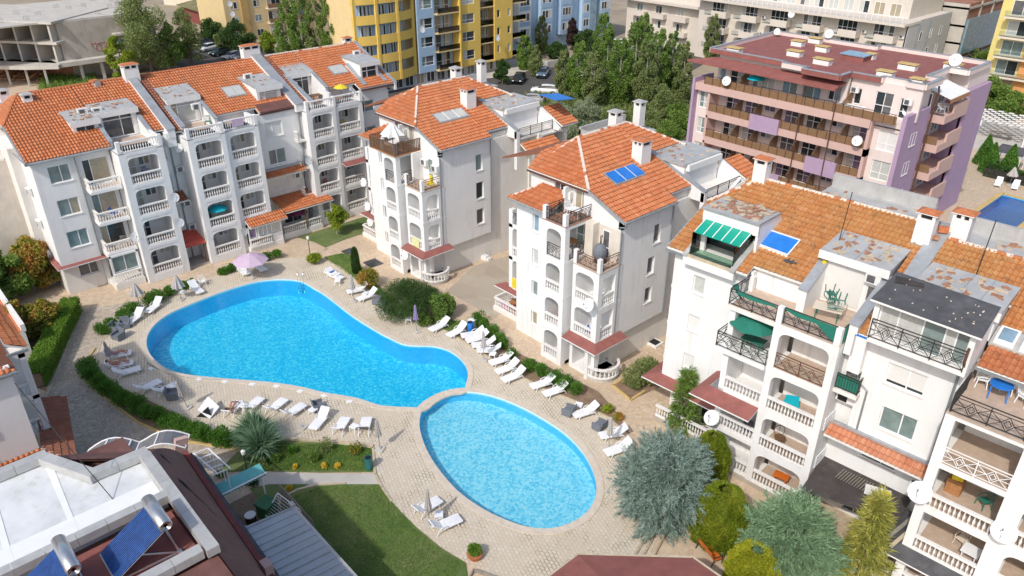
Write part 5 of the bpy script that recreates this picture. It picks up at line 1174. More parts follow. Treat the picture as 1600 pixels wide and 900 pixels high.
# sagging blue pool cover over a roof window
m = B4.mb(); c = [(-18.45, 39.5), (-16.25, 39.4), (-16.2, 40.65), (-18.45, 40.7)]; m.prism([(x, y, ZB(x, y)+.02) for x, y in c], (0, 0, .2), 'white_paint', 'tarp_blue')
for a, b in zip(c, c[1:]+c[:1]): m.beam((a[0], a[1], ZB(0, a[1])+.24), (b[0], b[1], ZB(0, b[1])+.24), .07, .06, 'tarp_white')
m.cbox((-15.95, 39.3, ZB(0, 39.3)+.05), .7, .6, .05, 'bitumen_grey', .2); B4.part(m, 'roof_window_cover')
# dormer over the terrace
dormer(B4, -14.4, -10.9, 39.85, 11.4, 14.55, 42.3, 14.8, .42, [(-11.8, -11.15, 11.45, 13.2, (), (.45,)), ], ['glass_smoke'], ov=.35, deb=44)
m = B4.mb(); m.box(-14.1, -12.0, 39.8, 39.86, 11.6, 13.9, 'shutter'); m.lathe((-14.25, 39.75, 13.7), [(.02, 0), (.14, .02), (.12, .2), (.02, .22)], 'fab_yellow', 8); B4.part(m, 'shutter')
ac_unit(B4, 'f', 39.85, -11.5, 13.5); cheek(B4, -14.55, -14.1, 37.7, 12.75, 40.3, 13.95, 11.4); cheek(B4, -11.1, -10.65, 36.3, 12.6, 40.2, 13.9, 10.8)
cheek(B4, -10.35, -9.6, 39.5, 13.6, 44.8, 15.8, 11.5, 'fire_wall'); m = B4.mb(); m.cbox((-9.9, 44.0, 15.6), .5, .35, .3, 'terracotta', .4); m.cbox((-10.05, 43.4, 15.35), .4, .4, .16, 'tile_debris', .2); B4.part(m, 'loose_tiles')
chimney(B4, -21.0, 44.5, 15.0, .85, .75, 2.0); chimney(B4, -10.6, 43.3, 14.8, .9, .8, 2.0); chimney(B4, -9.2, 44.6, 14.9, .95, .8, 1.9)
# rear flat roofs behind the ridge
for x0, x1, y0, y1, z in ((-18.6, -12.2, 45.6, 50.6, 14.1), (-11.0, -5.0, 45.3, 50.0, 13.8), (-4.5, 4, 44.6, 50, 13.4)):
    m = B4.mb(); m.box(x0, x1, y0, y1, 11, z, 'plaster_warm'); m.box(x0-.1, x1+.1, y0-.1, y1, z, z+.06, 'lead'); m.box(x0-.1, x1+.1, y1-.2, y1, z, z+.9, 'lead'); m.box(x1, x1+.2, y0-.1, y1, z, z+.35, 'zinc'); debris(m, x0+.3, x1-.3, y0+.2, y1-.4, lambda x, y: z+.06, 30, s=.34); B4.part(m, 'rear_block')
m = B4.mb()
for k in range(4): m.beam((-4+k*2.2, 46.2, 13.9), (-2.6+k*2.2, 48.4, 14.3), .18, .12, 'zinc')
m.beam((-4.5, 46.3, 13.9), (4, 46.8, 13.9), .2, .15, 'zinc'); B4.part(m, 'fallen_flashing')
for a in ((-14.2, 41.0, 13.9), (-7.3, 41.5, 14.2)):
    m = B4.mb(); m.tube([a, (a[0]+.05, a[1]+.3, a[2]+3.6)], .025, 'iron', 4); B4.part(m, 'antenna_pole')
# middle wall between the bays
MW = [(-8.95, -7.05, 9.75, 11.0), (-8.7, -6.9, 7.0, 8.4)]
m = B4.mb(); wall(m, 'f', 36.8, -10.1, -5.55, 6.0, 12.3, .3, MW, 'plaster'); m.box(-5.75, -5.55, 37.1, 38.3, 6, 12.3, 'plaster'); B4.part(m, 'wall')
window(B4, 'f', 36.8, *MW[0], split=(.55,), gl='glass_dark', shutter=.86); window(B4, 'f', 36.8, *MW[1], split=(.58,), gl=['glass_green', 'glass_beige'])
m = B4.mb(); wall(m, 'f', 37.5, -11.15, -5.3, 0, 6.0, .3, [(-9.3, -7.4, 4.2, 5.1), (-9.5, -8.2, .2, 2.3)], 'plaster'); wall(m, 'f', 37.5, -11.15, -10.1, 6.0, 11.4, .3, [(-10.9, -10.3, 9.0, 10.4)], 'plaster'); B4.part(m, 'wall')
window(B4, 'f', 37.5, -9.3, -7.4, 4.2, 5.1, split=(.58,), gl='glass_smoke'); window(B4, 'f', 37.5, -9.5, -8.2, .2, 2.3, split=(.5,), gl='glass_dark', sill=False); window(B4, 'f', 37.5, -10.9, -10.3, 9.0, 10.4, split=(), gl='glass_sky')
awning(B4, -10.95, -5.6, 36.8, 6.15, 35.95, 5.75, 'tiles_pale')
m = B4.mb(); m.box(-10.9, -5.6, 36.6, 36.79, 6.2, 6.35, 'zinc'); B4.part(m, 'flashing'); ac_unit(B4, 'f', 37.5, -6.1, 4.1)
# side balcony with a green ribbed screen, air conditioner under it
m = B4.mb(); m.box(-11.15, -9.9, 36.3, 37.5, 8.35, 8.6, 'plaster_warm'); B4.part(m, 'side_balcony_slab'); m = B4.mb(); iron_rail(B4, (-11.1, 36.35), (-9.95, 36.35), 8.6, .95, style='bars', mb=m); iron_rail(B4, (-9.95, 36.4), (-9.95, 37.5), 8.6, .95, style='bars', mb=m); m.box(-11.1, -9.95, 36.38, 36.4, 8.7, 9.5, 'fab_green'); B4.part(m, 'railing')
m = B4.mb(); m.box(-11.1, -10.0, 36.9, 37.4, 7.55, 8.1, 'ac_white'); m.box(-11.0, -10.5, 36.88, 36.9, 7.6, 8.05, 'black'); B4.part(m, 'air_conditioner')
m = B4.mb(); m.box(-10.75, -10.1, 36.3, 37.0, 9.9, 12.05, 'white_paint'); m.box(-10.75, -10.1, 36.3, 37.0, 12.05, 12.12, 'tarp_blue'); m.box(-11.2, -10.5, 36.6, 37.3, 10.6, 10.66, 'tarp_blue'); B4.part(m, 'roof_box')
pipe(B4, [(-10.4, 36.9, 10.2), (-10.2, 36.75, 9.3), (-9.6, 36.75, 8.9), (-9.6, 36.75, 6.4)]); pipe(B4, [(-5.6, 35.6, 13.9), (-5.6, 35.5, 13.2), (-5.6, 36.0, 12.4)], 'pipe_brown', .07); pipe(B4, [(-5.6, 36.0, 12.4), (-5.85, 36.75, 11.8), (-5.85, 36.75, 6.3)], 'pipe_grey', .07)
# enclosed roof balcony with the grey felt roof
m = B4.mb(); m.box(-9.95, -5.5, 35.65, 38.4, 12.35, 12.65, 'white_paint'); m.box(-10.0, -9.75, 35.7, 38.4, 12.65, 14.8, 'white_paint'); m.box(-5.7, -5.45, 35.7, 38.4, 12.3, 14.75, 'white_paint'); m.box(-9.75, -5.7, 37.8, 37.95, 12.6, 14.6, 'glass_curtain'); B4.part(m, 'enclosed_balcony')
window(B4, 'f', 35.95, -9.75, -5.7, 12.7, 14.65, split=(.22, .5, .74, .86), rec=0, sill=False, gl=['glass_curtain', 'glass_smoke', 'glass_curtain', 'glass_green'])
iron_rail(B4, (-9.9, 35.6), (-5.6, 35.6), 12.6, 1.1, 'iron')
m = B4.mb(); m.prism([(-10.15, 35.3, 14.72), (-5.2, 35.3, 14.62), (-5.3, 38.1, 15.05), (-10.1, 38.3, 15.1)], (0, 0, .1), 'white_paint', 'bitumen_grey')
debris(m, -9.9, -5.5, 35.6, 38.0, lambda x, y: 14.74+(y-35.3)*.13+.06, 26, 'caulk_pink', .06); m.cbox((-9.3, 37.8, 15.12), 1.3, .8, .03, 'bitumen_dark', .3); B4.part(m, 'felt_roof')
dormer(B4, -9.2, -5.4, 38.6, 13.0, 14.7, 41.4, 14.9, .42, [(-8.9, -7.9, 13.6, 14.4, (), ())], ['glass_dark'], deb=45)
# second stack of bays, closer to the camera
LE = [.2, 2.8, 5.6, 8.4, 11.2]
bay(-5.45, -1.75, -5.0, -2.2, 34.2, 37.6, LE, ['w', 'w', 'w', 'm'], False, 'terrace_tile'); bay(-1.75, 2.2, -1.35, 1.6, 34.35, 37.6, LE, ['w', 'w', 'w', 'm'], True, 'terrace_tile')
m = B4.mb(); m.box(-5.45, 2.2, 34.15, 38.35, 11.17, 11.215, 'terrace_tile'); m.box(-5.4, 9, 38.3, 38.45, 11.2, 12.5, 'plaster'); B4.part(m, 'terrace')
m = B4.mb(); iron_rail(B4, (-5.3, 34.3), (2.1, 34.3), 11.22, 1.0, mb=m); iron_rail(B4, (-5.35, 34.3), (-5.35, 36.6), 11.22, 1.0, style='bars', mb=m); B4.part(m, 'railing')
tile_roof(B4, [(-5.3, 36.95, 12.4), (9, 36.95, 12.4), (9, 38.35, 12.95), (-5.3, 38.35, 12.95)], 'tiles', 'roof')
rp4(-5.3, 39.5, 9, 40.9)
m = B4.mb(); m.box(-5.35, 9, 36.86, 36.95, 12.26, 12.38, 'pipe_grey'); m.prism([(-5.35, 38.35, 12.96), (9, 38.35, 12.96), (9, 39.5, 13.4), (-5.35, 39.5, 13.4)], (0, 0, .12), 'lead'); B4.part(m, 'gutter')
for x in (-5.2, -4.1, -2.6): skylight(B4, x, x+.85, 38.45, 39.4, lambda x, y: 12.96+(y-38.35)*.38+.12, 'glass_sky', 1, fr='white_paint')
m = B4.mb(); m.prism([(-6.35, 33.25, 2.55), (2.2, 33.25, 2.55), (2.2, 34.2, 2.75), (-5.45, 34.2, 2.75)], (0, 0, .08), 'white_paint', 'bitumen_grey'); m.prism([(-6.35, 33.25, 2.55), (-5.45, 34.2, 2.75), (-5.45, 37, 2.75), (-6.35, 37, 2.55)], (0, 0, .078), 'white_paint', 'bitumen_grey'); m.beam((-6.2, 33.8, 2.75), (-5.6, 36.6, 3.1), .18, .08, 'wood_grey'); m.beam((-5.8, 33.7, 2.75), (-5.4, 35.6, 3.0), .18, .08, 'curb'); B4.part(m, 'canopy')
# dark flat roof between the two stacks
m = B4.mb(); m.prism([(-10.95, 34.4, 2.75), (-6.2, 35.5, 2.75), (-6.2, 37.5, 3.05), (-11.1, 37.5, 3.05)], (0, 0, .1), 'bitumen_grey', 'bitumen_dark'); m.beam((-10.9, 34.5, 0), (-10.9, 34.5, 2.8), .2, .2, 'white_paint'); m.cbox((-7.7, 36.6, 3.05), 1.3, .5, .3, 'ac_white', .3); m.cbox((-7.3, 36.5, 3.35), .5, .4, .12, 'fab_yellow', .5)
for k in range(12): m.beam((-9.9+k*.15, 36.3, 3.08), (-9.8+k*.15, 37.2, 3.14), .03, .03, 'wood_grey')
B4.part(m, 'flat_roof')
m = B4.mb(); m.box(-11.15, -11.0, 34.6, 37.4, 0, .3, 'concrete'); B4.part(m, 'terrace_wall')
for z in (3.0, 5.7):
    m = B4.mb()
    for k in range(4): m.beam((-11.1, V0+.3, z+.15+k*.22), (-11.1, 37.4, z+.15+k*.22), .05, .15, 'plastic_white')
    B4.part(m, 'side_rail')
balustrade(B4, (-8.6, 32.9), (-5.6, 34.0), .1, .9); balustrade(B4, (-6.2, 33.3), (-2, 33.3), 0.0, .9)
dish(B4, -5.35, 33.9, 6.55, (-.1, -.8, .75), .55, (0, .5, 0)); dish(B4, -1.7, 33.9, 6.6, (-.1, -.8, .75), .55, (0, .5, 0)); dish(B4, -17.35, 35.5, 3.6, (-.1, -.8, .75), .5, (0, .5, 0))
m = B4.mb(); m.box(-17.5, -11.1, V0-.15, V0, 0, .28, 'concrete'); B4.part(m, 'plinth')
# ------------------------------------------------------------------ buildings further away
PB = Bld('hotel_block', -38, 82, 0, 'pink and purple hotel with a flat dark red roof and brown balcony panels')
m = PB.mb(); m.box(-48.5, -28.42, 77, 91.4, 0, 15.0, 'pink_pale'); m.box(-28.4, -27.65, 77, 79.4, 0, 15.0, 'pink_pale'); m.box(-28.4, -26.65, 85.95, 91.4, 0, 15.0, 'pink_pale'); PB.part(m, 'main_body')
roofp = [(-49.8, 75.0), (-40.7, 75.0), (-40.7, 74.4), (-37.9, 74.4), (-37.9, 73.4), (-34.0, 73.4), (-34.0, 75.6), (-31, 75.6), (-31, 76.3), (-28.6, 76.3), (-28.6, 75.8), (-27.0, 75.8), (-27.0, 79.5), (-28.4, 79.5), (-28.4, 84.8), (-26.6, 84.8), (-26.6, 90.5), (-38, 90.5), (-38, 89.4), (-50.3, 89.4)]
ro = sheet('roof', [(x-PB.ox, y-PB.oy) for x, y in roofp], 15.2, 'bitumen_red', kind=None); ro.parent = PB.root
m = PB.mb()
n = len(roofp)
for i in range(n):
    a, b = roofp[i], roofp[(i+1) % n]; m.beam((*a, 15.35), (*b, 15.35), .3, .5, 'bitumen_red' if 2 < i < 7 or i < 2 else 'pink_pale'); m.beam((*a, 15.62), (*b, 15.62), .36, .06, 'zinc')
PB.part(m, 'parapet')
m = PB.mb(); m.prism([(-51.5, 73.2, 14.15), (-34, 72.9, 14.15), (-34, 75, 14.5), (-49, 75.2, 14.5)], (0, 0, .22), 'bitumen_red'); PB.part(m, 'eave')
for (x, y, w) in ((-47.6, 76.3, 1.5), (-45.0, 85.0, 1.3), (-42.4, 79.8, 1.5), (-44.5, 88, 1.4), (-38.4, 78.3, 1.7), (-36.3, 84.5, .9), (-31.6, 77.8, 1.5), (-31.5, 82.5, 1.7), (-28.2, 77.0, 1.2), (-28.5, 86.0, 1.6), (-41.6, 84.2, 1.3)):
    m = PB.mb(); m.box(x-w/2, x+w/2, y-.45, y+.45, 15.2, 15.65, 'white_paint'); m.box(x-w/2-.1, x+w/2+.1, y-.5, y+.5, 15.75, 15.82, 'curb_yellow'); m.box(x-w/2+.1, x+w/2-.1, y-.35, y+.35, 15.65, 15.75, 'black'); PB.part(m, 'roof_vent')
m = PB.mb(); m.box(-38.5, -36.0, 82.2, 84.2, 15.2, 15.7, 'bitumen_red'); m.box(-38.6, -35.9, 82.1, 84.3, 15.7, 15.8, 'glass_sky'); PB.part(m, 'roof_hatch')
# front, floor by floor
PL = [.4, 3.3, 6.2, 9.1, 12.0]
def strip(B, face, pl, u0, u1, z0, z1, mat, wins, gl=None, th=.3, tr=(), name='window'):
    m = B.mb(); wall(m, face, pl, u0, u1, z0, z1, th, [w[:4] for w in wins], mat); B.part(m, 'wall')
    for w in wins: window(B, face, pl, *w[:4], split=(w[4] if len(w) > 4 else (.5,)), trans=(w[5] if len(w) > 5 else tr), rec=.1, gl=gl, sill=False, name=name)
for i, z in enumerate(PL[:4]):
    ws = []
    for k, x in enumerate((-46.6, -44.2, -42.0, -39.4, -36.9, -34.4, -32.0)):
        if k in (2, 5): ws.append((x-.65, x+.65, z+.9, z+2.3))
        else: ws.append((x-.8, x+.8, z+.05, z+2.3, (.5,), (.4,)))
    strip(PB, 'f', 75.6, -48.4, -30.3, z, z+2.9, 'pink_pale', ws, ['glass_dark', 'glass_dark', 'glass_smoke', 'glass_purple', 'glass_curtain'])
    m = PB.mb(); m.box(-48.6, -30.2, 73.8, 75.6, z-.75, z, 'pink'); m.box(-48.7, -48.4, 73.8, 75.6, z, z+2.4, 'pink'); m.box(-30.5, -30.2, 73.8, 75.6, z-.7, z+2.9, 'pink'); PB.part(m, 'balcony_slab')
    m = PB.mb(); m.box(-48.4, -30.4, 73.86, 73.9, z+.02, z+.78, 'rail_amber'); m.beam((-48.4, 73.85, z+.9), (-30.4, 73.85, z+.9), .05, .05, 'iron')
    for k in range(19): m.beam((-48.4+k, 73.84, z), (-48.4+k, 73.84, z+.9), .04, .04, 'iron')
    PB.part(m, 'railing')
    m = PB.mb()
    for x in (-45.3, -42.9, -40.5, -38.0, -35.6, -33.1): m.prism([(x, 74.0, z), (x, 75.6, z), (x, 75.6, z+1.9), (x, 74.0, z+1.2)], (.06, 0, 0), 'rail_amber')
    PB.part(m, 'divider')
    strip(PB, 'f', 74.2, -50.3, -48.6, z-.7, z+2.2, 'pink_pale', [(-50.0, -48.9, z+.1, z+1.9, (.55,), (.35,))], ['glass_curtain', 'glass_green']); strip(PB, 'f', 74.6, -30.2, -27.5, z-.7, z+2.2, 'pink_pale', [(-29.7, -27.9, z+.0, z+1.9, (.5,), (.35,))], 'shutter' if i == 3 else ['glass_curtain', 'glass_green'])
for x0, x1, z in ((-43.0, -39.6, 9.1), (-36.0, -32.7, 6.2), (-42.0, -38.6, 3.3)):
    m = PB.mb(); m.box(x0, x1, 73.55, 73.8, z-.75, z+.85, 'purple'); PB.part(m, 'balcony_panel')
ws = [(-48.5, -47.8, 12.3, 14.0, ()), (-47.2, -45.4, 12.1, 14.2, (.5,), (.4,)), (-44.4, -43.8, 12.3, 14.0, ()), (-43.4, -41.8, 12.1, 14.1, (.5,)), (-40.9, -39.2, 12.3, 14.1, (.5,)), (-38.6, -36.6, 12.2, 14.2, (.6,)), (-35.8, -34.5, 12.6, 14.2, (.45,))]
strip(PB, 'f', 75.4, -48.8, -33.9, 12.0, 15.1, 'pink_pale', ws, ['glass_curtain', 'glass_sky', 'glass_dark', 'glass_green']); strip(PB, 'f', 75.9, -33.9, -27.1, 12.0, 15.1, 'pink_pale', [(-33.4, -32.7, 12.6, 14.1, ()), (-31.3, -29.6, 12.1, 14.2, (.5,), (.4,)), (-28.9, -28.1, 12.1, 14.0, (), (.35,))], ['glass_dark', 'glass_curtain', 'glass_smoke'])
m = PB.mb(); m.box(-50.4, -30.3, 73.6, 75.4, 11.2, 12.0, 'pink'); m.box(-30.3, -27.6, 74.4, 75.9, 11.5, 12.0, 'pink_pale'); PB.part(m, 'balcony_slab')
m = PB.mb(); m.box(-49.2, -28.0, 73.66, 73.7, 12.0, 12.8, 'rail_amber'); m.beam((-49.2, 73.65, 12.95), (-28, 73.65, 12.95), .05, .05, 'iron')
for k in range(22): m.beam((-49.2+k, 73.64, 12), (-49.2+k, 73.64, 12.95), .04, .04, 'iron')
m.prism([(-44.9, 73.8, 12), (-44.9, 75.4, 12), (-44.9, 75.4, 14.0), (-44.9, 73.8, 13.4)], (.06, 0, 0), 'rail_amber'); m.prism([(-33.5, 73.8, 12), (-33.5, 75.8, 12), (-33.5, 75.8, 14.1), (-33.5, 73.8, 13.0)], (.06, 0, 0), 'rail_amber'); PB.part(m, 'railing')
m = PB.mb(); m.box(-50.6, -50.3, 73.4, 77, 0, 12.5, 'purple'); m.box(-27.6, -27.2, 74.0, 79.2, 0, 12.9, 'purple'); m.box(-28.4, -26.4, 85.6, 85.9, 0, 12.2, 'purple'); m.box(-26.6, -26.2, 85.6, 91.5, 0, 13.5, 'purple'); PB.part(m, 'blade_wall')
for z in (9.6, 6.7, 3.8): window(PB, 'r', -27.2, 75.9, 77.2, z, z+1.3, split=(.5,), gl='shutter' if z > 9 else 'glass_curtain', rec=-.02)
for z in (3.3, 6.2, 9.1, 12.0):
    m = PB.mb(); m.box(-28.4, -26.0, 80.0, 85.6, z-.75, z, 'pink'); m.box(-28.4, -28.2, 79.5, 85.5, z, z+2.2, 'pink_pale'); m.box(-26.2, -26.0, 82, 85.6, z, z+.8, 'pink'); PB.part(m, 'balcony_slab')
    m = PB.mb(); m.box(-28.1, -26.2, 80.05, 80.1, z+.02, z+.8, 'rail_amber' if z < 12 else 'clear'); PB.part(m, 'railing')
    window(PB, 'f', 79.4, -28.3, -27.4, z+.1, z+2.1, split=(), gl='glass_dark', rec=-.03, sill=False); window(PB, 'r', -28.15, 83.2, 84.8, z+.3, z+2.0, split=(.5,), gl='glass_green', rec=-.03)
m = PB.mb(); m.prism([(-28.3, 79.9, 14.4), (-28.3, 84.6, 14.4), (-25.9, 84.6, 13.7), (-25.9, 79.9, 13.7)], (0, 0, .05), 'tarp_white'); m.prism([(-25.9, 79.9, 13.7), (-25.9, 84.6, 13.7), (-25.9, 84.6, 13.3), (-25.9, 79.9, 13.3)], (.03, 0, 0), 'wood'); PB.part(m, 'awning')
pipe(PB, [(-27.05, 79.3, 14.9), (-26.9, 79.3, 14.2), (-27.05, 79.35, 13.6), (-27.05, 79.35, .2)], 'pipe_brown', .09); pipe(PB, [(-37.5, 73.7, 14.1), (-37.5, 73.7, 3)], 'pipe_brown', .06); pipe(PB, [(-33.95, 73.5, 14.6), (-33.95, 73.5, 3)], 'pipe_brown', .06)
for u, z in ((-33.2, 13.8), (-28.0, 13.6)): ac_unit(PB, 'f', 75.6, u, z)
dish(PB, -46.2, 73.3, 12.9, (.1, -1, .3), .5); dish(PB, -28.3, 85.6, 16.2, (.1, -1, .3), .62); dish(PB, -31.0, 73.3, 9.9, (.1, -1, .3), .5); dish(PB, -28.1, 76.1, 12.9, (.1, -1, .3), .5); dish(PB, -43.6, 89.2, 16.2, (.1, -1, .3), .5); dish(PB, -49.5, 88, 15.8, (.1, -1, .3), .4)

# yellow and blue block, front looks to +X (frame turned 90 degrees)
YB = Bld('apartment_block', 85, 116, R(90), 'yellow and light blue apartment block with curved yellow balconies behind the long row')
YL = [3.4, 6.5, 9.5, 12.6, 15.6, 18.6]
m = YB.mb(); m.box(67.5, 99, 111, 119, 0, 20, 'cream_yellow'); YB.part(m, 'main_body')
arc = lambda r, z, a0=-126, a1=-40, n=16: [(71.3+r*math.cos(R(a0+(a1-a0)*k/n)), 113.6+r*.62*math.sin(R(a0+(a1-a0)*k/n)), z) for k in range(n+1)]
for z in YL:
    for r0, r1, z0, z1, mt, nm in ((9.2, 9.4, z-1.35, z+.05, 'yellow', 'curved_balcony'), (6.9, 9.2, z-1.3, z-1.1, 'sky_blue', 'balcony_slab')):
        A, Bq = arc(r0, 0), arc(r1, 0); m = YB.mb(); k = len(A)
        m.add([(p[0], p[1], z0) for p in A]+[(p[0], p[1], z0) for p in Bq]+[(p[0], p[1], z1) for p in A]+[(p[0], p[1], z1) for p in Bq], [q for i in range(k-1) for q in ((i, i+1, k+i+1, k+i), (2*k+i, 3*k+i, 3*k+i+1, 2*k+i+1), (k+i, k+i+1, 3*k+i+1, 3*k+i), (i, 2*k+i, 2*k+i+1, i+1))]+[(0, k, 3*k, 2*k), (k-1, 3*k-1, 4*k-1, 2*k-1)], mt); YB.part(m, nm)
    A = arc(7.0, 0); m = YB.mb(); k = len(A)
    m.add([(p[0], p[1], z-1.2) for p in A]+[(p[0], p[1], z+1.8) for p in A], [(i, i+1, k+i+1, k+i) for i in range(k-1)], 'sky_blue'); YB.part(m, 'curved_wall')
    for i in range(1, k-1, 1):
        if i % 4 == 0: continue
        a, b = Vector(A[i]), Vector(A[i+1]); c = a.lerp(b, .5); d = (b-a); nrm = Vector((d.y, -d.x, 0)).normalized(); m = YB.mb()
        p = a.lerp(b, .15)+nrm*.06; q = a.lerp(b, .85)+nrm*.06; m.add([(p.x, p.y, z+.1-1.1), (q.x, q.y, z+.1-1.1), (q.x, q.y, z+1.2), (p.x, p.y, z+1.2)], [(0, 1, 2, 3)], random.choice(['glass_dark', 'glass_smoke', 'glass_dark', 'glass_curtain'])); m.beam((p.x, p.y, z-1), (p.x, p.y, z+1.2), .1, .1, 'pvc'); m.beam((q.x, q.y, z-1), (q.x, q.y, z+1.2), .1, .1, 'pvc'); YB.part(m, 'window')
m = YB.mb()
for t in (-124, -100, -75, -47): x, y = 71.3+9.25*math.cos(R(t)), 113.6+9.25*.62*math.sin(R(t)); m.beam((x, y, 2.1), (x, y, 20), .45, .45, 'yellow')
YB.part(m, 'pillar')
def ystrip(x0, x1, y, mat, wx, h=(.1, 1.7), split=(.33,), tr=(.35,), gl=None):
    ws = [(a, b, z-.2+h[0], z-.2+h[1], split, tr) for z in YL for a, b in wx]
    strip(YB, 'f', y, x0, x1, 2.2, 20, mat, ws, gl or ['glass_dark', 'glass_green', 'glass_smoke', 'glass_curtain', 'glass_beige'])
ystrip(77.8, 81.3, 108.4, 'sky_blue', [(78.4, 80.9)]); ystrip(81.3, 86.0, 109.6, 'sky_blue', [(81.8, 83.6), (84.0, 85.4)], (-.7, 1.6)); ystrip(86.1, 91.0, 108.0, 'yellow', [(87.0, 89.6)], (.0, 1.6)); ystrip(91.0, 94.3, 109.4, 'ochre', [(91.3, 92.9), (93.1, 94.0)], (-.7, 1.6)); ystrip(94.3, 98.6, 108.0, 'yellow', [(94.9, 95.6), (97.4, 98.1)], (.2, 1.5), (), ())
m = YB.mb()
for z in YL: m.box(81.3, 86.1, 107.6, 109.6, z-1.25, z-1.05, 'cream_yellow'); m.box(91.0, 94.3, 108.2, 109.4, z-1.25, z-1.05, 'cream_yellow'); m.box(98.6, 102.2, 108.2, 111, z-1.25, z-1.0, 'cream_yellow')
YB.part(m, 'balcony_slab')
for z in YL:
    m = YB.mb(); m.box(81.5, 86.0, 107.66, 107.7, z-1.05, z-.2, 'smoke_sheet'); m.box(91.1, 94.3, 108.26, 108.3, z-1.05, z-.2, 'smoke_sheet'); m.box(98.8, 102.1, 108.26, 108.3, z-1.05, z-.2, 'smoke_sheet'); m.box(86.05, 86.3, 107.5, 109.6, z-1.3, z+1.8, 'yellow'); YB.part(m, 'railing')
m = YB.mb(); m.box(86.0, 98.6, 108.05, 109.5, 2.0, 2.2, 'yellow'); m.box(66, 98.4, 109.6, 110.5, 0, 2.2, 'grey_wall'); YB.part(m, 'ground_floor_wall')
for k in range(14): window(YB, 'f', 109.6, 66.5+k*2.25, 68.2+k*2.25, .2, 2.0, split=(.5,), rec=-.05, sill=False, gl=['glass_dark', 'glass_beige', 'glass_smoke'], name='shop_window')
dish(YB, 77.8, 107.2, 9.6, (.1, -1, .3), .55); dish(YB, 94.2, 107.2, 6.2, (.1, -1, .3), .55)

# light blue block with bay windows
LB = Bld('apartment_block', 117, 118, R(90), 'light blue apartment block with white framed bay windows at the top centre')
m = LB.mb(); m.box(105, 133, 116, 128, 0, 16, 'blue_wall'); LB.part(m, 'main_body')
for i, x in enumerate((106.5, 112.5, 118.2, 124.5, 130)):
    mt = ['white_paint', 'blue_wall', 'sky_blue', 'blue_wall', 'blue_wall'][i]; m = LB.mb(); m.box(x-.1, x+3.2, 114.8, 116, 2.8, 16, mt); LB.part(m, 'bay')
    for z in (3.6, 6.5, 9.4, 12.3):
        window(LB, 'f', 114.8, x+.3, x+2.8, z, z+1.5, split=(.33, .66), rec=-.04, sill=False, gl=['glass_dark', 'glass_curtain', 'glass_smoke']); m = LB.mb(); m.box(x+.2, x+2.9, 114.74, 114.79, z-.9, z-.1, 'tarp_blue' if i == 0 and z < 5 else 'sky_blue'); LB.part(m, 'bay_panel')
m = LB.mb(); m.box(126.5, 128.5, 114.5, 116, 0, 16, 'glass_sky'); LB.part(m, 'glass_stair')
# beige block
BB = Bld('apartment_block', -80, 135, 0, 'beige apartment block with glass railed balconies behind the flat red roof')
m = BB.mb(); m.box(-112, -92, 135.4, 150, 0, 18, 'beige'); m.box(-92, -52.2, 133, 150, 0, 11.2, 'beige'); m.box(-52.4, -52.1, 133, 150, 0, 11.2, 'grey_wall'); m.box(-88, -54, 137, 150, 11.2, 14.2, 'beige'); BB.part(m, 'main_body')
m = BB.mb(); m.box(-113.5, -89.5, 133.6, 150, 8.6, 9.1, 'beige'); BB.part(m, 'cornice')
for x in (-108.5, -103.5, -98):
    for z in (5.8, 2.9):
        window(BB, 'f', 135.4, x-.8, x+.8, z+.1, z+2.2, split=(.5,), rec=-.05, sill=False); m = BB.mb(); m.box(x-1.3, x+2.2, 134.1, 135.4, z-.2, z+.75, 'beige'); BB.part(m, 'balcony')
for k in range(12): window(BB, 'f', 137, -87+k*2.7, -85.2+k*2.7, 11.4, 13.4, split=(.5,), rec=-.05, sill=False)
for x in (-89, -82.6, -76.5, -70.2, -63.8, -57.6):
    for z in (-.2, 2.7, 5.6, 8.5):
        window(BB, 'f', 133, x, x+3.4, z+.1, z+2.2, split=(.25, .5, .75), trans=(.4,), rec=-.05, sill=False, gl=['glass_dark', 'glass_smoke', 'glass_dark', 'glass_curtain'])
        if z > 0: m = BB.mb(); m.box(x-.5, x+4.2, 131.2, 133, z-.35, z-.05, 'beige'); m.box(x-.5, x+1.0, 131.2, 131.35, z-.05, z+.75, 'clear'); m.box(x+1.0, x+4.2, 131.2, 131.35, z-.05, z+.8, 'beige'); m.box(x+4.05, x+4.2, 131.3, 133, z-.05, z+.8, 'beige'); BB.part(m, 'balcony')
        if random.random() < .4: ac_unit(BB, 'f', 133, x+4.8, z+.4)
m = BB.mb(); m.box(-92, -52, 131, 137, 10.9, 11.3, 'beige')
for k in range(40): m.beam((-91.5+k, 131.1, 11.3), (-91.5+k, 131.1, 12.3), .07, .07, 'pvc')
m.beam((-92, 131.1, 12.3), (-52, 131.1, 12.3), .1, .08, 'pvc'); BB.part(m, 'roof_terrace')
pipe(BB, [(-52.0, 137, 11), (-52.0, 137, 0)], 'pipe_grey', .1); pipe(BB, [(-52.0, 141, 11), (-52.0, 141, 0)], 'pipe_grey', .1)
for y in (138, 142, 146):
    for z in (2, 5, 8): window(BB, 'r', -52.1, y, y+.9, z, z+1.4, split=(), rec=-.04)
dish(BB, -71.5, 131.0, 10.6, (.1, -1, .3), .6); dish(BB, -65.2, 131.0, 7.0, (.1, -1, .3), .6)
OB = Bld('apartment_block', -52, 160, 0, 'raw brick and grey block beyond the beige block at the top right')
m = OB.mb(); m.box(-56, -50.5, 152, 175, 0, 12.5, 'brick_raw')
for z in (2.9, 5.8, 8.7, 11.6): m.box(-56.2, -50.3, 151.8, 175.2, z, z+.35, 'concrete_pale')
for y in (152, 158, 164, 170, 175): m.box(-56.2, -50.3, y-.2, y+.2, 0, 12.5, 'concrete_pale')
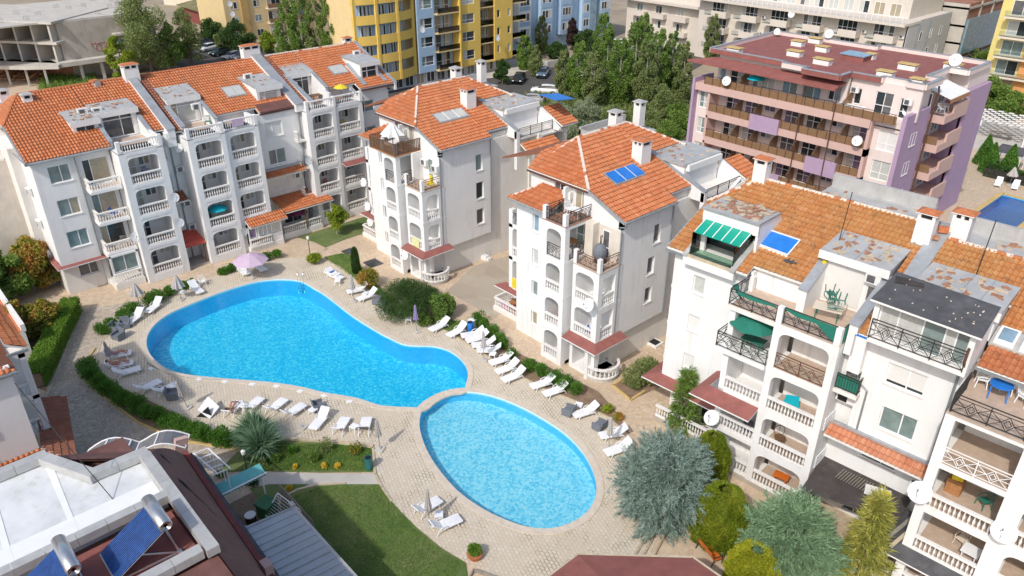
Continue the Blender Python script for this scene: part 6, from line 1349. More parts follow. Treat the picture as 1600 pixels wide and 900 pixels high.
OB.part(m, 'wall'); m = OB.mb(); m.box(-50.4, -50.0, 152.6, 174, 4, 10, 'glass_sky') ; m.box(-50.45, -50.25, 154, 156, 6, 8, 'glass_dark'); OB.part(m, 'window')
# yellow block at the right edge
RB = Bld('apartment_block', -34, 150, 0, 'pale yellow block with orange balcony bay cut by the right edge of the picture')
m = RB.mb(); m.box(-41.5, -24, 139, 160, 0, 22, 'yellow_pale'); RB.part(m, 'main_body')
for z in (1.8, 4.7, 7.6, 10.5, 13.4):
    m = RB.mb(); m.box(-40.3, -33, 137.2, 139, z-.3, z, 'cream'); m.box(-40.3, -33, 137.2, 137.3, z, z+.8, 'clear'); m.box(-36.5, -33, 138.2, 139, z, z+2.6, 'orange_wall'); RB.part(m, 'balcony'); window(RB, 'f', 139, -40, -37, z+.05, z+2.2, split=(.5,), rec=-.05, sill=False)
# cream tower at the top left
CT = Bld('apartment_block', 84, 170, R(90), 'cream apartment tower with ochre stripe and small balconies behind the trees at the top')
m = CT.mb(); m.box(70, 100, 166, 180, 0, 24, 'cream_yellow'); m.box(73.6, 75.2, 165.6, 166, 0, 24, 'ochre'); CT.part(m, 'main_body')
for x in (71.3, 76.5, 92.0):
    for z in (.6, 3.6, 6.6, 9.6): window(CT, 'f', 166, x, x+1.6, z, z+1.4, split=(.5,), rec=-.04)
for x in (79.2, 84.6, 95):
    for z in (.2, 3.2, 6.2, 9.2):
        window(CT, 'f', 166, x+.4, x+3.6, z+.1, z+2.2, split=(.33, .66), rec=-.04, sill=False); m = CT.mb(); m.box(x, x+4.4, 164.6, 166, z-.3, z, 'cream'); m.box(x, x+4.4, 164.6, 164.7, z, z+.85, 'rail_amber'); CT.part(m, 'balcony')
for x, z in ((71, 3.5), (70.6, 8), (70.8, 6), (81, 1)): dish(CT, x, 164.3, z, (.1, -1, .3), .6)
sh = empty('market_hall', (-192, 84, 0), 0, 'low hall with green and dark red roof at the top left behind the car park', 'hall')
m = MB(-192, 84); m.box(-200, -184, 74, 96, 0, 3.4, 'maroon_wall'); m.build('wall', sh); m = MB(-192, 84); m.prism([(-201, 73, 3.4), (-183, 73, 3.4), (-183, 85, 5.2), (-201, 85, 5.2)], (0, 0, .15), 'scrub'); m.prism([(-201, 97, 3.4), (-183, 97, 3.4), (-183, 85, 5.2), (-201, 85, 5.2)], (0, 0, .15), 'roof_metal'); m.build('roof', sh)
for k, (x, y, s) in enumerate(((-210, 104, 1), (-196, 118, .9), (-222, 88, 1.1))):
    h = empty('low_house', (x, y, 0), .2*k, ['low house with grey metal roof far behind the car park', 'low house with dark roof behind the cream tower', 'white low house with red roof at the very top left'][k], 'house'); m = MB(); m.box(-8, 8, -6, 6, 0, 3.5, 'cream'); m.build('wall', h); m = MB(); m.prism([(-9, -7, 3.4), (9, -7, 3.4), (9, 0, 5.4), (-9, 0, 5.4)], (0, 0, .15), ['roof_metal', 'bitumen_grey', 'tiles_dark'][k]); m.prism([(-9, 7, 3.4), (9, 7, 3.4), (9, 0, 5.4), (-9, 0, 5.4)], (0, 0, .15), ['roof_metal', 'bitumen_grey', 'tiles_dark'][k]); m.build('roof', h)
wh = empty('warehouse', (-58, 196, 0), 0, 'long low shed with ribbed pale metal roof at the top right', 'shed'); m = MB(-58, 196); m.box(-64, -50, 180, 214, 0, 3.2, 'white_paint'); m.build('wall', wh); m = MB(-58, 196); m.prism([(-65, 179, 3.2), (-49, 179, 3.2), (-49, 215, 3.2), (-65, 215, 3.2)], (0, 0, .25), 'roof_metal')
for k in range(8): m.box(-65, -49, 181+k*4.4, 181.3+k*4.4, 3.45, 3.6, 'lead')
m.box(-65.4, -64.8, 178, 215, 3.2, 4.4, 'black'); m.build('roof', wh)

# unfinished concrete building
CB = Bld('unfinished_building', 40, 158, R(90), 'raw concrete shell of an unfinished building with graffiti at the top left', 'unfinished building')
m = CB.mb(); wall(m, 'f', 151.5, 34.5, 50.5, 3.6, 9.9, .4, [(46.8, 47.9, 4.6, 7.0)], 'concrete'); m.box(34.5, 50.5, 151.9, 170, 3.6, 9.8, 'concrete'); m.box(36, 50, 153.5, 154, 0, 3.6, 'concrete'); CB.part(m, 'wall')
m = CB.mb(); m.box(33, 53.5, 149.6, 172, 3.0, 3.7, 'concrete_pale'); m.prism([(43, 150, 6.9), (49, 149.8, 6.9), (49.5, 151.5, 6.9), (43, 151.5, 6.9)], (0, 0, .35), 'concrete_pale'); CB.part(m, 'slab')
for x in (36.4, 39.8, 41.7, 45, 51): m = CB.mb(); m.beam((x, 150.4, 0), (x, 150.4, 3.0), .45, .45, 'concrete_pale'); CB.part(m, 'column')
# fan of raw rooms on the left
a0 = Vector((34.5, 151.5)); d = Vector((-.62, .78)).normalized(); nrm = Vector((-d.y, d.x))*-1
if nrm.y > 0: nrm = -nrm
m = CB.mb()
def P2(t, w, z): v = a0+d*t-nrm*w; return (v.x, v.y, z)
for z in (3.2, 6.6, 9.9): m.prism([P2(-.5, -1.6, z), P2(30, -1.6, z), P2(30, 14, z), P2(-.5, 14, z)], (0, 0, .4), 'concrete_pale')
CB.part(m, 'slab')
m = CB.mb(); m.prism([P2(0, 3.0, 0), P2(30, 3.0, 0), P2(30, 13, 0), P2(0, 13, 0)], (0, 0, 9.9), 'brick_raw'); CB.part(m, 'inner_wall')
for k in range(9):
    t = .4+k*3.3; m = CB.mb(); m.prism([P2(t, -1.2, 3.6), P2(t+.35, -1.2, 3.6), P2(t+.35, 3, 3.6), P2(t, 3, 3.6)], (0, 0, 6.3), 'concrete_pale'); CB.part(m, 'fin_wall')
    for z in (3.7, 7.0): m = CB.mb(); m.prism([P2(t+1.9, 2.9, z), P2(t+3.2, 2.9, z), P2(t+3.2, 2.95, z), P2(t+1.9, 2.95, z)], (0, 0, 2.6), 'glass_dark'); CB.part(m, 'opening')
m = CB.mb()
pts = [(33+6*math.cos(t)-6, 149.3+3*math.sin(t)-3) for t in [R(0+9*i) for i in range(11)]]
m.prism([P2(-1, -3.2, 3.0), P2(4, -4.6, 3.0), P2(10, -5.2, 3.0), P2(30, -5.4, 3.0), P2(30, 0, 3.0), P2(0, 0, 3.0)], (0, 0, .6), 'concrete_pale'); CB.part(m, 'curved_canopy')
for k in range(8): m = CB.mb(); v = P2(1.5+k*3.6, -3.6, 0); m.beam(v, (v[0], v[1], 3.0), .3, .3, 'concrete_pale'); CB.part(m, 'column')
m = CB.mb()
for k in range(26):
    x, y = random.uniform(20, 50), random.uniform(153, 172)
    for j in range(4): m.beam((x+j*.25, y, 9.9), (x+j*.25, y, 10.9), .05, .05, 'wood_grey')
m.box(14, 51, 152, 176, 9.85, 10.1, 'concrete_pale'); CB.part(m, 'roof_deck')
m = CB.mb()
random.seed(3)
for c0, mt in ((39.6, 'graffiti_pink'), (43.4, 'graffiti_green')):
    for s in range(4):
        p = [(c0+s*.7+.55*math.cos(t*1.3+s), 151.47, 5.3+.75*math.sin(t*1.0+s*1.7)) for t in range(7)]
        m.tube(p, .075, mt, 4)
CB.part(m, 'graffiti')
# ------------------------------------------------------------------ foreground buildings (lower left) and garden shelter
FB = Bld('apartment_block', -46, -2, 0, 'white block cut by the left edge with orange eave and tiled skirt roof', 'apartment building')
m = FB.mb(); wall(m, 'r', -44.0, -14, 3.35, 0, 9.2, .3, [(-.2, 1.2, 3.9, 5.5), (-.6, .6, 7.0, 8.3), (1.0, 2.2, .6, 2)], 'plaster'); m.box(-56, -44.3, -14, 3.3, 0, 9.0, 'plaster'); m.box(-56, -46.9, 3.3, 4.5, 0, 8.6, 'plaster'); FB.part(m, 'wall')
m = FB.mb()
m.box(-46.1, -45.8, 4.05, 4.4, 0, 8.8, 'plaster')
for z in (3.4, 5.9): m.box(-46.9, -45.8, 3.35, 4.4, z-.25, z, 'plaster')
m.box(-46.9, -45.8, 3.35, 4.4, 8.5, 8.8, 'plaster'); FB.part(m, 'loggia')
for z in (3.4, 5.9): balustrade(FB, (-45.9, 3.4), (-45.9, 4.1), z, .95)
window(FB, 'r', -44.0, -.2, 1.2, 3.9, 5.5, split=(), gl='glass_beige'); window(FB, 'r', -44.0, -.6, .6, 7.0, 8.3, split=(.5,), gl='glass_green'); window(FB, 'r', -44, 1.0, 2.2, .6, 2, split=(.5,)); ac_unit(FB, 'r', -44.0, .3, 6.2)
tile_roof(FB, [(-43.7, -14, 8.95), (-43.7, 3.6, 8.95), (-49.5, -2.2, 11.3), (-49.5, -14, 11.3)], 'tiles', cw=.27); tile_roof(FB, [(-45.6, 3.6, 9.7), (-45.6, 4.6, 9.1), (-52, 4.6, 9.1), (-52, 3.6, 9.7)], 'tiles')
m = FB.mb(); m.box(-43.72, -43.6, -14, 3.6, 8.8, 8.93, 'pipe_grey'); m.box(-45.6, -45.45, 3.5, 4.6, 8.95, 9.1, 'pipe_grey'); m.prism([(-55, -14, 9), (-55, 3.6, 8.95), (-49.5, -2.2, 11.3), (-49.5, -14, 11.3)], (0, 0, -.1), 'tiles_dark'); m.prism([(-43.7, 3.6, 8.95), (-55, 3.6, 8.95), (-49.5, -2.2, 11.3)], (0, 0, -.1), 'tiles_dark'); FB.part(m, 'gutter')
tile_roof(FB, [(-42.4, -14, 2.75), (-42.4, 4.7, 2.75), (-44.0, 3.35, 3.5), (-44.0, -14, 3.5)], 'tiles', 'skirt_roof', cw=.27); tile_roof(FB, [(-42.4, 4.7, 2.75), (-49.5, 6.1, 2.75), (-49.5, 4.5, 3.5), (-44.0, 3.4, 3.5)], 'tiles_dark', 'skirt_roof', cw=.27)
pipe(FB, [(-43.85, -.6, 8.9), (-43.85, -.6, 3.4)])
m = MB(-66, 3); m.box(-74, -60.5, 0, 6.3, 0, 2.7, 'plaster'); m.box(-74, -60.4, 6.1, 6.4, 2.7, 3.3, 'white_paint'); m.box(-73.9, -60.5, 1, 6.1, 2.7, 2.74, 'terracotta'); tg = empty('terrace_block', (-66, 3, 0), 0, 'low white terrace block with terracotta floor at the left edge', 'building'); m.build('terrace', tg)
bt = MB(); bt.cbox((0, 0, .5), 1.5, 1.1, .12, 'tarp_blue', .2); bt.cbox((0, 0, 0), .9, .7, .5, 'tarp_blue', .2); bt.lathe((.2, .1, .6), [(.5, 0), (.35, .25), (.05, .3)], 'tarp_blue', 7); tag(bt.build('covered_table', loc=(-64.9, 5.0, 2.75)), 'garden table wrapped in blue tarpaulin on the terrace at the left edge', 'table')

RBk = Bld('hotel_building', -29, 2, 0, 'maroon hotel with white flat roof and two solar water heaters in the lower left corner', 'hotel')
m = RBk.mb(); m.box(-36.8, -16, -14, 7.9, 0, 4.0, 'maroon_wall'); m.box(-35.2, -16, -14, 6.1, 4.4, 8.2, 'bitumen_maroon'); RBk.part(m, 'wall')
zr = 8.75
wp = [(-35.0, -14), (-35.0, 2.5), (-32.2, 3.75), (-32.0, 6.0), (-28.9, 5.95), (-28.9, -14)]
m = RBk.mb(); m.prism([(x, y, 8.2) for x, y in wp], (0, 0, .5), 'scrape_white', 'scrape_white'); RBk.part(m, 'flat_roof')
m = RBk.mb(); m.box(-24.45, -16, -14, 6.28, 8.0, 8.62, 'bitumen_maroon'); RBk.part(m, 'upper_roof')
m = RBk.mb()
for k in range(5): m.prism([(-34.9, -7+k*2.4, 8.71), (-29, -7.3+k*2.4, 8.71), (-29, -7.1+k*2.4, 8.71), (-34.9, -6.7+k*2.4, 8.71)], (0, 0, .012), 'tarp_white')
m.prism([(-30.6, -14, 8.705), (-29.0, -14, 8.705), (-29, 5.9, 8.705), (-30.4, 5.9, 8.705)], (0, 0, .012), 'tarp_white'); RBk.part(m, 'roof_patches')
CZ = [0]
def cap(pts, w=.5, z=8.95):
    CZ[0] += 1; z += CZ[0]*.006
    m = RBk.mb()
    for a, b in zip(pts, pts[1:]):
        L = Vector((b[0]-a[0], b[1]-a[1])).length; k = max(1, int(L/1.1)); av, bv = Vector((*a, z)), Vector((*b, z)); e = (bv-av).normalized()
        for i in range(k): m.beam(av.lerp(bv, i/k)+Vector((0, 0, .004*(i%2))), av.lerp(bv, (i+1)/k)-e*.015+Vector((0, 0, .004*(i%2))), w, .4, 'lead')
        m.cbox((b[0], b[1], z-.2), w*1.02, w*1.02, .41, 'lead', math.atan2(e.y, e.x))
    return RBk.part(m, 'parapet')
cap([(-35.1, -14), (-35.1, 2.6), (-32.3, 3.95), (-32.2, 6.15)]); cap([(-32.0, 6.2), (-24.6, 6.15)]); cap([(-28.7, -14), (-28.7, 5.8)], .45); cap([(-24.7, 5.8), (-24.7, -14)], .5)
m = RBk.mb(); m.box(-28.5, -24.9, -14, 5.9, 8.2, 8.32, 'bitumen_red'); RBk.part(m, 'pit_floor')
# curved mansard around the flat roof
def mansard(p0, p1, q0, q1, n=8, sag=.9):
    m = RBk.mb(); vs = []; fs = []
    for i in range(n+1):
        t = i/n; s = t**1.35; h = t
        for a, b in ((p0, q0), (p1, q1)):
            vs.append((a[0]+(b[0]-a[0])*h, a[1]+(b[1]-a[1])*h, a[2]+(b[2]-a[2])*s))
    for i in range(n): fs.append((2*i, 2*i+1, 2*i+3, 2*i+2))
    m.add(vs, fs, 'bitumen_maroon'); m.add([(x, y, z-.12) for x, y, z in vs], fs, 'bitumen_maroon'); return RBk.part(m, 'mansard_roof', None, True)
mansard((-32.1, 6.3, 8.75), (-16, 6.3, 8.75), (-37.5, 9.2, 3.8), (-16, 8.2, 3.8)); mansard((-35.2, 2.6, 8.75), (-32.1, 6.3, 8.75), (-39.6, 4.6, 4.0), (-37.5, 9.2, 3.8)); mansard((-35.2, -14, 8.75), (-35.2, 2.6, 8.75), (-39.0, -14, 4.0), (-39.6, 4.6, 4.0))
m = RBk.mb(); m.beam((-37.5, 9.3, 3.85), (-16, 8.3, 3.85), .26, .25, 'maroon_wall'); m.beam((-37.4, 9.55, 3.7), (-16, 8.55, 3.7), .22, .2, 'bitumen_grey'); RBk.part(m, 'gutter')
for x in (-31.6, -29.2): pipe(RBk, [(x-1.6, 7.0, 7.9), (x-1.2, 7.1, 7.9), (x, 7.7, 6.5), (x+1.2, 8.4, 4.6)], 'iron', .05)
m = RBk.mb()
def hoop(c0, c1, r, k, w):
    pass
rows = []
for j in range(15):
    t = j/14; base = Vector((-39.9, 4.6, 0)).lerp(Vector((-37.3, 9.3, 0)), t); z = 4.3+.6*abs(math.sin(t*2*math.pi*.98)) ; rows.append((base, z))
nrm = Vector((-.87, .48, 0))
vs = [tuple(Vector((b.x, b.y, z))) for b, z in rows]+[tuple(Vector((b.x, b.y, z-.25))+nrm*1.5) for b, z in rows]; n = 15
m.add(vs, [(i, i+1, n+i+1, n+i) for i in range(n-1)], 'sheet_grey')
m.tube(vs[:n], .05, 'pvc', 5); m.tube(vs[n:], .05, 'pvc', 5)
for j in (0, 3, 6, 7, 10, 14): m.beam(vs[j], vs[n+j], .07, .07, 'pvc')
RBk.part(m, 'curved_canopy')
m = RBk.mb(); m.beam((-37.8, 9.0, 3.4), (-37.6, 9.3, 4.9), .7, .25, 'pink'); m.beam((-37.2, 9.6, 3.9), (-34.6, 9.9, 3.9), .07, .07, 'pvc'); m.beam((-37.0, 10.4, 3.9), (-34.5, 10.6, 3.9), .07, .07, 'pvc')
for k in range(5): m.beam((-37.1+k*.6, 9.6, 3.9), (-37.0+k*.6, 10.4, 3.9), .06, .06, 'pvc'); m.beam((-37.0+k*.6, 10.4, 3.9), (-37.0+k*.6, 10.4, 2.6), .05, .05, 'pvc')
m.box(-26.9, -26.3, 8.6, 9.0, 3.0, 4.5, 'pink'); RBk.part(m, 'frame')
pipe(RBk, [(-30.4, 4.2, 8.7), (-34.5, 2.6, 13.5)], 'iron', .02, 'antenna_wire')
def heater(x, y, lab):
    r = empty('solar_heater', (x, y, 8.35), 0, lab, 'solar heater', 'solar water heaters on the maroon hotel roof')
    m = MB(); m.tube([(-1.0, .1, 1.75), (-.98, .1, 1.75), (.98, .1, 1.75), (1.0, .1, 1.75)], [.22, .27, .27, .22], 'tank', 20); m.build('tank', r, True)
    m = MB(); A = [(-.95, 0, 1.5), (.95, 0, 1.5), (.95, -2.15, .25), (-.95, -2.15, .25)]; m.prism(A, (0, .03, .03), 'zinc')
    for k in range(20): x0 = -.9+k*.095; m.tube([(x0, -.02, 1.56), (x0, -2.1, .33)], .034, 'solar_blue', 5)
    m.build('tube_panel', r)
    m = MB()
    for s in (-.85, .85):
        m.beam((s, .35, 0), (s, .1, 1.5), .06, .06, 'tank'); m.beam((s, -2.1, .2), (s, .35, 0.05), .06, .06, 'tank'); m.beam((s, -1, .85), (s, .35, .05), .05, .05, 'tank'); m.cbox((s, .38, -.02), .25, .15, .1, 'tank')
    m.beam((-.85, .35, .1), (.85, .35, .1), .06, .06, 'tank'); m.beam((-.85, .33, .2), (.85, .12, 1.4), .04, .04, 'tank'); m.build('stand', r)
heater(-26.7, 4.9, 'solar water heater with silver tank nearest the corner of the maroon hotel roof'); heater(-26.8, 1.55, 'solar water heater with silver tank cut by the bottom edge near the left corner')

# ribbed metal roof over a garden annex
ax = empty('garden_annex', (-26, 10.6, 0), 0, 'low annex with pale ribbed metal roof beside the lawn', 'annex')
m = MB(-26, 10.6); m.box(-30.4, -14, 9.4, 11.8, 0, 2.6, 'plaster_warm'); m.build('wall', ax)
m = MB(-26, 10.6); m.prism([(-30.9, 9.25, 3.0), (-14, 9.1, 3.0), (-14, 12.0, 2.7), (-30.8, 12.15, 2.7)], (0, 0, .06), 'roof_metal')
for k in range(34): x = -30.7+k*.5; m.beam((x, 9.25, 3.09), (x, 12.1, 2.79), .07, .06, 'roof_metal' if k % 4 else 'zinc')
m.beam((-30.9, 12.2, 2.72), (-14, 12.1, 2.72), .16, .12, 'lead'); m.cbox((-30.9, 12.2, 2.5), .35, .25, .4, 'lead'); m.build('roof', ax)
# patio in front of it
sheet('patio', [(-36.3, 9.3), (-36.3, 12.5), (-30.5, 13.2), (-30.5, 9.3)], .02, 'soil'); sheet('patio_deck', [(-33.6, 10.3), (-33.8, 12.2), (-31, 12.4), (-30.9, 10.2)], .05, 'deck_yellow')
aw = empty('awning', (-35.2, 10.9, 0), 0, 'teal scalloped awning over the patio behind the green bin', 'awning'); m = MB()
m.prism([(.45, -1.5, 2.35), (.45, 1.6, 2.35), (-.15, 1.6, 2.6), (-.15, -1.5, 2.6)], (0, 0, .04), 'awn_teal'); m.tube([(.5, -1.55, 2.33), (.5, 1.65, 2.33)], .05, 'pvc', 6)
for k in range(16): y = -1.4+k*.195; m.prism([(.48, y-.09, 2.32), (.48, y+.09, 2.32), (.48, y+.06, 2.14), (.48, y-.06, 2.14)], (.012, 0, 0), 'awn_teal')
m.build('canopy', aw); m = MB()
for y in (-1.1, 1.4): m.beam((.4, y, 0), (.4, y, 2.35), .07, .07, 'pvc')
m.build('post', aw)
m = MB(); m.box(-.45, .45, -.4, .4, .0, .95, 'bin_green'); m.box(-.5, .5, -.45, .45, .95, 1.03, 'bin_green'); m.box(-.5, .5, -.47, -.4, .9, 1.05, 'bin_green'); tag(m.build('waste_bin', loc=(-33.9, 11.9, .03), rz=.3), 'green wheeled waste bin behind the drying rack on the patio', 'waste bin')
m = MB(); m.lathe((0, 0, 0), [(.25, 0), (.3, .1), (.3, .65)], 'black', 14); m.lathe((0, 0, .65), [(.32, 0), (.32, .05), (.05, .08)], 'tarp_white', 14); tag(m.build('barrel', loc=(-33.9, 10.9, .05)), 'small black barrel with white lid on the patio', 'barrel')
dr = empty('drying_rack', (-32.6, 12.3, .05), .2, 'white tilted drying rack by the fence on the patio', 'drying rack'); m = MB()
A, Bq, Cq, D = Vector((-1, -.5, .5)), Vector((1, -.5, .3)), Vector((1, .5, 1.2)), Vector((-1, .5, 1.4))
for a, b in ((A, Bq), (Bq, Cq), (Cq, D), (D, A)): m.beam(a, b, .05, .05, 'pvc')
for k in range(1, 9): m.beam(A.lerp(D, k/9), Bq.lerp(Cq, k/9), .02, .02, 'pvc')
m.beam(A, (-1, -.5, 0), .04, .04, 'pvc'); m.beam(Cq, (1, .5, 0), .04, .04, 'pvc'); m.beam(D, (-1, .5, 0), .04, .04, 'pvc'); m.beam(Bq, (1, -.5, 0), .04, .04, 'pvc'); m.build('frame', dr)
tb = empty('patio_table', (-33.2, 9.95, .03), .3, 'small wooden patio table with white patterned cloth', 'table'); m = MB(); m.box(-.5, .5, -.35, .35, .72, .76, 'fab_white'); m.box(-.5, .5, -.36, -.35, .5, .75, 'fab_white'); m.build('tablecloth', tb); m = MB()
for sx in (-.42, .42):
    for sy in (-.28, .28): m.box(sx-.03, sx+.03, sy-.03, sy+.03, 0, .72, 'wood_orange')
m.build('leg', tb); m = MB(); m.box(-.2, .2, -.2, .2, .42, .46, 'wood_orange'); m.box(-.2, .2, .18, .22, .46, .85, 'wood_orange')
for sx in (-.17, .17):
    for sy in (-.17, .17): m.box(sx-.02, sx+.02, sy-.02, sy+.02, 0, .42, 'wood_orange')
tag(m.build('wooden_chair', loc=(-32.3, 9.7, .03), rz=1.2), 'orange wooden chair tucked beside the small patio table', 'chair')
fe = empty('wooden_fence', (-32.4, 13.0, 0), 0, 'grey wooden screen fence between patio and lawn', 'fence'); m = MB()
for k in range(16): x = -1.9+k*.25; m.box(x, x+.2, -.02, .02, 0, 1.5-.0*k, 'wood_grey')
m.build('board_panel', fe)

# garden shelter roof at the bottom
gz = empty('garden_shelter', (-12.1, 19.1, 0), 0, 'low garden shelter with faceted maroon felt roof at the bottom edge', 'shelter')
gp = [(-18.2, 17.1), (-18.2, 21.1), (-14.2, 25.2), (-10.0, 25.2), (-6, 21.1), (-6, 17.1), (-10, 13), (-14.2, 13)]
m = MB(-12.1, 19.1)
for i in range(8):
    a, b = gp[i], gp[(i+1) % 8]; m.prism([(*a, 2.75), (*b, 2.75), (-12.1, 19.1, 4.6)], (0, 0, .08), 'bitumen_red')
m.build('roof', gz); m = MB(-12.1, 19.1)
for i in range(8):
    a, b = gp[i], gp[(i+1) % 8]; m.beam((*a, 2.76), (*b, 2.76), .12, .18, 'curb')
m.build('fascia', gz)
for x, y in gp:
    m = MB(-12.1, 19.1); x, y = -12.1+(x+12.1)*.93, 19.1+(y-19.1)*.93; m.beam((x, y, 0), (x, y, 2.7), .16, .16, 'wood'); m.build('post', gz)
# ------------------------------------------------------------------ pool furniture
def face(a, b): return math.atan2(b.y-a.y, b.x-a.x)
def make_lounger(name='sun_lounger', dark=False, back=38):
    r = empty(name); r['category'] = 'sun lounger'; mt = 'plastic_white'
    m = MB(); W = .31
    prof = [(0, .30), (.12, .335), (.5, .35), (.9, .335), (1.18, .33)]
    for i in range(len(prof)-1):
        (x0, z0), (x1, z1) = prof[i], prof[i+1]; k = 3
        for j in range(k):
            a = x0+(x1-x0)*j/k; b = x0+(x1-x0)*(j+.86)/k; za = z0+(z1-z0)*j/k; zb = z0+(z1-z0)*(j+.86)/k
            m.add([(a, -W, za), (b, -W, zb), (b, W, zb), (a, W, za), (a, -W, za-.03), (b, -W, zb-.03), (b, W, zb-.03), (a, W, za-.03)], [(0, 1, 2, 3), (4, 7, 6, 5), (0, 4, 5, 1), (2, 6, 7, 3), (1, 5, 6, 2), (0, 3, 7, 4)], mt)
    m.build('seat', r)
    c, s = math.cos(R(back)), math.sin(R(back)); m = MB()
    for j in range(7):
        u0, u1 = j*.11, j*.11+.095; w = W-.015*max(0, j-4)
        for q in (0,):
            P = [(1.18+u0*c, -w, .33+u0*s), (1.18+u1*c, -w, .33+u1*s), (1.18+u1*c, w, .33+u1*s), (1.18+u0*c, w, .33+u0*s)]
            m.prism(P, (s*.03, 0, -c*.03), mt)
    for sy in (-W, W): m.beam((1.18, sy, .32), (1.18+.8*c, sy, .32+.8*s), .05, .05, mt)
    m.beam((1.18+.79*c, -W, .32+.79*s), (1.18+.79*c, W, .32+.79*s), .07, .05, mt); m.build('backrest', r)
    m = MB()
    for sy in (-W-.02, W+.02): m.beam((0, sy, .30), (1.5, sy, .31), .045, .07, mt)
    m.beam((0, -W, .28), (0, W, .28), .05, .07, mt); m.build('frame', r)
    for sx, dx in ((.35, -.12), (1.5, .16)):
        for sy in (-W-.03, W+.03): m = MB(); m.tube([(sx, sy, .31), (sx+dx*.5, sy, .16), (sx+dx, sy, 0)], [.035, .03, .028], mt, 5); m.build('leg', r)
    for sy in (-W-.05, W+.05): m = MB(); m.tube([(.92, sy, .32), (1.0, sy, .48), (1.28, sy, .53), (1.42, sy, .38)], .026, mt, 5); m.build('armrest', r)
    if dark: m = MB(); P = [(1.2, -.27, .28), (1.2+.74*c, -.27, .28+.74*s), (1.2+.74*c, .27, .28+.74*s), (1.2, .27, .28)]; m.prism(P, (s*.02, 0, -c*.02), 'rattan'); m.build('dark_sheet', r)
    return r
LP = make_lounger()
L_ = [ # foot px, head px, label
 ((543,461),(574,455),'white sun lounger right behind the closed greige parasol near the cypress'),
 ((560,473),(590,462),'white sun lounger touching the grey armchair by the big dark green bush'),
 ((597,493),(627,485),'single white sun lounger between the grey footstool and the violet parasol'),
 ((673,521),(701,508),'white sun lounger alone at the left end of the crowded row, near the violet parasol'),
 ((701,530),(728,516),'white sun lounger directly left of the blue bin'),
 ((721,530),(752,525),'white sun lounger just below the blue bin, first of the tight group'),
 ((729,538),(760,531),'white sun lounger behind the closed parasol in the tight group, second after the bin'),
 ((738,545),(775,541),'white sun lounger in the tight group, directly behind the pole of the closed parasol'),
 ((746,552),(785,553),'white sun lounger in the tight group just above the small white table'),
 ((766,573),(796,564),'white sun lounger just below the small white table of the tight group'),
 ((776,587),(806,577),'upper one of two white sun loungers pushed side by side before the green shrubs'),
 ((786,600),(815,588),'lower one of two white sun loungers pushed side by side before the green shrubs'),
 ((830,610),(861,600),'white sun lounger with high back above the small pool, left of a matching one'),
 ((850,622),(883,612),'white sun lounger with high back beside the grey armchair above the small pool'),
 ((896,655),(932,644),'white sun lounger between the small white table and the grey armchair near the cedar'),
 ((937,687),(972,680),'white sun lounger half under the big blue grey cedar, upper one'),
 ((946,714),(976,705),'white sun lounger half under the big blue grey cedar, lower one'),
 ((534,440),(506,429),'white sun lounger with a folded mattress by the lawn near the pool ladder'),
 ((414,427),(394,413),'sun lounger in the shade of the open lavender parasol'),
 ((387,433),(367,418),'sunlit white sun lounger left of the open lavender parasol'),
 ((315,462),(296,446),'white sun lounger beside the white armchair and the half open parasol'),
 ((231,493),(251,478),'white sun lounger right of the low white table on the upper left rim'),
 ((200,511),(222,494),'white sun lounger next to the cluster of grey armchairs'),
 ((206,556),(165,563),'white sun lounger by the mauve parasol, furthest up of three'),
 ((209,571),(170,579),'white sun lounger with two people lying on it'),
 ((221,580),(181,592),'empty white sun lounger below the two sunbathers'),
 ((252,600),(221,615),'white sun lounger left of the one beside the grey armchair along the lower left hedge'),
 ((279,605),(247,620),'white sun lounger touching the grey armchair along the lower left hedge'),
 ((374,632),(360,650),'white sun lounger with one sunbather beside the tipped white board'),
 ((409,627),(386,647),'white sun lounger right of the single sunbather'),
 ((446,629),(418,650),'white sun lounger above the yucca, second right of the single sunbather'),
 ((476,637),(450,656),'white sun lounger left of the grey armchair on the lower side of the big pool'),
 ((489,676),(511,650),'white sun lounger pointing down towards the shrub bed'),
 ((541,658),(529,682),'white sun lounger seen from behind, left of the low table above the shrub bed'),
 ((687,786),(653,808),'white sun lounger left of the closed parasol on the lower rim of the small pool'),
 ((719,815),(683,832),'white sun lounger right of the low table on the lower rim of the small pool'),
]
for f, h, lab in L_:
    a, b = G(*f), G(*h); place(LP, USED, a.x, a.y, .03, face(a, b)+random.uniform(-.05, .05), lab, 'white sun loungers around the pools')
LD = make_lounger('sun_lounger', True, 48); a, b = G(574, 658), G(568, 684); place(LD, {}, a.x, a.y, .03, face(a, b), 'white sun lounger with a dark grey back sheet beside the closed parasol', 'white sun loungers around the pools')
m = MB(); m.cbox((0, 0, 0), 1.5, .62, .07, 'plastic_white', .1); m.cbox((.15, .05, .07), 1.3, .58, .06, 'fab_white', -.08); m.cbox((.3, 0, .13), .8, .5, .05, 'fab_blue', .1)
p = G(520, 433); tag(m.build('folded_mattress', loc=(p.x, p.y, .40), rz=face(G(534, 440), G(506, 429))), 'folded white and blue mattress lying on a sun lounger by the lawn', 'mattress')
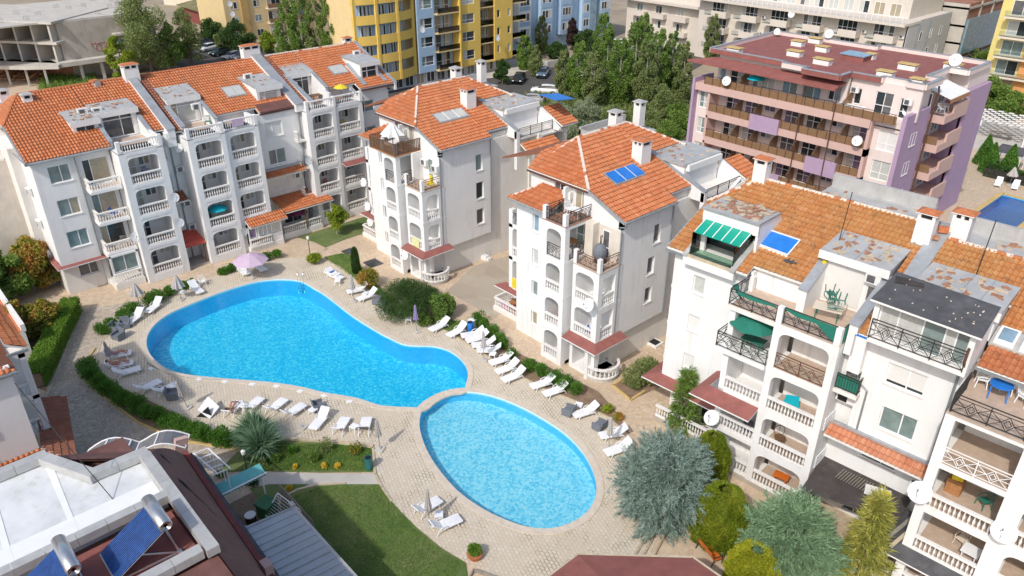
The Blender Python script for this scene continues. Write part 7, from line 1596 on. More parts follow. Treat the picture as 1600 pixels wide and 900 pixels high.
# low tables
r = empty('side_table'); r['category'] = 'side table'; m = MB(); m.box(-.25, .25, -.25, .25, .40, .44, 'plastic_white'); m.box(-.23, .23, -.23, .23, .36, .40, 'plastic_white'); m.build('tabletop', r)
for sx in (-1, 1):
    for sy in (-1, 1): m = MB(); m.tube([(sx*.2, sy*.2, .38), (sx*.24, sy*.24, 0)], [.035, .025], 'plastic_white', 5); m.build('leg', r)
for q, lab in (((287, 463), 'low white table left of the sun lounger by the half open parasol'), ((222, 488), 'low white table between two sun loungers on the upper left rim'), ((528, 445), 'low white table in front of the lounger with the mattress'), ((571, 465), 'low white table between the first two loungers right of the cypress'), ((639, 505), 'low white table left of the violet parasol'), ((770, 560), 'low white table among the tight group of loungers'), ((904, 640), 'low white table beside the grey armchair above the small pool'), ((381, 641), 'low white table right of the single sunbather'), ((490, 648), 'low white table beside the grey armchair on the lower side of the big pool'), ((554, 674), 'low white table between the two loungers seen from behind'), ((686, 812), 'low white table under the closed parasol at the lower rim of the small pool'), ((388, 430), 'low white table under the open lavender parasol')):
    p = G(*q); place(r, USED, p.x, p.y, .03, random.uniform(0, 1), lab, 'low white tables by the pools')
# grey armchairs
r = empty('armchair'); r['category'] = 'armchair'; m = MB(); m.box(-.32, .32, -.32, .3, .05, .38, 'rattan'); m.build('seat', r); m = MB(); m.prism([(-.36, .26, .05), (.36, .26, .05), (.34, .40, .80), (-.34, .40, .80)], (0, .09, 0), 'rattan'); m.build('backrest', r)
for s in (-1, 1): m = MB(); m.prism([(s*.31, -.34, .04), (s*.31, .34, .04), (s*.31, .38, .62), (s*.31, -.34, .56)], (s*.09, 0, 0), 'rattan'); m.build('armrest', r)
m = MB()
for sx in (-.3, .3):
    for sy in (-.28, .3): m.box(sx-.04, sx+.04, sy-.04, sy+.04, 0, .08, 'rattan')
m.build('leg', r)
for q, rz, lab in (((183, 518), 2.2, 'grey wicker armchair at the back of the cluster of three'), ((196, 512), 1.2, 'grey wicker armchair nearest the lounger in the cluster of three'), ((186, 530), .4, 'grey wicker armchair at the front of the cluster of three'), ((271, 622), 2.6, 'grey wicker armchair in front of a lounger near the tipped board'), ((499, 640), 2.9, 'grey wicker armchair on the lower side of the big pool'), ((590, 474), -1.0, 'grey wicker armchair behind the lounger by the big dark bush'), ((888, 647), -1.3, 'grey wicker armchair above the small pool between two loungers'), ((936, 670), -1.5, 'grey wicker armchair behind the closed parasol near the cedar')):
    p = G(*q); place(r, USED, p.x, p.y, .03, rz, lab, 'grey wicker armchairs')
m = MB(); m.box(-.28, .28, -.25, .25, .06, .38, 'rattan'); m.box(-.3, .3, -.27, .27, .38, .43, 'rattan'); p = G(599, 478); tag(m.build('footstool', loc=(p.x, p.y, .03), rz=.5), 'small grey wicker footstool by the big dark green bush', 'footstool')
def plastic_chair(mat='plastic_white', name='garden_chair'):
    r = empty(name); r['category'] = 'chair'; m = MB(); m.box(-.22, .22, -.22, .22, .40, .44, mat); m.build('seat', r); m = MB()
    for k in range(5): m.beam((-.2+k*.1, .22, .42), (-.22+k*.11, .32, .85), .05, .02, mat)
    m.beam((-.24, .32, .85), (.24, .32, .85), .05, .05, mat); m.build('backrest', r)
    for sx in (-1, 1):
        m = MB(); m.tube([(sx*.26, .26, .62), (sx*.28, -.1, .64), (sx*.26, -.22, .55), (sx*.25, -.22, .42)], .025, mat, 5); m.build('armrest', r)
        for sy in (-1, 1): m = MB(); m.tube([(sx*.22, sy*.2, .42), (sx*.27, sy*.25, 0)], .028, mat, 5); m.build('leg', r)
    return r
WC = plastic_chair(); p = G(317, 446); place(WC, USED, p.x, p.y, .03, 1.4, 'white plastic armchair next to a lounger on the upper left rim')
# parasols
def parasol(q, h, mat, lab, kind='closed', lean=0, z=.03, R_=1.35, pos_=None, pole='pipe_grey'):
    p = pos_ or G(*q); r = empty('parasol', (p[0], p[1], z), random.uniform(0, 1), lab, 'parasol'); m = MB()
    m.tube([(0, 0, 0), (0, 0, h)], .025, pole, 6); m.build('pole', r)
    if z < 1: m = MB(); m.cbox((0, 0, 0), .55, .55, .08, 'concrete_pale'); m.cbox((0, 0, .08), .14, .14, .12, 'concrete_pale'); m.build('base', r)
    m = MB(); n = 16
    if kind == 'open':
        vs = [(0, 0, h)]; k = 8
        for rr, zz in ((.5, .86), (1, .62)):
            for i in range(k): t = 2*math.pi*i/k; vs.append((R_*rr*math.cos(t), R_*rr*math.sin(t), h-(1-zz)*R_*1.15))
        m.add(vs, [(0, 1+i, 1+(i+1) % k) for i in range(k)]+[(1+i, 9+i, 9+(i+1) % k, 1+(i+1) % k) for i in range(k)], mat)
        m.add([(x, y, z-.02) for x, y, z in vs], [(0, 1+i, 1+(i+1) % k) for i in range(k)]+[(1+i, 9+i, 9+(i+1) % k, 1+(i+1) % k) for i in range(k)], mat)
        for i in range(k): t = 2*math.pi*i/k; c, s = math.cos(t), math.sin(t); m.beam((c*.02, s*.02, h-.05), (R_*c, R_*s, h-.38*R_*1.15-.03), .02, .02, 'pvc')
        m.lathe((0, 0, h-.03), [(.05, 0), (.02, .12)], 'pvc', 6)
    else:
        prof = [(.03, 1.0), (.08, .96), (.10, .84), (.125, .70), (.16, .58), (.19, .50), (.17, .46)] if kind == 'closed' else [(.03, 1.0), (.14, .93), (.30, .75), (.46, .58), (.50, .53)]
        vs = []; 
        for rr, zz in prof:
            for i in range(n): t = 2*math.pi*i/n; f = 1+(.28 if i % 2 else -.22)*(.4+(1-zz)); vs.append((rr*f*math.cos(t), rr*f*math.sin(t), h*zz))
        m.add(vs, [(a*n+i, a*n+(i+1) % n, (a+1)*n+(i+1) % n, (a+1)*n+i) for a in range(len(prof)-1) for i in range(n)]+[tuple(range((len(prof)-1)*n, len(prof)*n))], mat)
        if kind == 'closed': m.lathe((0, 0, h*.62), [(.16, 0), (.16, .05)], mat, 10)
    m.build('canopy', r); r.rotation_euler[0] = lean
    return r
parasol((396, 434), 2.45, 'fab_lavender', 'open lavender parasol over two sun loungers at the top of the big pool', 'open', R_=1.6)
parasol((283, 469), 2.4, 'fab_greige', 'half open greige parasol in front of the shrubs on the upper left rim', 'half'); parasol((219, 480), 2.3, 'fab_greige', 'half open greige parasol half hidden behind the shrubs, furthest left on the upper rim', 'half')
parasol((177, 574), 2.4, 'fab_mauve', 'closed mauve parasol beside the two sunbathers', lean=.08); parasol((293, 638), 2.5, 'fab_greige', 'closed leaning greige parasol between the grey armchair and the tipped board', lean=.14)
parasol((594, 703), 2.5, 'fab_greige', 'closed pale parasol between the two pools above the shrub bed', lean=.05); parasol((553, 471), 2.6, 'fab_greige', 'closed greige parasol right of the cypress'); parasol((651, 519), 2.5, 'fab_violet', 'closed violet parasol on the upper right rim of the big pool')
parasol((756, 564), 2.6, 'fab_greige', 'closed greige parasol among the tight group of sun loungers'); parasol((951, 702), 2.6, 'fab_greige', 'closed greige parasol touching the big cedar'); parasol((671, 822), 2.7, 'fab_greige', 'closed parasol between two loungers at the lower rim of the small pool')
# tipped board
m = MB(); a, b, c, d = G(297+28, 620, .9), G(343, 636, .45), G(328, 655, .05), G(309, 641, .5)
tb = MB(); q = G(326, 640); v = [a-q, b-q, c-q, d-q]; tb.prism([(x.x, x.y, x.z) for x in v], (0, 0, .04), 'plastic_white'); tag(tb.build('tipped_board', loc=(q.x, q.y, 0)), 'tipped white square board standing on its corner near the hedge', 'board')
m = MB(); m.prism([(0, 0, 0), (1.0, .45, 0), (.75, .5, .8)], (.05, -.05, 0), 'black'); p = G(308, 651); tag(m.build('easel', loc=(p.x, p.y, .03), rz=.3), 'black folded easel leaning under the tipped white board', 'easel')
p = G(473, 668); m = MB(); m.cbox((0, 0, 0), .62, .62, .08, 'concrete_pale'); m.cbox((0, 0, .08), .14, .14, .05, 'zinc'); tag(m.build('concrete_weight', loc=(p.x, p.y, .03), rz=.4), 'grey concrete foot without a parasol among the lower loungers', 'weight')
for q, lab in (((735, 519), 'blue cylindrical bin behind the crowded loungers'), ((577, 733), 'teal bin at the corner of the shrub bed')):
    p = G(*q); r = empty('litter_bin', (p.x, p.y, .03), 0, lab, 'bin'); mt = 'tarp_blue' if q[0] > 700 else 'teal_metal'; m = MB(); m.lathe((0, 0, 0), [(.20, 0), (.22, .1), (.25, .85), (.25, .9)], mt, 14, True); m.lathe((0, 0, .9), [(.20, 0), (.20, .01)], 'black', 14); m.build('body', r)
    m = MB(); m.lathe((0, 0, .82), [(.265, 0), (.27, .04), (.265, .08)], mt, 14, False); m.build('rim', r)
p = G(738, 512); m = MB(); m.cbox((0, 0, 0), .5, .5, .7, 'plastic_white', .2); m.cbox((0, 0, .7), .54, .54, .05, 'plastic_white', .2); tag(m.build('plastic_box', loc=(p.x, p.y, .03)), 'white plastic box right behind the blue bin', 'box')
def lamp(q, h, lab):
    p = G(*q); r = empty('garden_lamp', (p.x, p.y, 0), 0, lab, 'lamp', 'black garden lamps with white heads'); m = MB(); m.tube([(0, 0, 0), (0, 0, .1), (0, 0, h-.3)], [.07, .04, .035], 'iron', 8); m.build('post', r); m = MB(); m.lathe((0, 0, h-.32), [(.05, 0), (.12, .03), (.14, .26), (.10, .30), (.02, .36)], 'fab_white', 10); m.build('lamp_head', r)
lamp((388, 745), 2.1, 'black garden lamp with white head by the path near the teal awning'); lamp((485, 402), 2.2, 'black garden lamp with white head behind the round shrub above the big pool')
# pool ladder
r = empty('pool_ladder', (G(470, 441).x, G(470, 441).y, .05), face(G(470, 441), G(474, 428)), 'chrome pool ladder at the top of the big pool', 'pool ladder')
for s in (-.25, .25): m = MB(); m.tube([(.7, s, 0), (.68, s, .6), (.4, s, .82), (.05, s, .65), (-.12, s, .1), (-.15, s, -1.1)], .024, 'chrome', 6); m.build('handrail', r, True)
m = MB()
for z in (-.3, -.6, -.9): m.box(-.2, -.1, -.25, .25, z-.02, z, 'chrome')
m.build('step', r)
# drain grates
for q, w, lab in (((545, 393), 1.2, 'dark square drain grate between the two lawns'), ((583, 411), 1.5, 'larger dark square drain grate on the paving near the tower'), ((737, 404), 1.3, 'dark grate beside the wall of the tower')):
    p = G(*q); m = MB(); m.cbox((0, 0, 0), w, w*.9, .03, 'iron'); 
    for k in range(6): m.cbox((-w/2+w*(k+.5)/6, 0, .03), .04, w*.86, .012, 'pipe_grey')
    tag(m.build('drain_grate', loc=(p.x, p.y, -.005)), lab, 'drain grate')
p = G(1022, 537); m = MB(); m.cbox((0, 0, 0), 1.1, 1.0, .18, 'white_paint'); m.cbox((0, 0, .18), .8, .7, .02, 'black'); tag(m.build('vent_shaft', loc=(p.x, p.y, 0)), 'low white square vent shaft on the paving beside the tower', 'vent shaft')
p = G(757, 405); m = MB(); m.cbox((0, 0, 0), .8, .5, .45, 'ac_white', .2); m.cbox((.5, .1, 0), .4, .4, .3, 'ac_white'); tag(m.build('utility_box', loc=(p.x, p.y, 0)), 'small white utility box at the foot of the tower wall', 'box')
for k, q in enumerate(((236, 577), (311, 593), (351, 597), (394, 601), (432, 604), (469, 612), (506, 619), (546, 628))):
    p = G(*q); m = MB(); m.cbox((0, 0, 0), .42, .3, .03, 'tarp_white', random.random()); tag(m.build('skimmer_lid', loc=(p.x, p.y, .035)), 'white skimmer lid set in the paving along the lower edge of the big pool', 'lid', 'skimmer lids along the big pool')
m = MB(); pts = [G(x, y) for x, y in ((230, 568), (262, 585), (300, 592), (345, 594))]; o = pts[0]; m.tube([(p.x-o.x, p.y-o.y, .05) for p in pts], .02, 'iron', 5); tag(m.build('hose', loc=(o.x, o.y, 0)), 'thin black hose lying along the lower left edge of the big pool', 'hose')
# bench
p = G(1108, 868); r = empty('park_bench', (p.x, p.y, 0), R(160), 'orange slatted park bench with black side frames by the clipped thuja', 'bench')
m = MB()
for k in range(5): m.box(-.75, .75, -.25+k*.105, -.165+k*.105, .42, .455, 'wood_orange')
m.build('seat', r); m = MB()
for k in range(4): m.prism([(-.75, .27+k*.03, .52+k*.11), (.75, .27+k*.03, .52+k*.11), (.75, .295+k*.03, .61+k*.11), (-.75, .295+k*.03, .61+k*.11)], (0, .025, 0), 'wood_orange')
m.build('backrest', r)
for s in (-.72, .72): m = MB(); m.tube([(s, -.3, 0), (s, -.27, .6), (s, .25, .62)], .03, 'iron', 6); m.tube([(s, .38, 0), (s, .25, .42), (s, .42, 1.0)], .03, 'iron', 6); m.build('side_frame', r)
p = G(742, 872); r = empty('flower_pot', (p.x, p.y, 0), 0, 'round planter with a small green shrub at the lower rim of the paving', 'planter'); m = MB(); m.lathe((0, 0, 0), [(.28, 0), (.42, .25), (.45, .4)], 'terracotta', 14); m.build('pot', r); POT = r
p = G(740, 893); m = MB(); 
for a, b in (((0, 0), (1.8, .1)), ((0, 0), (.1, -1.6))): m.beam((a[0], a[1], .1), (b[0], b[1], .1), .08, .2, 'wood_grey')
tag(m.build('wooden_edging', loc=(p.x, p.y, 0), rz=.4), 'weathered wooden border at the bottom corner of the lawn', 'border')
# ------------------------------------------------------------------ people
def skin_obj(name, verts, edges, rad, mat, parent, sub=1):
    me = bpy.data.meshes.new(name); me.from_pydata(verts, edges, []); o = bpy.data.objects.new(name, me); COL.objects.link(o); me.materials.append(MATS[mat])
    md = o.modifiers.new('Skin', 'SKIN'); md.use_smooth_shade = True
    sv = me.skin_vertices[0].data
    for i, r in enumerate(rad): sv[i].radius = (r, r) if not isinstance(r, tuple) else r
    sv[0].use_root = True
    ss = o.modifiers.new('Sub', 'SUBSURF'); ss.levels = sub; ss.render_levels = sub
    o.parent = parent; return o
def sunbather(x, y, z, rz, lab, sit=.6, suit='fab_red', knees=0.25, arm_up=False):
    "lying figure: pelvis at origin, legs along -x, back rising towards +x"
    r = empty('person', (x, y, z), rz, lab, 'person'); c, s = math.cos(sit), math.sin(sit)
    T = lambda u, yy, w=0: (u*c-w*s, yy, u*s+w*c)
    V = [(0, 0, .10), T(.22, 0, .10), T(.42, 0, .11), T(.52, 0, .12), T(.60, 0, .13),
         (-.04, .10, .09), (-.45, .12, .09+knees), (-.84, .12, .06), (-.90, .12, .16),
         (-.04, -.10, .09), (-.45, -.12, .09+knees*.8), (-.86, -.12, .06), (-.92, -.12, .16),
         T(.46, .17, .10), T(.26, .27, .06), (T(.04, .30, .10)), T(-.04, .30, .10),
         T(.46, -.17, .10), T(.26, -.27, .06) if not arm_up else T(.52, -.34, .22), T(.04, -.30, .10) if not arm_up else T(.70, -.20, .30), T(-.04, -.30, .10) if not arm_up else T(.74, -.12, .30)]
    E = [(0, 1), (1, 2), (2, 3), (3, 4), (0, 5), (5, 6), (6, 7), (7, 8), (0, 9), (9, 10), (10, 11), (11, 12), (2, 13), (13, 14), (14, 15), (15, 16), (2, 17), (17, 18), (18, 19), (19, 20)]
    rad = [(.15, .11), (.13, .10), (.15, .10), .06, .05, .095, .065, .045, .035, .095, .065, .045, .035, .06, .042, .034, .03, .06, .042, .034, .03]
    body = skin_obj('body', V, E, rad, 'skin', r, 1)
    m = MB(); hx, hy, hz = T(.70, 0, .15); m.ball((hx, hy, hz), .105, .085, .115, 'skin', 12, 8); fx, fy, fz = T(.69, 0, .26); m.ball((fx, 0, fz), .018, .014, .022, 'skin', 6, 4)
    for s2 in (-.032, .032): e = T(.72, s2, .245); m.ball(e, .012, .012, .012, 'black', 6, 4)
    for s2 in (-.085, .085): e = T(.69, s2, .15); m.ball(e, .02, .012, .03, 'skin', 6, 4)
    m.build('head', r, True); m = MB(); h = T(.735, 0, .115); m.ball(h, .108, .098, .105, 'hair', 12, 7); m.build('hair', r, True)
    m = MB(); m.ball((0.0, 0, .105), .155, .178, .125, suit, 12, 7); m.build('swimwear', r, True)
    for s2 in (-1, 1):
        e = T(-.04, s2*.30, .10) if (s2 > 0 or not arm_up) else T(.74, -.12, .30); m = MB(); m.ball(e, .045, .035, .02, 'skin', 8, 5)
        for k in range(4): m.tube([(e[0]-.03, e[1]+(k-1.5)*.016, e[2]), (e[0]-.07-.006*(k % 3), e[1]+(k-1.5)*.019, e[2]-.005), (e[0]-.095-.006*(k % 3), e[1]+(k-1.5)*.02, e[2]-.018)], [.009, .008, .006], 'skin', 5)
        m.tube([(e[0], e[1]-s2*.03, e[2]), (e[0]-.03, e[1]-s2*.055, e[2]-.005), (e[0]-.05, e[1]-s2*.058, e[2]-.01)], [.01, .009, .007], 'skin', 5); m.build('hand', r, True)
    return r
a, b = G(209, 571), G(170, 579); th = face(a, b); d_ = (b-a).normalized(); s_ = Vector((-d_.y, d_.x, 0))
c = a+d_*1.12; sunbather(c.x+s_.x*.02, c.y+s_.y*.02, .36, th, 'person in red swimwear lying back on the lounger beside the mauve parasol', .6, 'fab_red', .28)
c2 = G(206, 556)+(G(165, 563)-G(206, 556)).normalized()*1.1; th2 = face(G(206, 556), G(165, 563)); sunbather(c2.x, c2.y, .36, th2, 'person with dark hair lying back on the lounger under the mauve parasol', .6, 'fab_blue', .22, True)
a, b = G(374, 632), G(360, 650); c = a+(b-a).normalized()*1.12; sunbather(c.x, c.y, .36, face(a, b), 'person lying on the lounger beside the tipped board with a raised knee', .6, 'fab_yellow', .34)
# ------------------------------------------------------------------ things on balconies and terraces
def table(x, y, z, w, d, h, mat, lab, rz=0, leg='iron', round_=False):
    r = empty('table', (x, y, z), rz, lab, 'table'); m = MB()
    if round_: m.lathe((0, 0, h-.03), [(w/2, 0), (w/2, .035)], mat, 16)
    else: m.box(-w/2, w/2, -d/2, d/2, h-.04, h, mat)
    m.build('tabletop', r)
    for sx in (-1, 1):
        for sy in (-1, 1): m = MB(); m.beam((sx*w*.38, sy*d*.38, 0), (sx*w*.36, sy*d*.36, h-.04), .05, .05, leg); m.build('leg', r)
    return r
def W1p(x, y): v = B1.w(x, y); return v.x, v.y
def W4p(x, y): v = B4.w(x, y); return v.x, v.y
x, y = W4p(-12.9, 38.0); table(x, y, 11.42, 1.5, .9, .72, 'cream', 'cream table with dark green legs carrying stacked green chairs on the roof terrace', .3, 'plastic_green')
GC = plastic_chair('plastic_green')
u4 = Vector((math.cos(R(3.6)), math.sin(R(3.6)), 0)); v4 = Vector((-u4.y, u4.x, 0))
o = place(GC, USED, x+.15, y+.1, 13.1, .4, 'dark green plastic chair turned upside down on the cream terrace table'); o.rotation_euler[0] = math.pi*.93
for k, (dx, tt, lab) in enumerate(((.45, .88, 'second dark green plastic chair stacked upside down on the cream terrace table'), (-.15, 1.02, 'third dark green plastic chair stacked upside down on the cream terrace table'))): o = place(GC, USED, x+dx, y+.2+.1*k, 13.15+.08*k, .4+.5*k, lab); o.rotation_euler[0] = math.pi*tt
x, y = W4p(-16.2, 36.6); parasol(None, 2.35, 'fab_green', 'open dark green parasol on an iron railed balcony of the big right block', 'open', z=8.62, R_=1.45, pos_=(x, y), pole='plastic_green'); table(x+.1, y, 8.62, 1.3, .8, .7, 'plastic_green', 'dark green balcony table under the open green parasol', .1, 'plastic_green')
place(GC, USED, x+.9, y+.2, 8.62, 1.5, 'dark green plastic chair right of the table under the green parasol'); place(GC, USED, x-.9, y+.2, 8.62, -1.5, 'dark green plastic chair left of the table under the green parasol')
x, y = W4p(-4.1, 37.0); table(x, y, 11.22, 1.0, 1.0, .74, 'tarp_blue', 'round blue table on the tiled terrace at the right edge', .2, 'tarp_blue', True)
for dx, dy, rz, lab in ((-.9, .4, -1.2, 'white plastic chair left of the round blue table'), (.2, .8, -.2, 'white plastic chair behind the round blue table'), (1.0, .3, 1.2, 'white plastic chair right of the round blue table')): place(WC, USED, x+dx, y+dy, 11.22, rz, lab)
x, y = W4p(-13.0, 36.8); table(x, y, .32, .9, .6, .62, 'wood_orange', 'small bright orange table on the ground floor balcony of the right block', .2, 'wood_orange'); place(GC, USED, x+.8, y+.2, .32, 1.3, 'dark green plastic chair beside the bright orange table')
x, y = W4p(-12.8, 36.9); place(GC, USED, x+.3, y, 5.73, 1.0, 'dark green plastic chair on the white railed balcony two floors below the terrace'); m = MB(); m.prism([(0, 0, .1), (.9, .1, .1), (.8, .1, .9), (.1, 0, .8)], (0, .05, 0), 'fab_turquoise'); m.box(-.05, .95, -.02, .12, 0, .12, 'fab_white'); tag(m.build('laundry_rack', loc=(x-1.0, y-.2, 5.73), rz=.2), 'drying laundry in turquoise and white on the balcony two floors below the terrace', 'laundry')
x, y = W4p(-13.6, 36.9)
wcx = empty('wicker_chair', (x, y, 2.97), .8, 'round brown wicker chair on the first floor balcony of the right block', 'chair'); m = MB(); m.lathe((0, 0, .38), [(.1, 0), (.3, .03), (.34, .1)], 'wood_dark', 12); m.build('seat', wcx); m = MB(); m.tube([(.32*math.cos(t), .28+.05*math.sin(t), .75+.36*math.sin(t)) for t in [R(18*i) for i in range(21)]], .025, 'wood_dark', 5); m.tube([(0, .3, .4), (0, .32, 1.08)], .015, 'wood_dark', 4); m.build('backrest', wcx)
for a in range(3): m = MB(); t = a*2.1; m.tube([(.25*math.cos(t), .25*math.sin(t), .4), (.33*math.cos(t), .33*math.sin(t), 0)], .02, 'wood_dark', 4); m.build('leg', wcx)
YC = plastic_chair('cream'); x, y = W4p(-3.3, 36.2); place(YC, USED, x, y, 2.82, -.3, 'beige plastic armchair on the balcony near the lower right corner'); x2, y2 = W4p(-2.7, 35.4); table(x2, y2, 2.82, .8, .8, .7, 'plastic_white', 'small white table on the balcony near the lower right corner', 0, 'plastic_white')
x, y = W4p(-3.0, 36.2); o = clone(GC); o.location = (x, y, 5.62); o.rotation_euler = (0, 0, -.6); o['label'] = 'dark chair on the balcony above the beige armchair'; x, y = W4p(-4.4, 36.3); m = MB(); m.cbox((0, 0, 0), .7, .5, .85, 'wood'); m.cbox((0, 0, .85), .5, .35, .25, 'fab_yellow', .3); tag(m.build('cabinet', loc=(x, y, 5.62)), 'brown cabinet with a yellow basket on the balcony above the beige armchair', 'cabinet')
x, y = W4p(-3.9, 35.6); m = MB(); 
for k in range(5): m.beam((-.8+k*.35, -.3, .95), (-.8+k*.35, .5, .95), .02, .02, 'pvc')
m.beam((-.8, -.3, .95), (.7, -.3, .95), .03, .03, 'pvc'); m.beam((-.8, .5, .95), (.7, .5, .95), .03, .03, 'pvc'); m.beam((-.7, -.3, 0), (.6, .5, .95), .03, .03, 'pvc'); m.beam((.6, -.3, 0), (-.7, .5, .95), .03, .03, 'pvc')
for k, c in enumerate(('fab_pink', 'fab_turquoise', 'fab_yellow', 'fab_white', 'fab_blue')): m.box(-.78+k*.32, -.6+k*.32, -.28, .3, .55, .96, c)
tag(m.build('drying_rack', loc=(x, y, .22)), 'drying rack with pink and turquoise laundry on the lowest balcony at the right', 'drying rack')
x, y = W4p(.6, 36.0); m = MB(); m.box(-.9, .9, -.3, .3, 0, .45, 'wood'); m.box(-.9, .9, .25, .35, .45, .95, 'wood_dark'); tag(m.build('wooden_sofa', loc=(x, y, 2.82)), 'brown wooden sofa on a balcony at the right edge', 'sofa')
o = clone(GC); x, y = W4p(.3, 36.0); o.location = (x, y, 5.62); o.rotation_euler = (0, 0, .3); o['label'] = 'green plastic chair on the rightmost balcony under the white railing'
x, y = W4p(-15.6, 36.8); m = MB(); m.lathe((0, 0, 0), [(.32, 0), (.32, .5), (.30, .52), (.02, .54)], 'rattan', 12); tag(m.build('round_stool', loc=(x, y, 2.97)), 'round wicker stool on the balcony under the maroon canopy', 'stool')
# terraces of the long row
x, y = W1p(26.3, 70.2); o = clone(GC); o.location = (x, y, 12.06); o.rotation_euler = (0, 0, 1.0); o['label'] = 'dark green plastic chair on the middle roof terrace of the long row'
x, y = W1p(38.0, 70.9); table(x, y, 12.06, 1.4, .9, .72, 'wood_dark', 'dark brown table on the last roof terrace of the long row', 1.5)
x, y = W1p(40.4, 70.2); parasol(None, 1.5, 'fab_yellow', 'low yellow parasol on the roof terrace at the far end of the long row', 'open', z=12.06, R_=.75, pos_=(x, y))
x, y = W1p(24.9, 68.2); parasol(None, 1.75, 'fab_turquoise', 'turquoise parasol squeezed under the loggia of the long row', 'open', z=3.52, R_=.95, pos_=(x, y))
x, y = W1p(33.0, 68.7); parasol(None, 2.0, 'fab_purple', 'dark purple parasol under the tiled porch roof of the long row', 'open', z=.52, R_=1.1, pos_=(x, y))
for (a, b, z, c, lab) in ((19.6, 68.6, 9.22, 'fab_blue', 'blue folding chair in the upper loggia of the first section'), (16.2, 68.6, 6.37, 'fab_blue', 'blue chair on the middle projecting balcony of the long row'), (16.4, 68.7, 3.52, 'fab_greige', 'greige chair on the lowest projecting balcony of the long row'), (37.1, 69.3, 3.52, 'fab_red', 'dark red chair in the lower loggia of the last section'), (39.9, 69.4, 9.22, 'fab_yellow', 'yellow chair in the upper loggia of the last section'), (28.2, 68.8, 9.22, 'fab_white', 'white chair in the upper loggia of the middle section')):
    x, y = W1p(a, b); ch = plastic_chair(c); ch.location = (x, y, z); ch.rotation_euler = (0, 0, random.uniform(0, 3)); ch['label'] = lab
m = MB(); x, y = W1p(24.0, 67.36)
cv = [(0, 0, .9), (1.1, 0, .92), (1.1, 0, .2), (0, 0, .15)]
x, y = W1p(27.4, 67.62); m = MB(); m.box(-.03, .01, 0, 1.1, .25, .93, 'fab_lavender'); tag(m.build('towel', loc=(x+.13, y, 12.06)), 'lavender towel hung over the terrace balustrade of the long row', 'towel')
m = MB(); m.box(0, 1.0, -.04, 0, .05, .93, 'fab_lemon'); tag(m.build('towel', loc=(-50.7-1.75, 35.85, 3.12)), 'pale yellow towel hung over a balustrade of the tower beside the long row', 'towel')
m = MB(); m.box(0, 1.1, -.04, 0, .05, .93, 'fab_yellow'); tag(m.build('towel', loc=(-30.5-10.1, 37.1, 3.15)), 'yellow striped towel on the left side balcony of the middle tower', 'towel')
m = MB(); m.lathe((0, 0, 0), [(.3, 0), (.35, .1), (.2, .12)], 'fab_yellow', 10); m.cbox((0, .1, .1), .3, .1, .7, 'fab_yellow'); tag(m.build('beach_bag', loc=(-50.9, 37.0, 9.1)), 'yellow beach bag on the iron railed terrace of the tower beside the long row', 'bag')
parasol(None, 2.3, 'fab_white', 'half closed white parasol on the brown railed terrace of the tower', 'half', z=11.45, pos_=(-55.0, 36.2)).scale = (1.8, 1.8, 1)
table(-53.9, 36.5, 11.43, .9, .9, .72, 'wood_dark', 'brown table right of the white parasol on the tower terrace', .3, 'wood_dark'); table(-33.9, 36.9, 11.43, .9, .7, .72, 'plastic_white', 'white plastic table on the top terrace of the middle tower', .3, 'plastic_white')
o = clone(WC); o.location = (-34.7, 37.1, 11.43); o.rotation_euler = (0, 0, 1.2); o['label'] = 'white plastic chair left of the white table on the middle tower terrace'
# hanging egg chair on the middle tower
r = empty('hanging_chair', (-31.6, 37.1, 8.73), .5, 'grey hanging egg chair on the iron railed terrace of the middle tower', 'hanging chair'); m = MB(); m.ball((0, 0, .85), .5, .5, .65, 'rattan', 12, 8); m.build('shell', r); m = MB(); m.tube([(-.1, .5, 0), (-.1, .75, 1.0), (0, .5, 1.9), (0, 0, 2.05), (0, 0, 1.5)], .035, 'iron', 6); m.lathe((0, .3, 0), [(.5, 0), (.5, .03)], 'iron', 14); m.build('stand', r)
table(-34.6, 37.2, 8.73, 1.1, .8, .72, 'wood', 'wooden table on the third floor loggia of the middle tower', .2, 'wood_dark')
table(-41.6, 38.6, .12, 1.2, .8, .72, 'wood', 'wooden table on the walled ground terrace left of the middle tower', .4, 'wood_dark')
for (xx, yy, z, c, lab) in ((-31.3-.4, 36.9, 3.12, 'fab_blue', 'blue and white towels piled in the lower loggia of the middle tower'), (-33.9-.4, 36.6, 3.12, 'fab_red', 'red beach things in the lower left loggia of the middle tower'), (-42.3, 38.0, .15, 'fab_pink', 'pink cushion on the walled ground terrace left of the middle tower'), (-40.0, 38.2, 5.95, 'fab_blue', 'blue bag on the left side balcony of the middle tower')):
    m = MB(); m.cbox((0, 0, 0), .9, .5, .35, c, .3); m.cbox((.1, 0, .35), .5, .4, .15, 'fab_white', -.3); tag(m.build('beach_things', loc=(xx, yy, z)), lab, 'beach things')
for (xx, z, lab) in ((-46.0, 12.0, 'blue parasol on the top terrace of the pink hotel'),): parasol(None, 1.9, 'fab_turquoise', lab, 'open', z=z, R_=1.0, pos_=(-43.4, 74.4))
for (xx, lab) in ((-32.9, 'long white table on the top terrace of the pink hotel'),): table(xx, 74.7, 12.02, 2.8, .8, .72, 'plastic_white', lab, 0, 'iron')
for k in range(2):
    place(WC, USED, -26.9, 81.0+k*1.2, 12.02, 1.0+k, ['white plastic chair at the corner of the hotel side terrace', 'white plastic chair deeper on the hotel side terrace'][k])
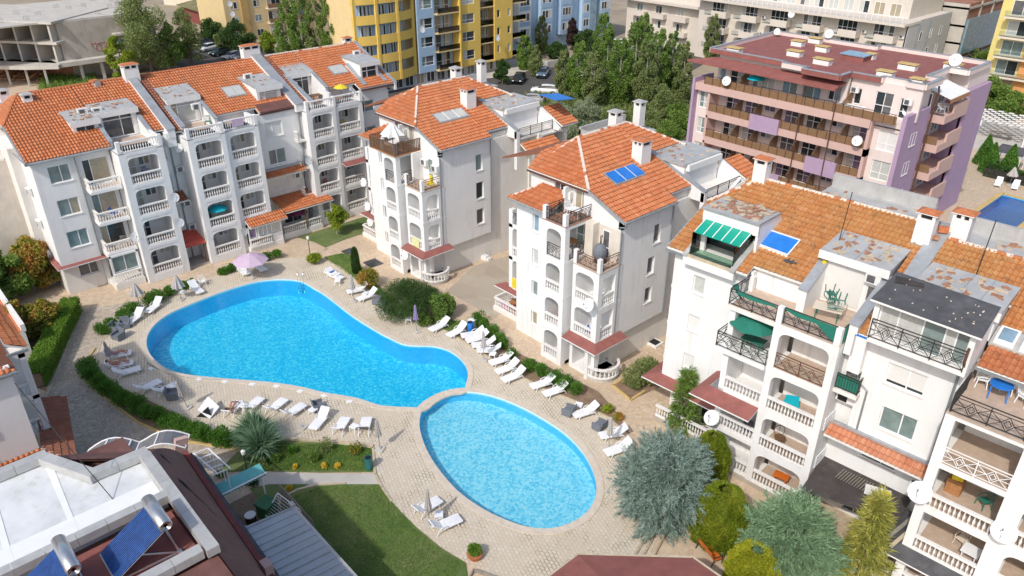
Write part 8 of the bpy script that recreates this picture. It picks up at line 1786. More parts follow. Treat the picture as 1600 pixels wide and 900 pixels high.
# rear pool furniture
for k, (x, y) in enumerate(((-24.9, 99.8), (-23.2, 100.2), (-21.5, 100.5), (-19.8, 100.8))):
    o = clone(LP); o.location = (x, y, 0); o.rotation_euler = (0, 0, 1.75); o['label'] = ['leftmost white lounger behind the rear pool of the pink hotel', 'second white lounger from the left behind the rear pool', 'third white lounger from the left behind the rear pool', 'rightmost white lounger behind the rear pool of the pink hotel'][k]; o['group'] = 'white sun loungers behind the rear pool'
for q, lab in (((-24.1, 101.6), 'left closed pale pink parasol behind the rear pool'), ((-20.6, 102.2), 'right closed pale pink parasol behind the rear pool')): parasol(None, 2.3, 'fab_greige', lab, 'half', pos_=q)
PG = empty('pergola', (-31.5, 121, 0), 0, 'pergola roofed with woven white strips behind the pink hotel', 'pergola'); m = MB(-31.5, 121)
for x in (-35.5, -28):
    for y in (118.2, 124.5): m.beam((x, y, 0), (x, y, 2.6), .2, .2, 'white_paint')
m.build('post', PG); m = MB(-31.5, 121)
for i in range(12):
    for j in range(10):
        if (i+j) % 2 == 0: m.box(-35.8+i*.68, -35.8+i*.68+.62, 117.9+j*.7, 117.9+j*.7+.6, 2.62, 2.66, 'tarp_white')
for i in range(13): m.beam((-35.9+i*.68, 117.8, 2.6), (-35.9+i*.68, 125, 2.6), .06, .08, 'wood_dark')
m.build('roof', PG); table(-31.5, 120.5, 0, 3, 1.2, .75, 'wood_grey', 'long grey table under the woven pergola', 0, 'wood_dark')
sheet('paved_court', [(-44, 113), (-22, 113), (-22, 130), (-44, 130)], -.008, 'concrete_pale')
m = MB(); m.prism([(-1.6, -1.2, 2.1), (1.6, -1.2, 2.1), (1.6, 1.2, 2.5), (-1.6, 1.2, 2.5)], (0, 0, .06), 'bitumen_grey'); 
for a in (-1.4, 1.4): m.beam((a, -1, 0), (a, -1, 2.1), .08, .08, 'white_paint'); m.beam((a, 1, 0), (a, 1, 2.45), .08, .08, 'white_paint')
tag(m.build('garden_canopy', loc=(-26.5, 108, 0)), 'small dark garden canopy among the clipped cypresses behind the rear pool', 'canopy')
# ------------------------------------------------------------------ cars
def make_car(body):
    r = empty('parked_car'); r['category'] = 'car'; m = MB(); L, W = 4.4, 1.76
    sec = [(-2.2, .35, .62, .72), (-2.1, .25, .80, .82), (-1.6, .2, .92, .86), (-.9, .2, .96, .88), (.9, .2, 1.0, .88), (1.7, .2, .98, .86), (2.1, .25, .9, .80), (2.2, .4, .7, .72)]
    vs = []
    for x, z0, z1, w in sec: vs += [(x, -w, z0), (x, -w*1.0, (z0+z1)/2), (x, -w*.94, z1), (x, w*.94, z1), (x, w, (z0+z1)/2), (x, w, z0)]
    fs = [(i*6+k, i*6+(k+1) % 6, (i+1)*6+(k+1) % 6, (i+1)*6+k) for i in range(7) for k in range(6)]+[tuple(range(6)), tuple(range(47, 41, -1))]
    m.add(vs, fs, body)
    roof = [(-.55, 1.40, .60), (0.1, 1.47, .64), (1.1, 1.45, .63), (1.55, 1.36, .58)]
    vs = [(x, s*w, z) for x, z, w in roof for s in (-1, 1)]; m.add(vs+[(x, y, z-.05) for x, y, z in vs], [(0, 2, 3, 1), (2, 4, 5, 3), (4, 6, 7, 5), (8, 9, 11, 10), (10, 11, 13, 12), (12, 13, 15, 14), (0, 8, 10, 2), (2, 10, 12, 4), (4, 12, 14, 6), (1, 3, 11, 9), (3, 5, 13, 11), (5, 7, 15, 13)], body)
    o = m.build('body', r, True)
    m = MB(); b = [(-1.15, .93, .80), (2.0, .96, .78)]; t = [(-.55, 1.39, .59), (1.55, 1.35, .57)]
    vs = [(b[0][0], -b[0][2], b[0][1]), (b[1][0], -b[1][2], b[1][1]), (b[1][0], b[1][2], b[1][1]), (b[0][0], b[0][2], b[0][1]), (t[0][0], -t[0][2], t[0][1]), (t[1][0], -t[1][2], t[1][1]), (t[1][0], t[1][2], t[1][1]), (t[0][0], t[0][2], t[0][1])]
    m.add(vs, [(0, 1, 5, 4), (1, 2, 6, 5), (2, 3, 7, 6), (3, 0, 4, 7)], 'car_glass'); m.build('window', r)
    for sx in (-1.38, 1.35):
        for sy in (-.82, .82):
            m = MB(); m.tube([(sx, sy-.11, .33), (sx, sy+.11, .33)], .33, 'rubber', 14); m.tube([(sx, sy-.115, .33), (sx, sy+.115, .33)], .19, 'car_silver', 10); m.build('wheel', r)
    for sy in (-.6, .6): m = MB(); m.cbox((-2.17, sy, .62), .08, .32, .14, 'white_paint'); m.build('headlight', r); m = MB(); m.cbox((2.17, sy, .72), .08, .26, .16, 'fab_red'); m.build('tail_light', r)
    return r
protos = {c: make_car('car_'+c) for c in ('white', 'black', 'silver', 'green', 'blue', 'grey')}
for c, q, rz, s, lab in (('black', (811, 128), 2.2, 1.05, 'black car parked by the round conifer in front of the yellow block'), ('blue', (848, 119), 2.2, 1.05, 'dark blue grey car parked further along the kerb behind the black car'), ('white', (852, 146), .62, 1.05, 'white car on the road behind the towers'), ('silver', (829, 160), .6, 1.0, 'silver green car half under the scrub next to the white car'),
    ('white', (905, 124), .5, 1.0, 'white car half hidden by the poplars'), ('silver', (912, 117), .5, 1.0, 'silver car deep behind the poplars'), ('white', (962, 72), .9, 1.0, 'small white car far back at the top centre'), ('black', (318, 72), 1.9, 1, 'black car at the back of the car park top left'), ('white', (326, 79), 1.9, 1, 'white car between two dark cars in the car park'), ('green', (344, 86), 1.9, 1, 'dark green car in the car park'), ('silver', (364, 92), 1.9, 1, 'silver car in the car park, front right of the row'), ('grey', (379, 93), 1.9, 1, 'dark grey car at the right end of the car park row'), ('grey', (980, 92), .9, 1, 'grey car behind the poplars near the beige block'),
    ('silver', (4, 300), 1.3, 1, 'silver car at the left edge behind the long row'), ('blue', (3, 322), 1.3, 1, 'blue car at the left edge in front of the silver car')):
    p = G(*q); pr = protos[c]; k = 'car'+c; o = pr if k not in USED else clone(pr); USED[k] = 1; o.location = (p.x, p.y, 0); o.rotation_euler = (0, 0, rz); o.scale = (s, s, s); o['label'] = lab; o['group'] = 'cars parked behind the buildings'
# timber pile and rubble by the concrete shell
p = G(40, 122); m = MB()
for k in range(40): a = Vector((random.uniform(-4, 4), random.uniform(-2, 2), .1+random.random()*1.2)); m.beam(a-Vector((0, 2.2, 0)), a+Vector((random.uniform(-.3, .3), 2.2, random.uniform(-.2, .2))), .25, .12, 'timber_pile')
tag(m.build('timber_pile', loc=(p.x, p.y, 0), rz=.9), 'heap of weathered brown timber in front of the concrete shell', 'timber')
bo = empty('boundary_wall', (-100, 110, 0), 0, 'low pale garden wall along the road before the light blue block', 'wall'); m = MB(-100, 110); m.box(-104.5, -104.2, 104, 130, 0, 1.1, 'concrete_pale'); m.build('wall', bo)
# ------------------------------------------------------------------ trees, shrubs and hedges
RNG = np.random.default_rng(11)
def leaves(name, P, D, ln, wd, mat, parent=None, loc=None, jit=.5, tri=False):
    "one quad per point P, long axis along D with jitter"
    n = len(P); D = D+RNG.normal(0, jit, (n, 3)); D /= np.linalg.norm(D, axis=1)[:, None]+1e-9
    Rn = RNG.normal(0, 1, (n, 3)); U = np.cross(D, Rn); U /= np.linalg.norm(U, axis=1)[:, None]+1e-9
    l = (ln*(.6+.8*RNG.random(n)))[:, None]; w = (wd*(.6+.8*RNG.random(n)))[:, None]
    if tri: V = np.stack([P-U*w/2, P+U*w/2, P+D*l], 1); k = 3
    else: V = np.stack([P-D*l*.5, P+U*w/2, P+D*l*.5, P-U*w/2], 1); k = 4
    V = V.reshape(-1, 3).astype(np.float32); me = bpy.data.meshes.new(name)
    me.vertices.add(len(V)); me.vertices.foreach_set('co', V.ravel()); me.loops.add(len(V)); me.loops.foreach_set('vertex_index', np.arange(len(V), dtype=np.int32))
    me.polygons.add(n); me.polygons.foreach_set('loop_start', np.arange(0, len(V), k, dtype=np.int32)); me.polygons.foreach_set('loop_total', np.full(n, k, dtype=np.int32)) if bpy.app.version < (4, 1) else None
    me.update(calc_edges=True); me.validate(); me.materials.append(MATS[mat])
    o = bpy.data.objects.new(name, me); COL.objects.link(o)
    if parent: o.parent = parent
    if loc is not None: o.location = loc
    return o
def blob_pts(blobs, n, shell=.45):
    "points in a set of ellipsoids (x,y,z,rx,ry,rz), denser near their surface"
    b = np.array(blobs); w = (b[:, 3]*b[:, 4]*b[:, 5])**.67; idx = RNG.choice(len(b), n, p=w/w.sum())
    d = RNG.normal(0, 1, (n, 3)); d /= np.linalg.norm(d, axis=1)[:, None]; r = (shell+(1-shell)*RNG.random(n)**.6)[:, None]
    c = b[idx]; P = c[:, :3]+d*r*c[:, 3:6]; return P, d
def crown_blobs(n, h0, h1, R0, top=.25, sz=(.28, .45), flat=.8):
    out = []
    for i in range(n):
        t = (i+.5)/n; z = h0+(h1-h0)*t; prof = math.sin(min(1, (t*.85+.18))*math.pi)**.6 if top > .2 else (1-t)**.8+.05
        rr = R0*prof; a = RNG.random()*6.28; q = rr*RNG.uniform(.25, .75); s = R0*RNG.uniform(*sz)*(.5+.5*prof)
        out.append((q*math.cos(a), q*math.sin(a), z, s, s, s*flat))
    return out
def trunk(parent, h, r, limbs=5, h0=.4, spread=1.5, mat='trunk', up=1.2):
    m = MB(); m.tube([(0, 0, 0), (.05*h*.3, .02*h, h*.45), (0, .03*h, h)], [r, r*.75, r*.3], mat, 7)
    for i in range(limbs):
        z = h*(h0+(1-h0)*i/limbs); a = i*2.4; c, s = math.cos(a), math.sin(a); k = spread*(1-.5*i/limbs)
        m.tube([(0, .02*h, z), (c*k*.5, s*k*.5, z+up*.35), (c*k, s*k, z+up)], [r*.45, r*.3, r*.1], mat, 5)
    return m.build('trunk', parent)
def tree(q, h, Rr, mat, lab, n=6000, leaf=(.3, .2), nb=26, h0=.3, top=.3, name='tree', cat='tree', group=None, tm='trunk', flat=.85, proto=None, jit=.9, shell=.4):
    p = q if isinstance(q, Vector) else G(*q); r = empty(name, (p.x, p.y, 0), 0, lab, cat, group)
    trunk(r, h*.8, max(.07, h*.022), 5, .35, Rr*.55, tm)
    P, d = blob_pts(crown_blobs(nb, h*h0, h*.95, Rr, top, flat=flat), n, shell); P[:, 2] = np.maximum(P[:, 2], .05); leaves('crown', P, d, leaf[0], leaf[1], mat, r, jit=jit)
    return r
def shrub(q, r_, h, mat, lab, n=900, leaf=(.16, .09), name='shrub', group=None, up=.8):
    p = q if isinstance(q, Vector) else G(*q); r = empty(name, (p.x, p.y, 0), random.random()*6, lab, 'shrub', group); bl = []
    for i in range(9): a = RNG.random()*6.28; k = r_*RNG.uniform(0, .55); s = r_*RNG.uniform(.38, .6); bl.append((k*math.cos(a), k*math.sin(a), h*RNG.uniform(.35, .62), s, s, h*RNG.uniform(.3, .42)))
    P, d = blob_pts(bl, n, .5); P[:, 2] = np.maximum(P[:, 2], .03); d = d*.7+np.array([0, 0, up]); leaves('foliage', P, d, leaf[0], leaf[1], mat, r, jit=.5)
    m = MB()
    for i in range(4): a = i*1.6; m.tube([(0, 0, 0), (.3*r_*math.cos(a), .3*r_*math.sin(a), h*.6)], [.03, .01], 'trunk', 4)
    m.build('stem', r); return r
# the big blue grey cedar: drooping sprays
def conifer(q, h, Rr, mat, lab, n=9000, ln=.55, wd=.13, shape='ball', name='cedar', z0=.05, droop=-.15, jit=.28, tufts=True):
    p = G(*q) if not isinstance(q, Vector) else q; r = empty(name, (p.x, p.y, 0), 0, lab, 'tree'); trunk(r, h*.85, h*.03, 6, .2, Rr*.5)
    pk = 64 if shape == 'ball' else 14; nt_ = n//pk; t = RNG.random(nt_); z = h*(z0+(1-z0)*t)*(1+RNG.normal(0, .04, nt_))
    prof = {'ball': np.sqrt(np.clip(1-((t-.40)/.62)**2, .02, 1)), 'cone': (1-t)**.75*.95+.05, 'egg': np.sqrt(np.clip(1-((t-.36)/.66)**2, .03, 1)), 'loose': ((1-t)*.85+.08)*(.55+.45*np.sin(t*38)**2)}[shape]
    a = RNG.random(nt_)*6.283; lump = 1+.16*np.sin(a*3+t*7+h)+.12*np.sin(a*7-t*15)+.08*np.sin(a*13+t*23); rad = Rr*prof*lump*(.45+.52*RNG.random(nt_)**.45); C = np.stack([rad*np.cos(a), rad*np.sin(a), z], 1)
    O = np.stack([np.cos(a), np.sin(a), np.full(nt_, droop)+(t-.35)*1.0], 1); O += RNG.normal(0, .5, O.shape); O /= np.linalg.norm(O, axis=1)[:, None]
    O2 = np.repeat(O, pk, 0)
    if pk == 64:
        s = RNG.random((nt_*pk, 1)); X = RNG.normal(0, 1, (nt_*pk, 3)); X[:, 2] *= .5; X -= O2*np.sum(X*O2, 1)[:, None]; P = np.repeat(C, pk, 0)+O2*(s-.35)*1.05+X*.13*(1.1-s); D = O2*.9+X*.5*(1.15-s)
    else: P = np.repeat(C, pk, 0)+O2*(RNG.random((nt_*pk, 1))-.3)*ln*1.6+RNG.normal(0, .09, (nt_*pk, 3))*(ln/.55); D = O2
    leaves('crown', P, D, ln, wd, mat, r, jit=jit, tri=True); return r
conifer((1036, 800), 4.7, 2.45, 'leaf_cedar', 'big round blue grey cedar beside the small pool', 78000, .19, .038, 'ball')
conifer((1226, 885), 3.9, 2.15, 'leaf_juniper', 'wide feathery grey green conifer in front of the right block', 60000, .19, .038, 'ball', 'juniper')
conifer((1064, 672), 4.6, 1.35, 'leaf_mid', 'loose young spruce between the tower and the right block', 4200, .30, .07, 'loose', 'spruce'); conifer((1338, 905), 5.6, 1.5, 'leaf_larch', 'thin yellowish larch in front of the dark flat roof', 8500, .36, .06, 'loose', 'larch')
def clipped(q, h, Rr, mat, lab, n=30000, name='thuja'):
    p = G(*q); r = empty(name, (p.x, p.y, 0), 0, lab, 'tree'); m = MB(); m.tube([(0, 0, 0), (0, 0, h*.7)], [.1, .04], 'trunk', 6); m.build('trunk', r); m = MB(); m.lathe((0, 0, 0), [(Rr*.8*math.sqrt(max(.0, 1-((k/10-.34)/.662)**2)), h*(.03+.86*k/10)) for k in range(11)], mat, 18); m.build('inner_crown', r, True)
    t = RNG.random(n); a = RNG.random(n)*6.283; prof = np.sqrt(np.clip(1-((t-.34)/.68)**2, .02, 1)); bump_ = 1+.07*np.sin(a*5+t*9)+.05*np.sin(a*11-t*17); rad = Rr*prof*bump_*(.88+.12*RNG.random(n)**.4)
    P = np.stack([rad*np.cos(a), rad*np.sin(a), h*(.02+.98*t)], 1); D = np.stack([np.cos(a)*.6, np.sin(a)*.6, np.full(n, .9)], 1); leaves('crown', P, D, .13, .05, mat, r, jit=.35, tri=True); return r
clipped((1120, 842), 3.7, 1.55, 'leaf_thuja', 'clipped egg shaped yellow green thuja between the cedar and the feathery conifer'); clipped((1172, 915), 2.6, 1.35, 'leaf_thuja_gold', 'golden thuja at the bottom edge right of the orange bench', 24000); clipped((1104, 752), 3.6, 1.15, 'leaf_thuja', 'clipped thuja half hidden behind the big cedar against the balconies', 18000)
clipped((557, 427), 2.6, .36, 'leaf_dark', 'slim dark green cypress by the lawn at the top of the big pool', 5000, 'cypress')
tree((527, 366), 3.3, 1.35, 'leaf_bright', 'small bright yellow green tree with white stem on the lawn before the long row', 5200, (.2, .12), 18, .35, .3, tm='trunk_pale')
# shrubs on the right rim
shrub((573, 447), 1.5, 1.9, 'leaf_autumn', 'reddish green bush right of the slim cypress', 3500)
bb = G(636, 488); tree(bb, 2.6, 3.3, 'leaf_dark', 'very large spreading dark green bush behind the grey footstool', 22000, (.26, .035), 34, .22, .3, 'bush', 'bush', flat=.42, jit=.6); tree(G(693, 498), 2.3, 1.5, 'leaf_mid', 'lighter green bush right of the very large dark bush', 5000, (.22, .10), 16, .2, .3, 'bush', 'bush'); shrub((661, 508), 1.0, 1.1, 'leaf_mid', 'small bush in front of the lighter green bush', 1500)
shrub((495, 411), .95, 1.1, 'leaf_bright', 'round bright green shrub beneath the garden lamp above the big pool', 2200, (.3, .06))
i = 0
for q, s in (((746, 508), .8), ((757, 517), .7), ((768, 527), .75), ((779, 537), .7), ((787, 545), .65), ((800, 560), .65), ((826, 580), .75), ((845, 590), .8), ((868, 599), .8), ((884, 608), .75), ((898, 615), .65)):
    i += 1; shrub(q, s, 1.25*s/.75, 'leaf_hedge', ['shrub directly right of the blue bin', 'second dark green shrub after the blue bin', 'third dark green shrub after the blue bin', 'fourth dark green shrub, above the tight lounger group', 'last shrub of the run behind the tight lounger group', 'lone shrub above the two pushed together loungers', 'left shrub behind the high backed loungers', 'second shrub behind the high backed loungers', 'third shrub behind the high backed loungers', 'fourth shrub behind the high backed loungers', 'right end shrub above the grey armchair'][i-1], 1500, (.15, .06), group='low green shrubs along the rim of the pool deck')
i = 0
for q, s in (((163, 522), .85), ((178, 512), .7), ((195, 500), .85), ((210, 491), .95), ((236, 477), 1.0), ((250, 470), .95), ((266, 462), .85), ((287, 452), .6), ((300, 447), .5), ((348, 429), .6), ((360, 425), .6), ((383, 414), .5), ((402, 408), .5), ((417, 406), .7), ((432, 403), .7)):
    i += 1; shrub(q, s, .95*s/.8+.15, 'leaf_hedge', 'dark green shrub, number %s from the left in the run before the long row' % ['one', 'two', 'three', 'four', 'five', 'six', 'seven', 'eight', 'nine', 'ten', 'eleven', 'twelve', 'thirteen', 'fourteen', 'fifteen'][i-1], 1500, (.15, .06), group='low green shrubs before the long row')
hp = [(138, 583), (148, 595), (160, 606), (172, 616), (186, 625), (200, 634), (216, 643), (233, 652), (250, 660), (268, 668), (286, 676), (304, 683), (322, 690), (340, 695), (357, 699)]
for i, q in enumerate(hp): shrub(q, .9, 1.35, 'leaf_hedge', 'dark green shrub, number %s from the upper end of the lower left hedge' % ['one', 'two', 'three', 'four', 'five', 'six', 'seven', 'eight', 'nine', 'ten', 'eleven', 'twelve', 'thirteen', 'fourteen', 'fifteen'][i], 1900, (.15, .06), group='shrubs of the lower left hedge')
shrub((1010, 594), 1.7, 2.0, 'leaf_olive', 'grey green bush in the kerbed bed beside the middle tower', 5000, (.2, .07)); shrub((990, 601), 1.1, 1.2, 'leaf_olive', 'low front part of the bush in the kerbed bed', 2000, (.2, .07)); shrub((948, 644), .5, .7, 'leaf_bright', 'small light green plant above the loungers near the cedar', 500); shrub((965, 655), .5, .5, 'leaf_autumn', 'small reddish plant next to the cedar', 500)
def yucca(q, s, lab):
    p = G(*q); r = empty('yucca', (p.x, p.y, 0), 0, lab, 'yucca'); n = 900; a = RNG.random(n)*6.283; e = RNG.uniform(-.25, 1.5, n); D = np.stack([np.cos(a)*np.cos(e), np.sin(a)*np.cos(e), np.sin(e)], 1)
    P = D*.2*s+np.array([0, 0, .7*s])+RNG.normal(0, .12, (n, 3)); leaves('foliage', P, D, 1.0*s, .07*s, 'leaf_yucca', r, jit=.06, tri=True); m = MB(); m.tube([(0, 0, 0), (0, 0, .7*s)], [.14, .1], 'trunk', 7); m.build('stem', r)
yucca((402, 692), 1.25, 'upper of two large spiky blue green yuccas'); yucca((409, 712), 1.2, 'lower of two large spiky blue green yuccas'); yucca((384, 698), .7, 'small yucca left of the two large ones')
for q, s, mt, lab in (((457, 708), .42, 'leaf_hedge', 'small round green shrub in the bed right of the yuccas'), ((490, 722), .5, 'leaf_mid', 'dense shrub in the middle of the shrub bed'), ((508, 705), .8, 'leaf_olive', 'taller loose shrub in the shrub bed'), ((556, 708), .55, 'leaf_autumn', 'dark reddish shrub near the closed parasol'), ((430, 722), .5, 'leaf_mid', 'shrub at the foot of the lower yucca'), ((412, 728), .45, 'leaf_olive', 'low shrub by the path under the yuccas'), ((462, 733), .2, 'leaf_flower', 'small clump of yellow flowers left in the bed'), ((508, 731), .24, 'leaf_flower', 'bright yellow flower clump in the middle of the bed'), ((528, 731), .22, 'leaf_flower', 'right clump of yellow flowers in the bed'), ((452, 765), .2, 'leaf_flower', 'yellow flowers beyond the concrete walk'), ((345, 745), .4, 'leaf_mid', 'weedy plant by the paving near the teal awning'), ((395, 757), .5, 'leaf_dark', 'ivy clump behind the awning post')): shrub(q, s, s*1.1+.15, mt, lab, 500, (.12, .07))
P, d = blob_pts([(0, 0, .65, .4, .4, .3)], 900, .4); leaves('foliage', P, d, .14, .06, 'leaf_clip', POT)
# long clipped hedge on the left
pa, pb = Vector(G(116, 487)), Vector(G(58, 606)); L = (pb-pa).length; dv = (pb-pa)/L; sv = Vector((-dv.y, dv.x, 0)); n = 30000
h = empty('clipped_hedge', (pa.x, pa.y, 0), 0, 'long clipped box hedge along the left path', 'hedge'); u = RNG.random(n)*L; fc = RNG.random(n); s = RNG.uniform(-.62, .62, n); z = RNG.uniform(.05, 1.35, n)
top = fc < .5; s = np.where(~top, np.sign(s)*.62, s); z = np.where(top, 1.35, z); P = np.stack([dv.x*u+sv.x*s, dv.y*u+sv.y*s, z], 1)+RNG.normal(0, .06, (n, 3)); leaves('foliage', P, np.tile([0, 0, 1.0], (n, 1)), .13, .07, 'leaf_clip', h, jit=.8)
m = MB(); q = pb-pa; m.beam((0, 0, .62), (q.x, q.y, .62), 1.0, 1.1, 'soil'); m.build('stem', h)
# trees on the far left
tree((62, 452), 5.0, 2.6, 'leaf_autumn', 'large autumn coloured tree at the left edge before the long row', 14000, (.26, .15), 30, .2); tree((20, 470), 5.0, 2.6, 'leaf_mid', 'green tree at the left edge next to the autumn tree', 11000, (.28, .16), 26, .2); tree((78, 520), 3.0, 1.9, 'leaf_autumn', 'low reddish tree in the shaded bed left of the hedge', 8000, (.22, .13), 20, .1); tree((35, 530), 3.4, 1.9, 'leaf_autumn', 'reddish tree behind the corner of the left edge block', 7000, (.22, .13), 20, .1); tree((-15, 440), 6, 3, 'leaf_dark', 'dark tree cut by the left edge', 8000, (.3, .18), 20, .2)
tree((10, 400), 5, 2.4, 'leaf_bright', 'light green tree at the left edge behind the autumn tree', 7000, (.3, .18), 20, .2)
# background trees
def poplar(q, h, Rr, mat, lab, n=6500, group='trees in the green strip behind the towers'):
    h *= 1.12; Rr *= 1.15; n = int(n*1.4); p = G(*q); r = empty('poplar', (p.x, p.y, 0), 0, lab, 'tree', group); m = MB(); m.tube([(0, 0, 0), (.1, 0, h*.5), (0, .1, h*.97)], [h*.02, h*.013, .03], 'trunk_pale', 6)
    for i in range(8): a = i*2.4; z = h*(.15+.09*i); k = Rr*.8; m.tube([(0, 0, z), (math.cos(a)*k, math.sin(a)*k, z+h*.11)], [.06, .02], 'trunk_pale', 4)
    m.build('trunk', r); bl = []
    for i in range(22): t = i/21; a = i*2.4; k = Rr*(.6*math.sin(math.pi*(.12+.82*t))+.05); s = Rr*RNG.uniform(.3, .5)*(1-.5*t); bl.append((k*math.cos(a), k*math.sin(a), h*(.1+.88*t), s, s, s*1.5))
    P, d = blob_pts(bl, n, .3); leaves('crown', P, d, .30, .18, mat, r, jit=1.0); return r
for i, (q, h, Rr, mt) in enumerate((((880, 150), 6.5, 1.5, 'leaf_olive'), ((903, 158), 8.0, 2.0, 'leaf_mid'), ((925, 170), 7.5, 1.8, 'leaf_olive'), ((945, 150), 9.5, 2.0, 'leaf_mid'), ((965, 165), 9.0, 2.2, 'leaf_mid'), ((988, 150), 10.5, 2.2, 'leaf_mid'), ((1005, 170), 9.0, 2.0, 'leaf_olive'), ((1022, 160), 9.8, 2.1, 'leaf_mid'), ((1044, 150), 9.0, 1.8, 'leaf_mid'), ((1062, 165), 8.5, 1.6, 'leaf_olive'), ((1108, 100), 8.0, 1.5, 'leaf_olive'), ((846, 84), 6.5, 1.3, 'leaf_olive'), ((820, 108), 5.2, 1.6, 'leaf_mid'), ((836, 118), 4.5, 1.2, 'leaf_olive'), ((1000, 120), 9.5, 2.0, 'leaf_mid'), ((940, 105), 8.5, 2.0, 'leaf_mid'))):
    poplar(q, h, Rr, mt, 'poplar in the green strip, %s' % ['leftmost slim one by the white cars', 'bushy one right of the white cars', 'pale one in front of the second row', 'tall one left of centre', 'broad one at the centre', 'tallest one at the centre', 'pale one right of the tallest', 'broad one right of centre', 'slim one near the pink hotel', 'rightmost one touching the pink hotel', 'lone one behind the pink hotel corner', 'slim one before the light blue block', 'round one at the corner of the yellow block', 'small one beside the dark cars', 'hidden one in the back row right', 'hidden one in the back row left'][i])
wl = ['grey green willow directly behind the tower beside the long row', 'grey green willow in front of the poplars, left', 'grey green willow in front of the poplars, middle', 'dark scrubby tree in front of the poplars, right', 'dark scrubby tree against the pink hotel', 'olive scrub tree behind the middle tower roof', 'olive scrub tree left of the middle tower chimneys', 'scrub tree below the tallest poplar', 'scrub tree beside the white car', 'scrub tree behind the flat roof of the middle tower']
for i, (q, h, Rr, mt) in enumerate((((850, 235), 4.6, 3.0, 'leaf_grey'), ((872, 205), 4.6, 3.0, 'leaf_grey'), ((920, 205), 4.8, 3.0, 'leaf_grey'), ((1000, 215), 5.0, 3.0, 'leaf_olive'), ((1055, 215), 5.0, 2.6, 'leaf_mid'), ((960, 215), 4.5, 2.8, 'leaf_olive'), ((900, 235), 4.2, 2.6, 'leaf_grey'), ((1030, 190), 5.5, 2.8, 'leaf_olive'), ((885, 180), 3.6, 2.2, 'leaf_olive'), ((1040, 240), 4.4, 2.6, 'leaf_mid'))): tree(q, h, Rr, mt, wl[i], 8500, (.34, .10), 26, .12, .3, group='bushy trees behind the towers', flat=.75)
for q, h, Rr, mt, lab, k in (((238, 118), 15, 5.2, 'leaf_olive', 'very tall spreading poplar before the concrete shell at the top left', 0), ((300, 105), 11, 3.2, 'leaf_olive', 'tall tree right of the very tall poplar by the car park', 0), ((275, 112), 9, 3.0, 'leaf_mid', 'rounder tree between the very tall poplar and the car park', 0), ((195, 128), 8, 2.4, 'leaf_bright', 'light green tree left of the very tall poplar', 0), ((375, 82), 6.5, 3.4, 'leaf_dark', 'dark broad conifer by the car park before the cream tower', 0), ((353, 80), 4.6, 2.2, 'leaf_olive', 'small round pine at the edge of the car park', 0), ((333, 66), 5.0, 3.0, 'leaf_dark', 'dark tree behind the car park', 0),
    ((460, 132), 12.1, 2.4, 'leaf_mid', 'left poplar of the clump behind the long row', 1), ((480, 132), 13.1, 2.6, 'leaf_mid', 'second poplar of the clump behind the long row', 1), ((503, 132), 12.4, 2.4, 'leaf_olive', 'third poplar of the clump behind the long row', 1), ((524, 132), 13.1, 2.4, 'leaf_mid', 'fourth poplar of the clump behind the long row', 1), ((545, 132), 10.6, 2.0, 'leaf_mid', 'right poplar of the clump, touching the yellow block', 1), ((420, 82), 4.2, 2.0, 'leaf_bright', 'yellow green tree below the cream tower', 0),
    ((893, 78), 6.5, 1.8, 'leaf_purple', 'dark purple leaved tree before the light blue block', 0), ((785, 132), 4.4, 1.5, 'leaf_dark', 'round dark conifer left of the black car', 0), ((915, 80), 4.2, 2.8, 'leaf_dark', 'dark shrubs right of the purple tree', 0), ((870, 92), 3.2, 2.4, 'leaf_dark', 'dark shrubs left of the purple tree', 0), ((1540, 175), 5.5, 3.2, 'leaf_mid', 'broad green tree right of the pink hotel', 0), ((1575, 185), 4.0, 2.6, 'leaf_mid', 'lower green tree at the right edge behind the pergola', 0), ((1510, 110), 4.5, 2.4, 'leaf_olive', 'palm like tree behind the hotel roof', 0), ((1535, 118), 5.0, 2.4, 'leaf_mid', 'green tree beside the ribbed shed', 0), ((1180, 50), 4, 2.2, 'leaf_mid', 'small tree behind the hotel roof before the beige block', 0),
    ((1540, 22), 9, 7, 'leaf_dark', 'dark tree mass at the top right corner, left one', 0), ((1575, 10), 9, 7, 'leaf_mid', 'dark tree mass at the top right corner, right one', 0)):
    (poplar(q, h, Rr, mt, lab, 8000, 'poplar clump behind the long row') if k else tree(q, h, Rr, mt, lab, 15000 if h > 12 else 7000, (.30, .2), 34 if h > 12 else 22, .15, .3, flat=.9))
for i, (x, y) in enumerate(((-27.6, 104.8), (-25.8, 105.8), (-22.2, 107.5), (-29.2, 107.5), (-20.4, 108.6))):
    pp = Vector((x, y, 0)); r = empty('cypress', pp, 0, ['clipped cypress left of the dark garden canopy', 'clipped cypress beside the dark garden canopy', 'bright conical cypress right of the dark garden canopy', 'clipped cypress at the left behind the rear pool', 'conical cypress at the right edge behind the rear pool'][i], 'tree'); n = 3500; t = RNG.random(n); a = RNG.random(n)*6.283; rad = 1.25*(1-t)**.7*(.7+.3*RNG.random(n)); hh = 3.6; P = np.stack([rad*np.cos(a), rad*np.sin(a), hh*t+.1], 1); leaves('crown', P, np.tile([0, 0, 1.0], (n, 1)), .28, .12, 'leaf_bright' if i in (2, 4) else 'leaf_hedge', r, jit=.5); m = MB(); m.tube([(0, 0, 0), (0, 0, 2)], [.08, .03], 'trunk', 5); m.build('trunk', r)
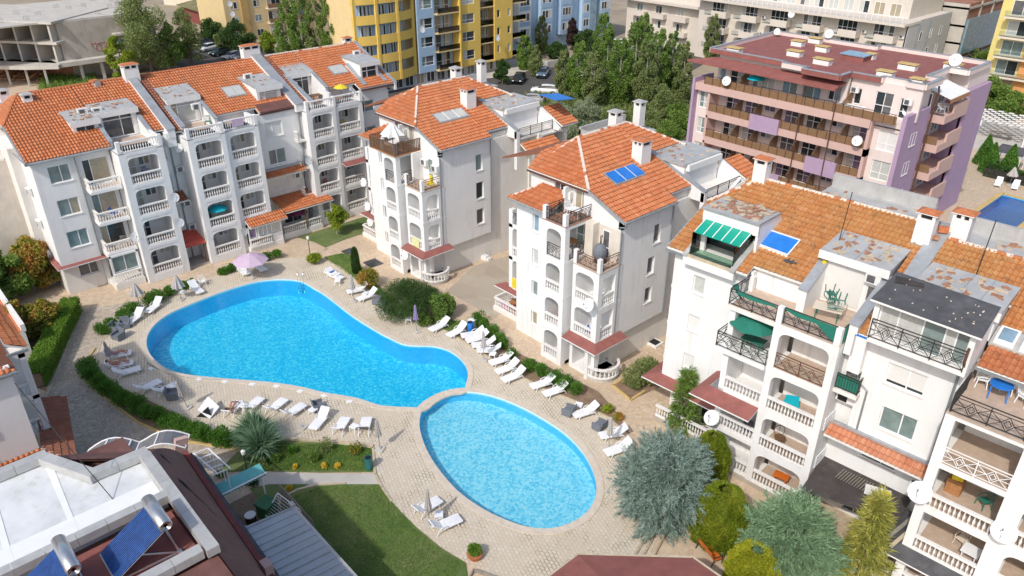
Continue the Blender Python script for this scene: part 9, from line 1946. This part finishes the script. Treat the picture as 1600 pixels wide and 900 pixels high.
hg = empty('clipped_hedge', (-22.5, 103.4, 0), 0, 'dark hedge with black fence behind the loungers of the rear pool', 'hedge'); n = 9000; P = np.stack([RNG.uniform(-5, 4.5, n), RNG.normal(0, .3, n), RNG.uniform(.1, 1.5, n)], 1); leaves('foliage', P, np.tile([0, 0, 1.0], (n, 1)), .25, .14, 'leaf_dark', hg, jit=.8); m = MB(); m.box(-5, 4.5, -.6, -.5, 0, 1.1, 'iron'); m.build('fence_panel', hg)
# grass tufts, undergrowth
def tufts(name, poly, n, ln, wd, mat, kind='stuff'):
    xs = [p[0] for p in poly]; ys = [p[1] for p in poly]; P = []; k = len(poly)
    while len(P) < n:
        x, y = RNG.uniform(min(xs), max(xs)), RNG.uniform(min(ys), max(ys)); c = False
        for i in range(k):
            (xa, ya), (xb, yb) = poly[i], poly[(i+1) % k]
            if (ya > y) != (yb > y) and x < (xb-xa)*(y-ya)/(yb-ya)+xa: c = not c
        if c: P.append((x, y, .03))
    P = np.array(P); o = leaves(name, P, np.tile([0, 0, 1.0], (n, 1)), ln, wd, mat, jit=.45, tri=True); tag(o, 'short patchy green grass blades covering the lawns', 'grass', kind=kind); return o
tufts('grass', px([(445, 781), (500, 761), (592, 759), (648, 826), (688, 859), (720, 882), (700, 935), (600, 960), (470, 860)]), 26000, .09, .03, 'leaf_grass')
tufts('grass', px([(432, 692), (580, 699), (583, 737), (400, 735), (375, 706)]), 14000, .11, .035, 'leaf_grass'); tufts('grass', px([(506, 402), (534, 396), (551, 400), (600, 455), (640, 480), (740, 506), (700, 518), (604, 472), (566, 446)]), 9000, .10, .035, 'leaf_grass')
tufts('undergrowth', [(-96, 64), (-62, 64), (-52, 92), (-62, 108), (-84, 108), (-92, 88)], 22000, .8, .25, 'leaf_olive')['label'] = 'tangled low scrub under the trees behind the towers'
tufts('weeds', px([(70, 112), (150, 112), (150, 140), (60, 142)]), 2500, .9, .2, 'leaf_mid')['label'] = 'weeds growing on the sandy ground before the concrete shell'
# ------------------------------------------------------------------ camera, light, world
cam = bpy.data.cameras.new('camera'); co = bpy.data.objects.new('camera', cam); COL.objects.link(co)
cam.sensor_width = 36; cam.lens = 36*F_PX/1600; cam.clip_end = 2000; cam.clip_start = .5
mt = Matrix((C_RT, C_UP, C_RT.cross(C_UP))).transposed().to_4x4(); mt.translation = Vector((0, 0, CAMH)); co.matrix_world = mt
S.camera = co
sd = Vector((.27*.71, -.96*.71, .70)).normalized()
sl = bpy.data.lights.new('sun', 'SUN'); sl.energy = SUN_E; sl.angle = R(1.2); sl.color = (1, .955, .89)
so = bpy.data.objects.new('sun', sl); COL.objects.link(so); so.rotation_euler = (-sd).to_track_quat('-Z', 'Y').to_euler(); so.location = (0, 0, 80)
w = bpy.data.worlds.new('World'); S.world = w; w.use_nodes = True; nt = w.node_tree
sky = nt.nodes.new('ShaderNodeTexSky'); sky.sky_type = 'NISHITA'; sky.sun_disc = False
sky.sun_elevation = math.asin(sd.z); sky.sun_rotation = math.atan2(sd.x, sd.y); sky.air_density = 1.0; sky.dust_density = 2.5; sky.ozone_density = 1.0
nt.links.new(sky.outputs[0], nt.nodes['Background'].inputs[0]); nt.nodes['Background'].inputs[1].default_value = SKY_E
S.view_settings.view_transform = 'Standard'; S.view_settings.look = 'None'; S.view_settings.gamma = 1; S.view_settings.exposure = EXPO
S.render.engine = 'CYCLES'
S.cycles.max_bounces = 6; S.cycles.transparent_max_bounces = 12; S.cycles.diffuse_bounces = 4; S.cycles.glossy_bounces = 3
try: S.cycles.use_denoising = True
except Exception: pass
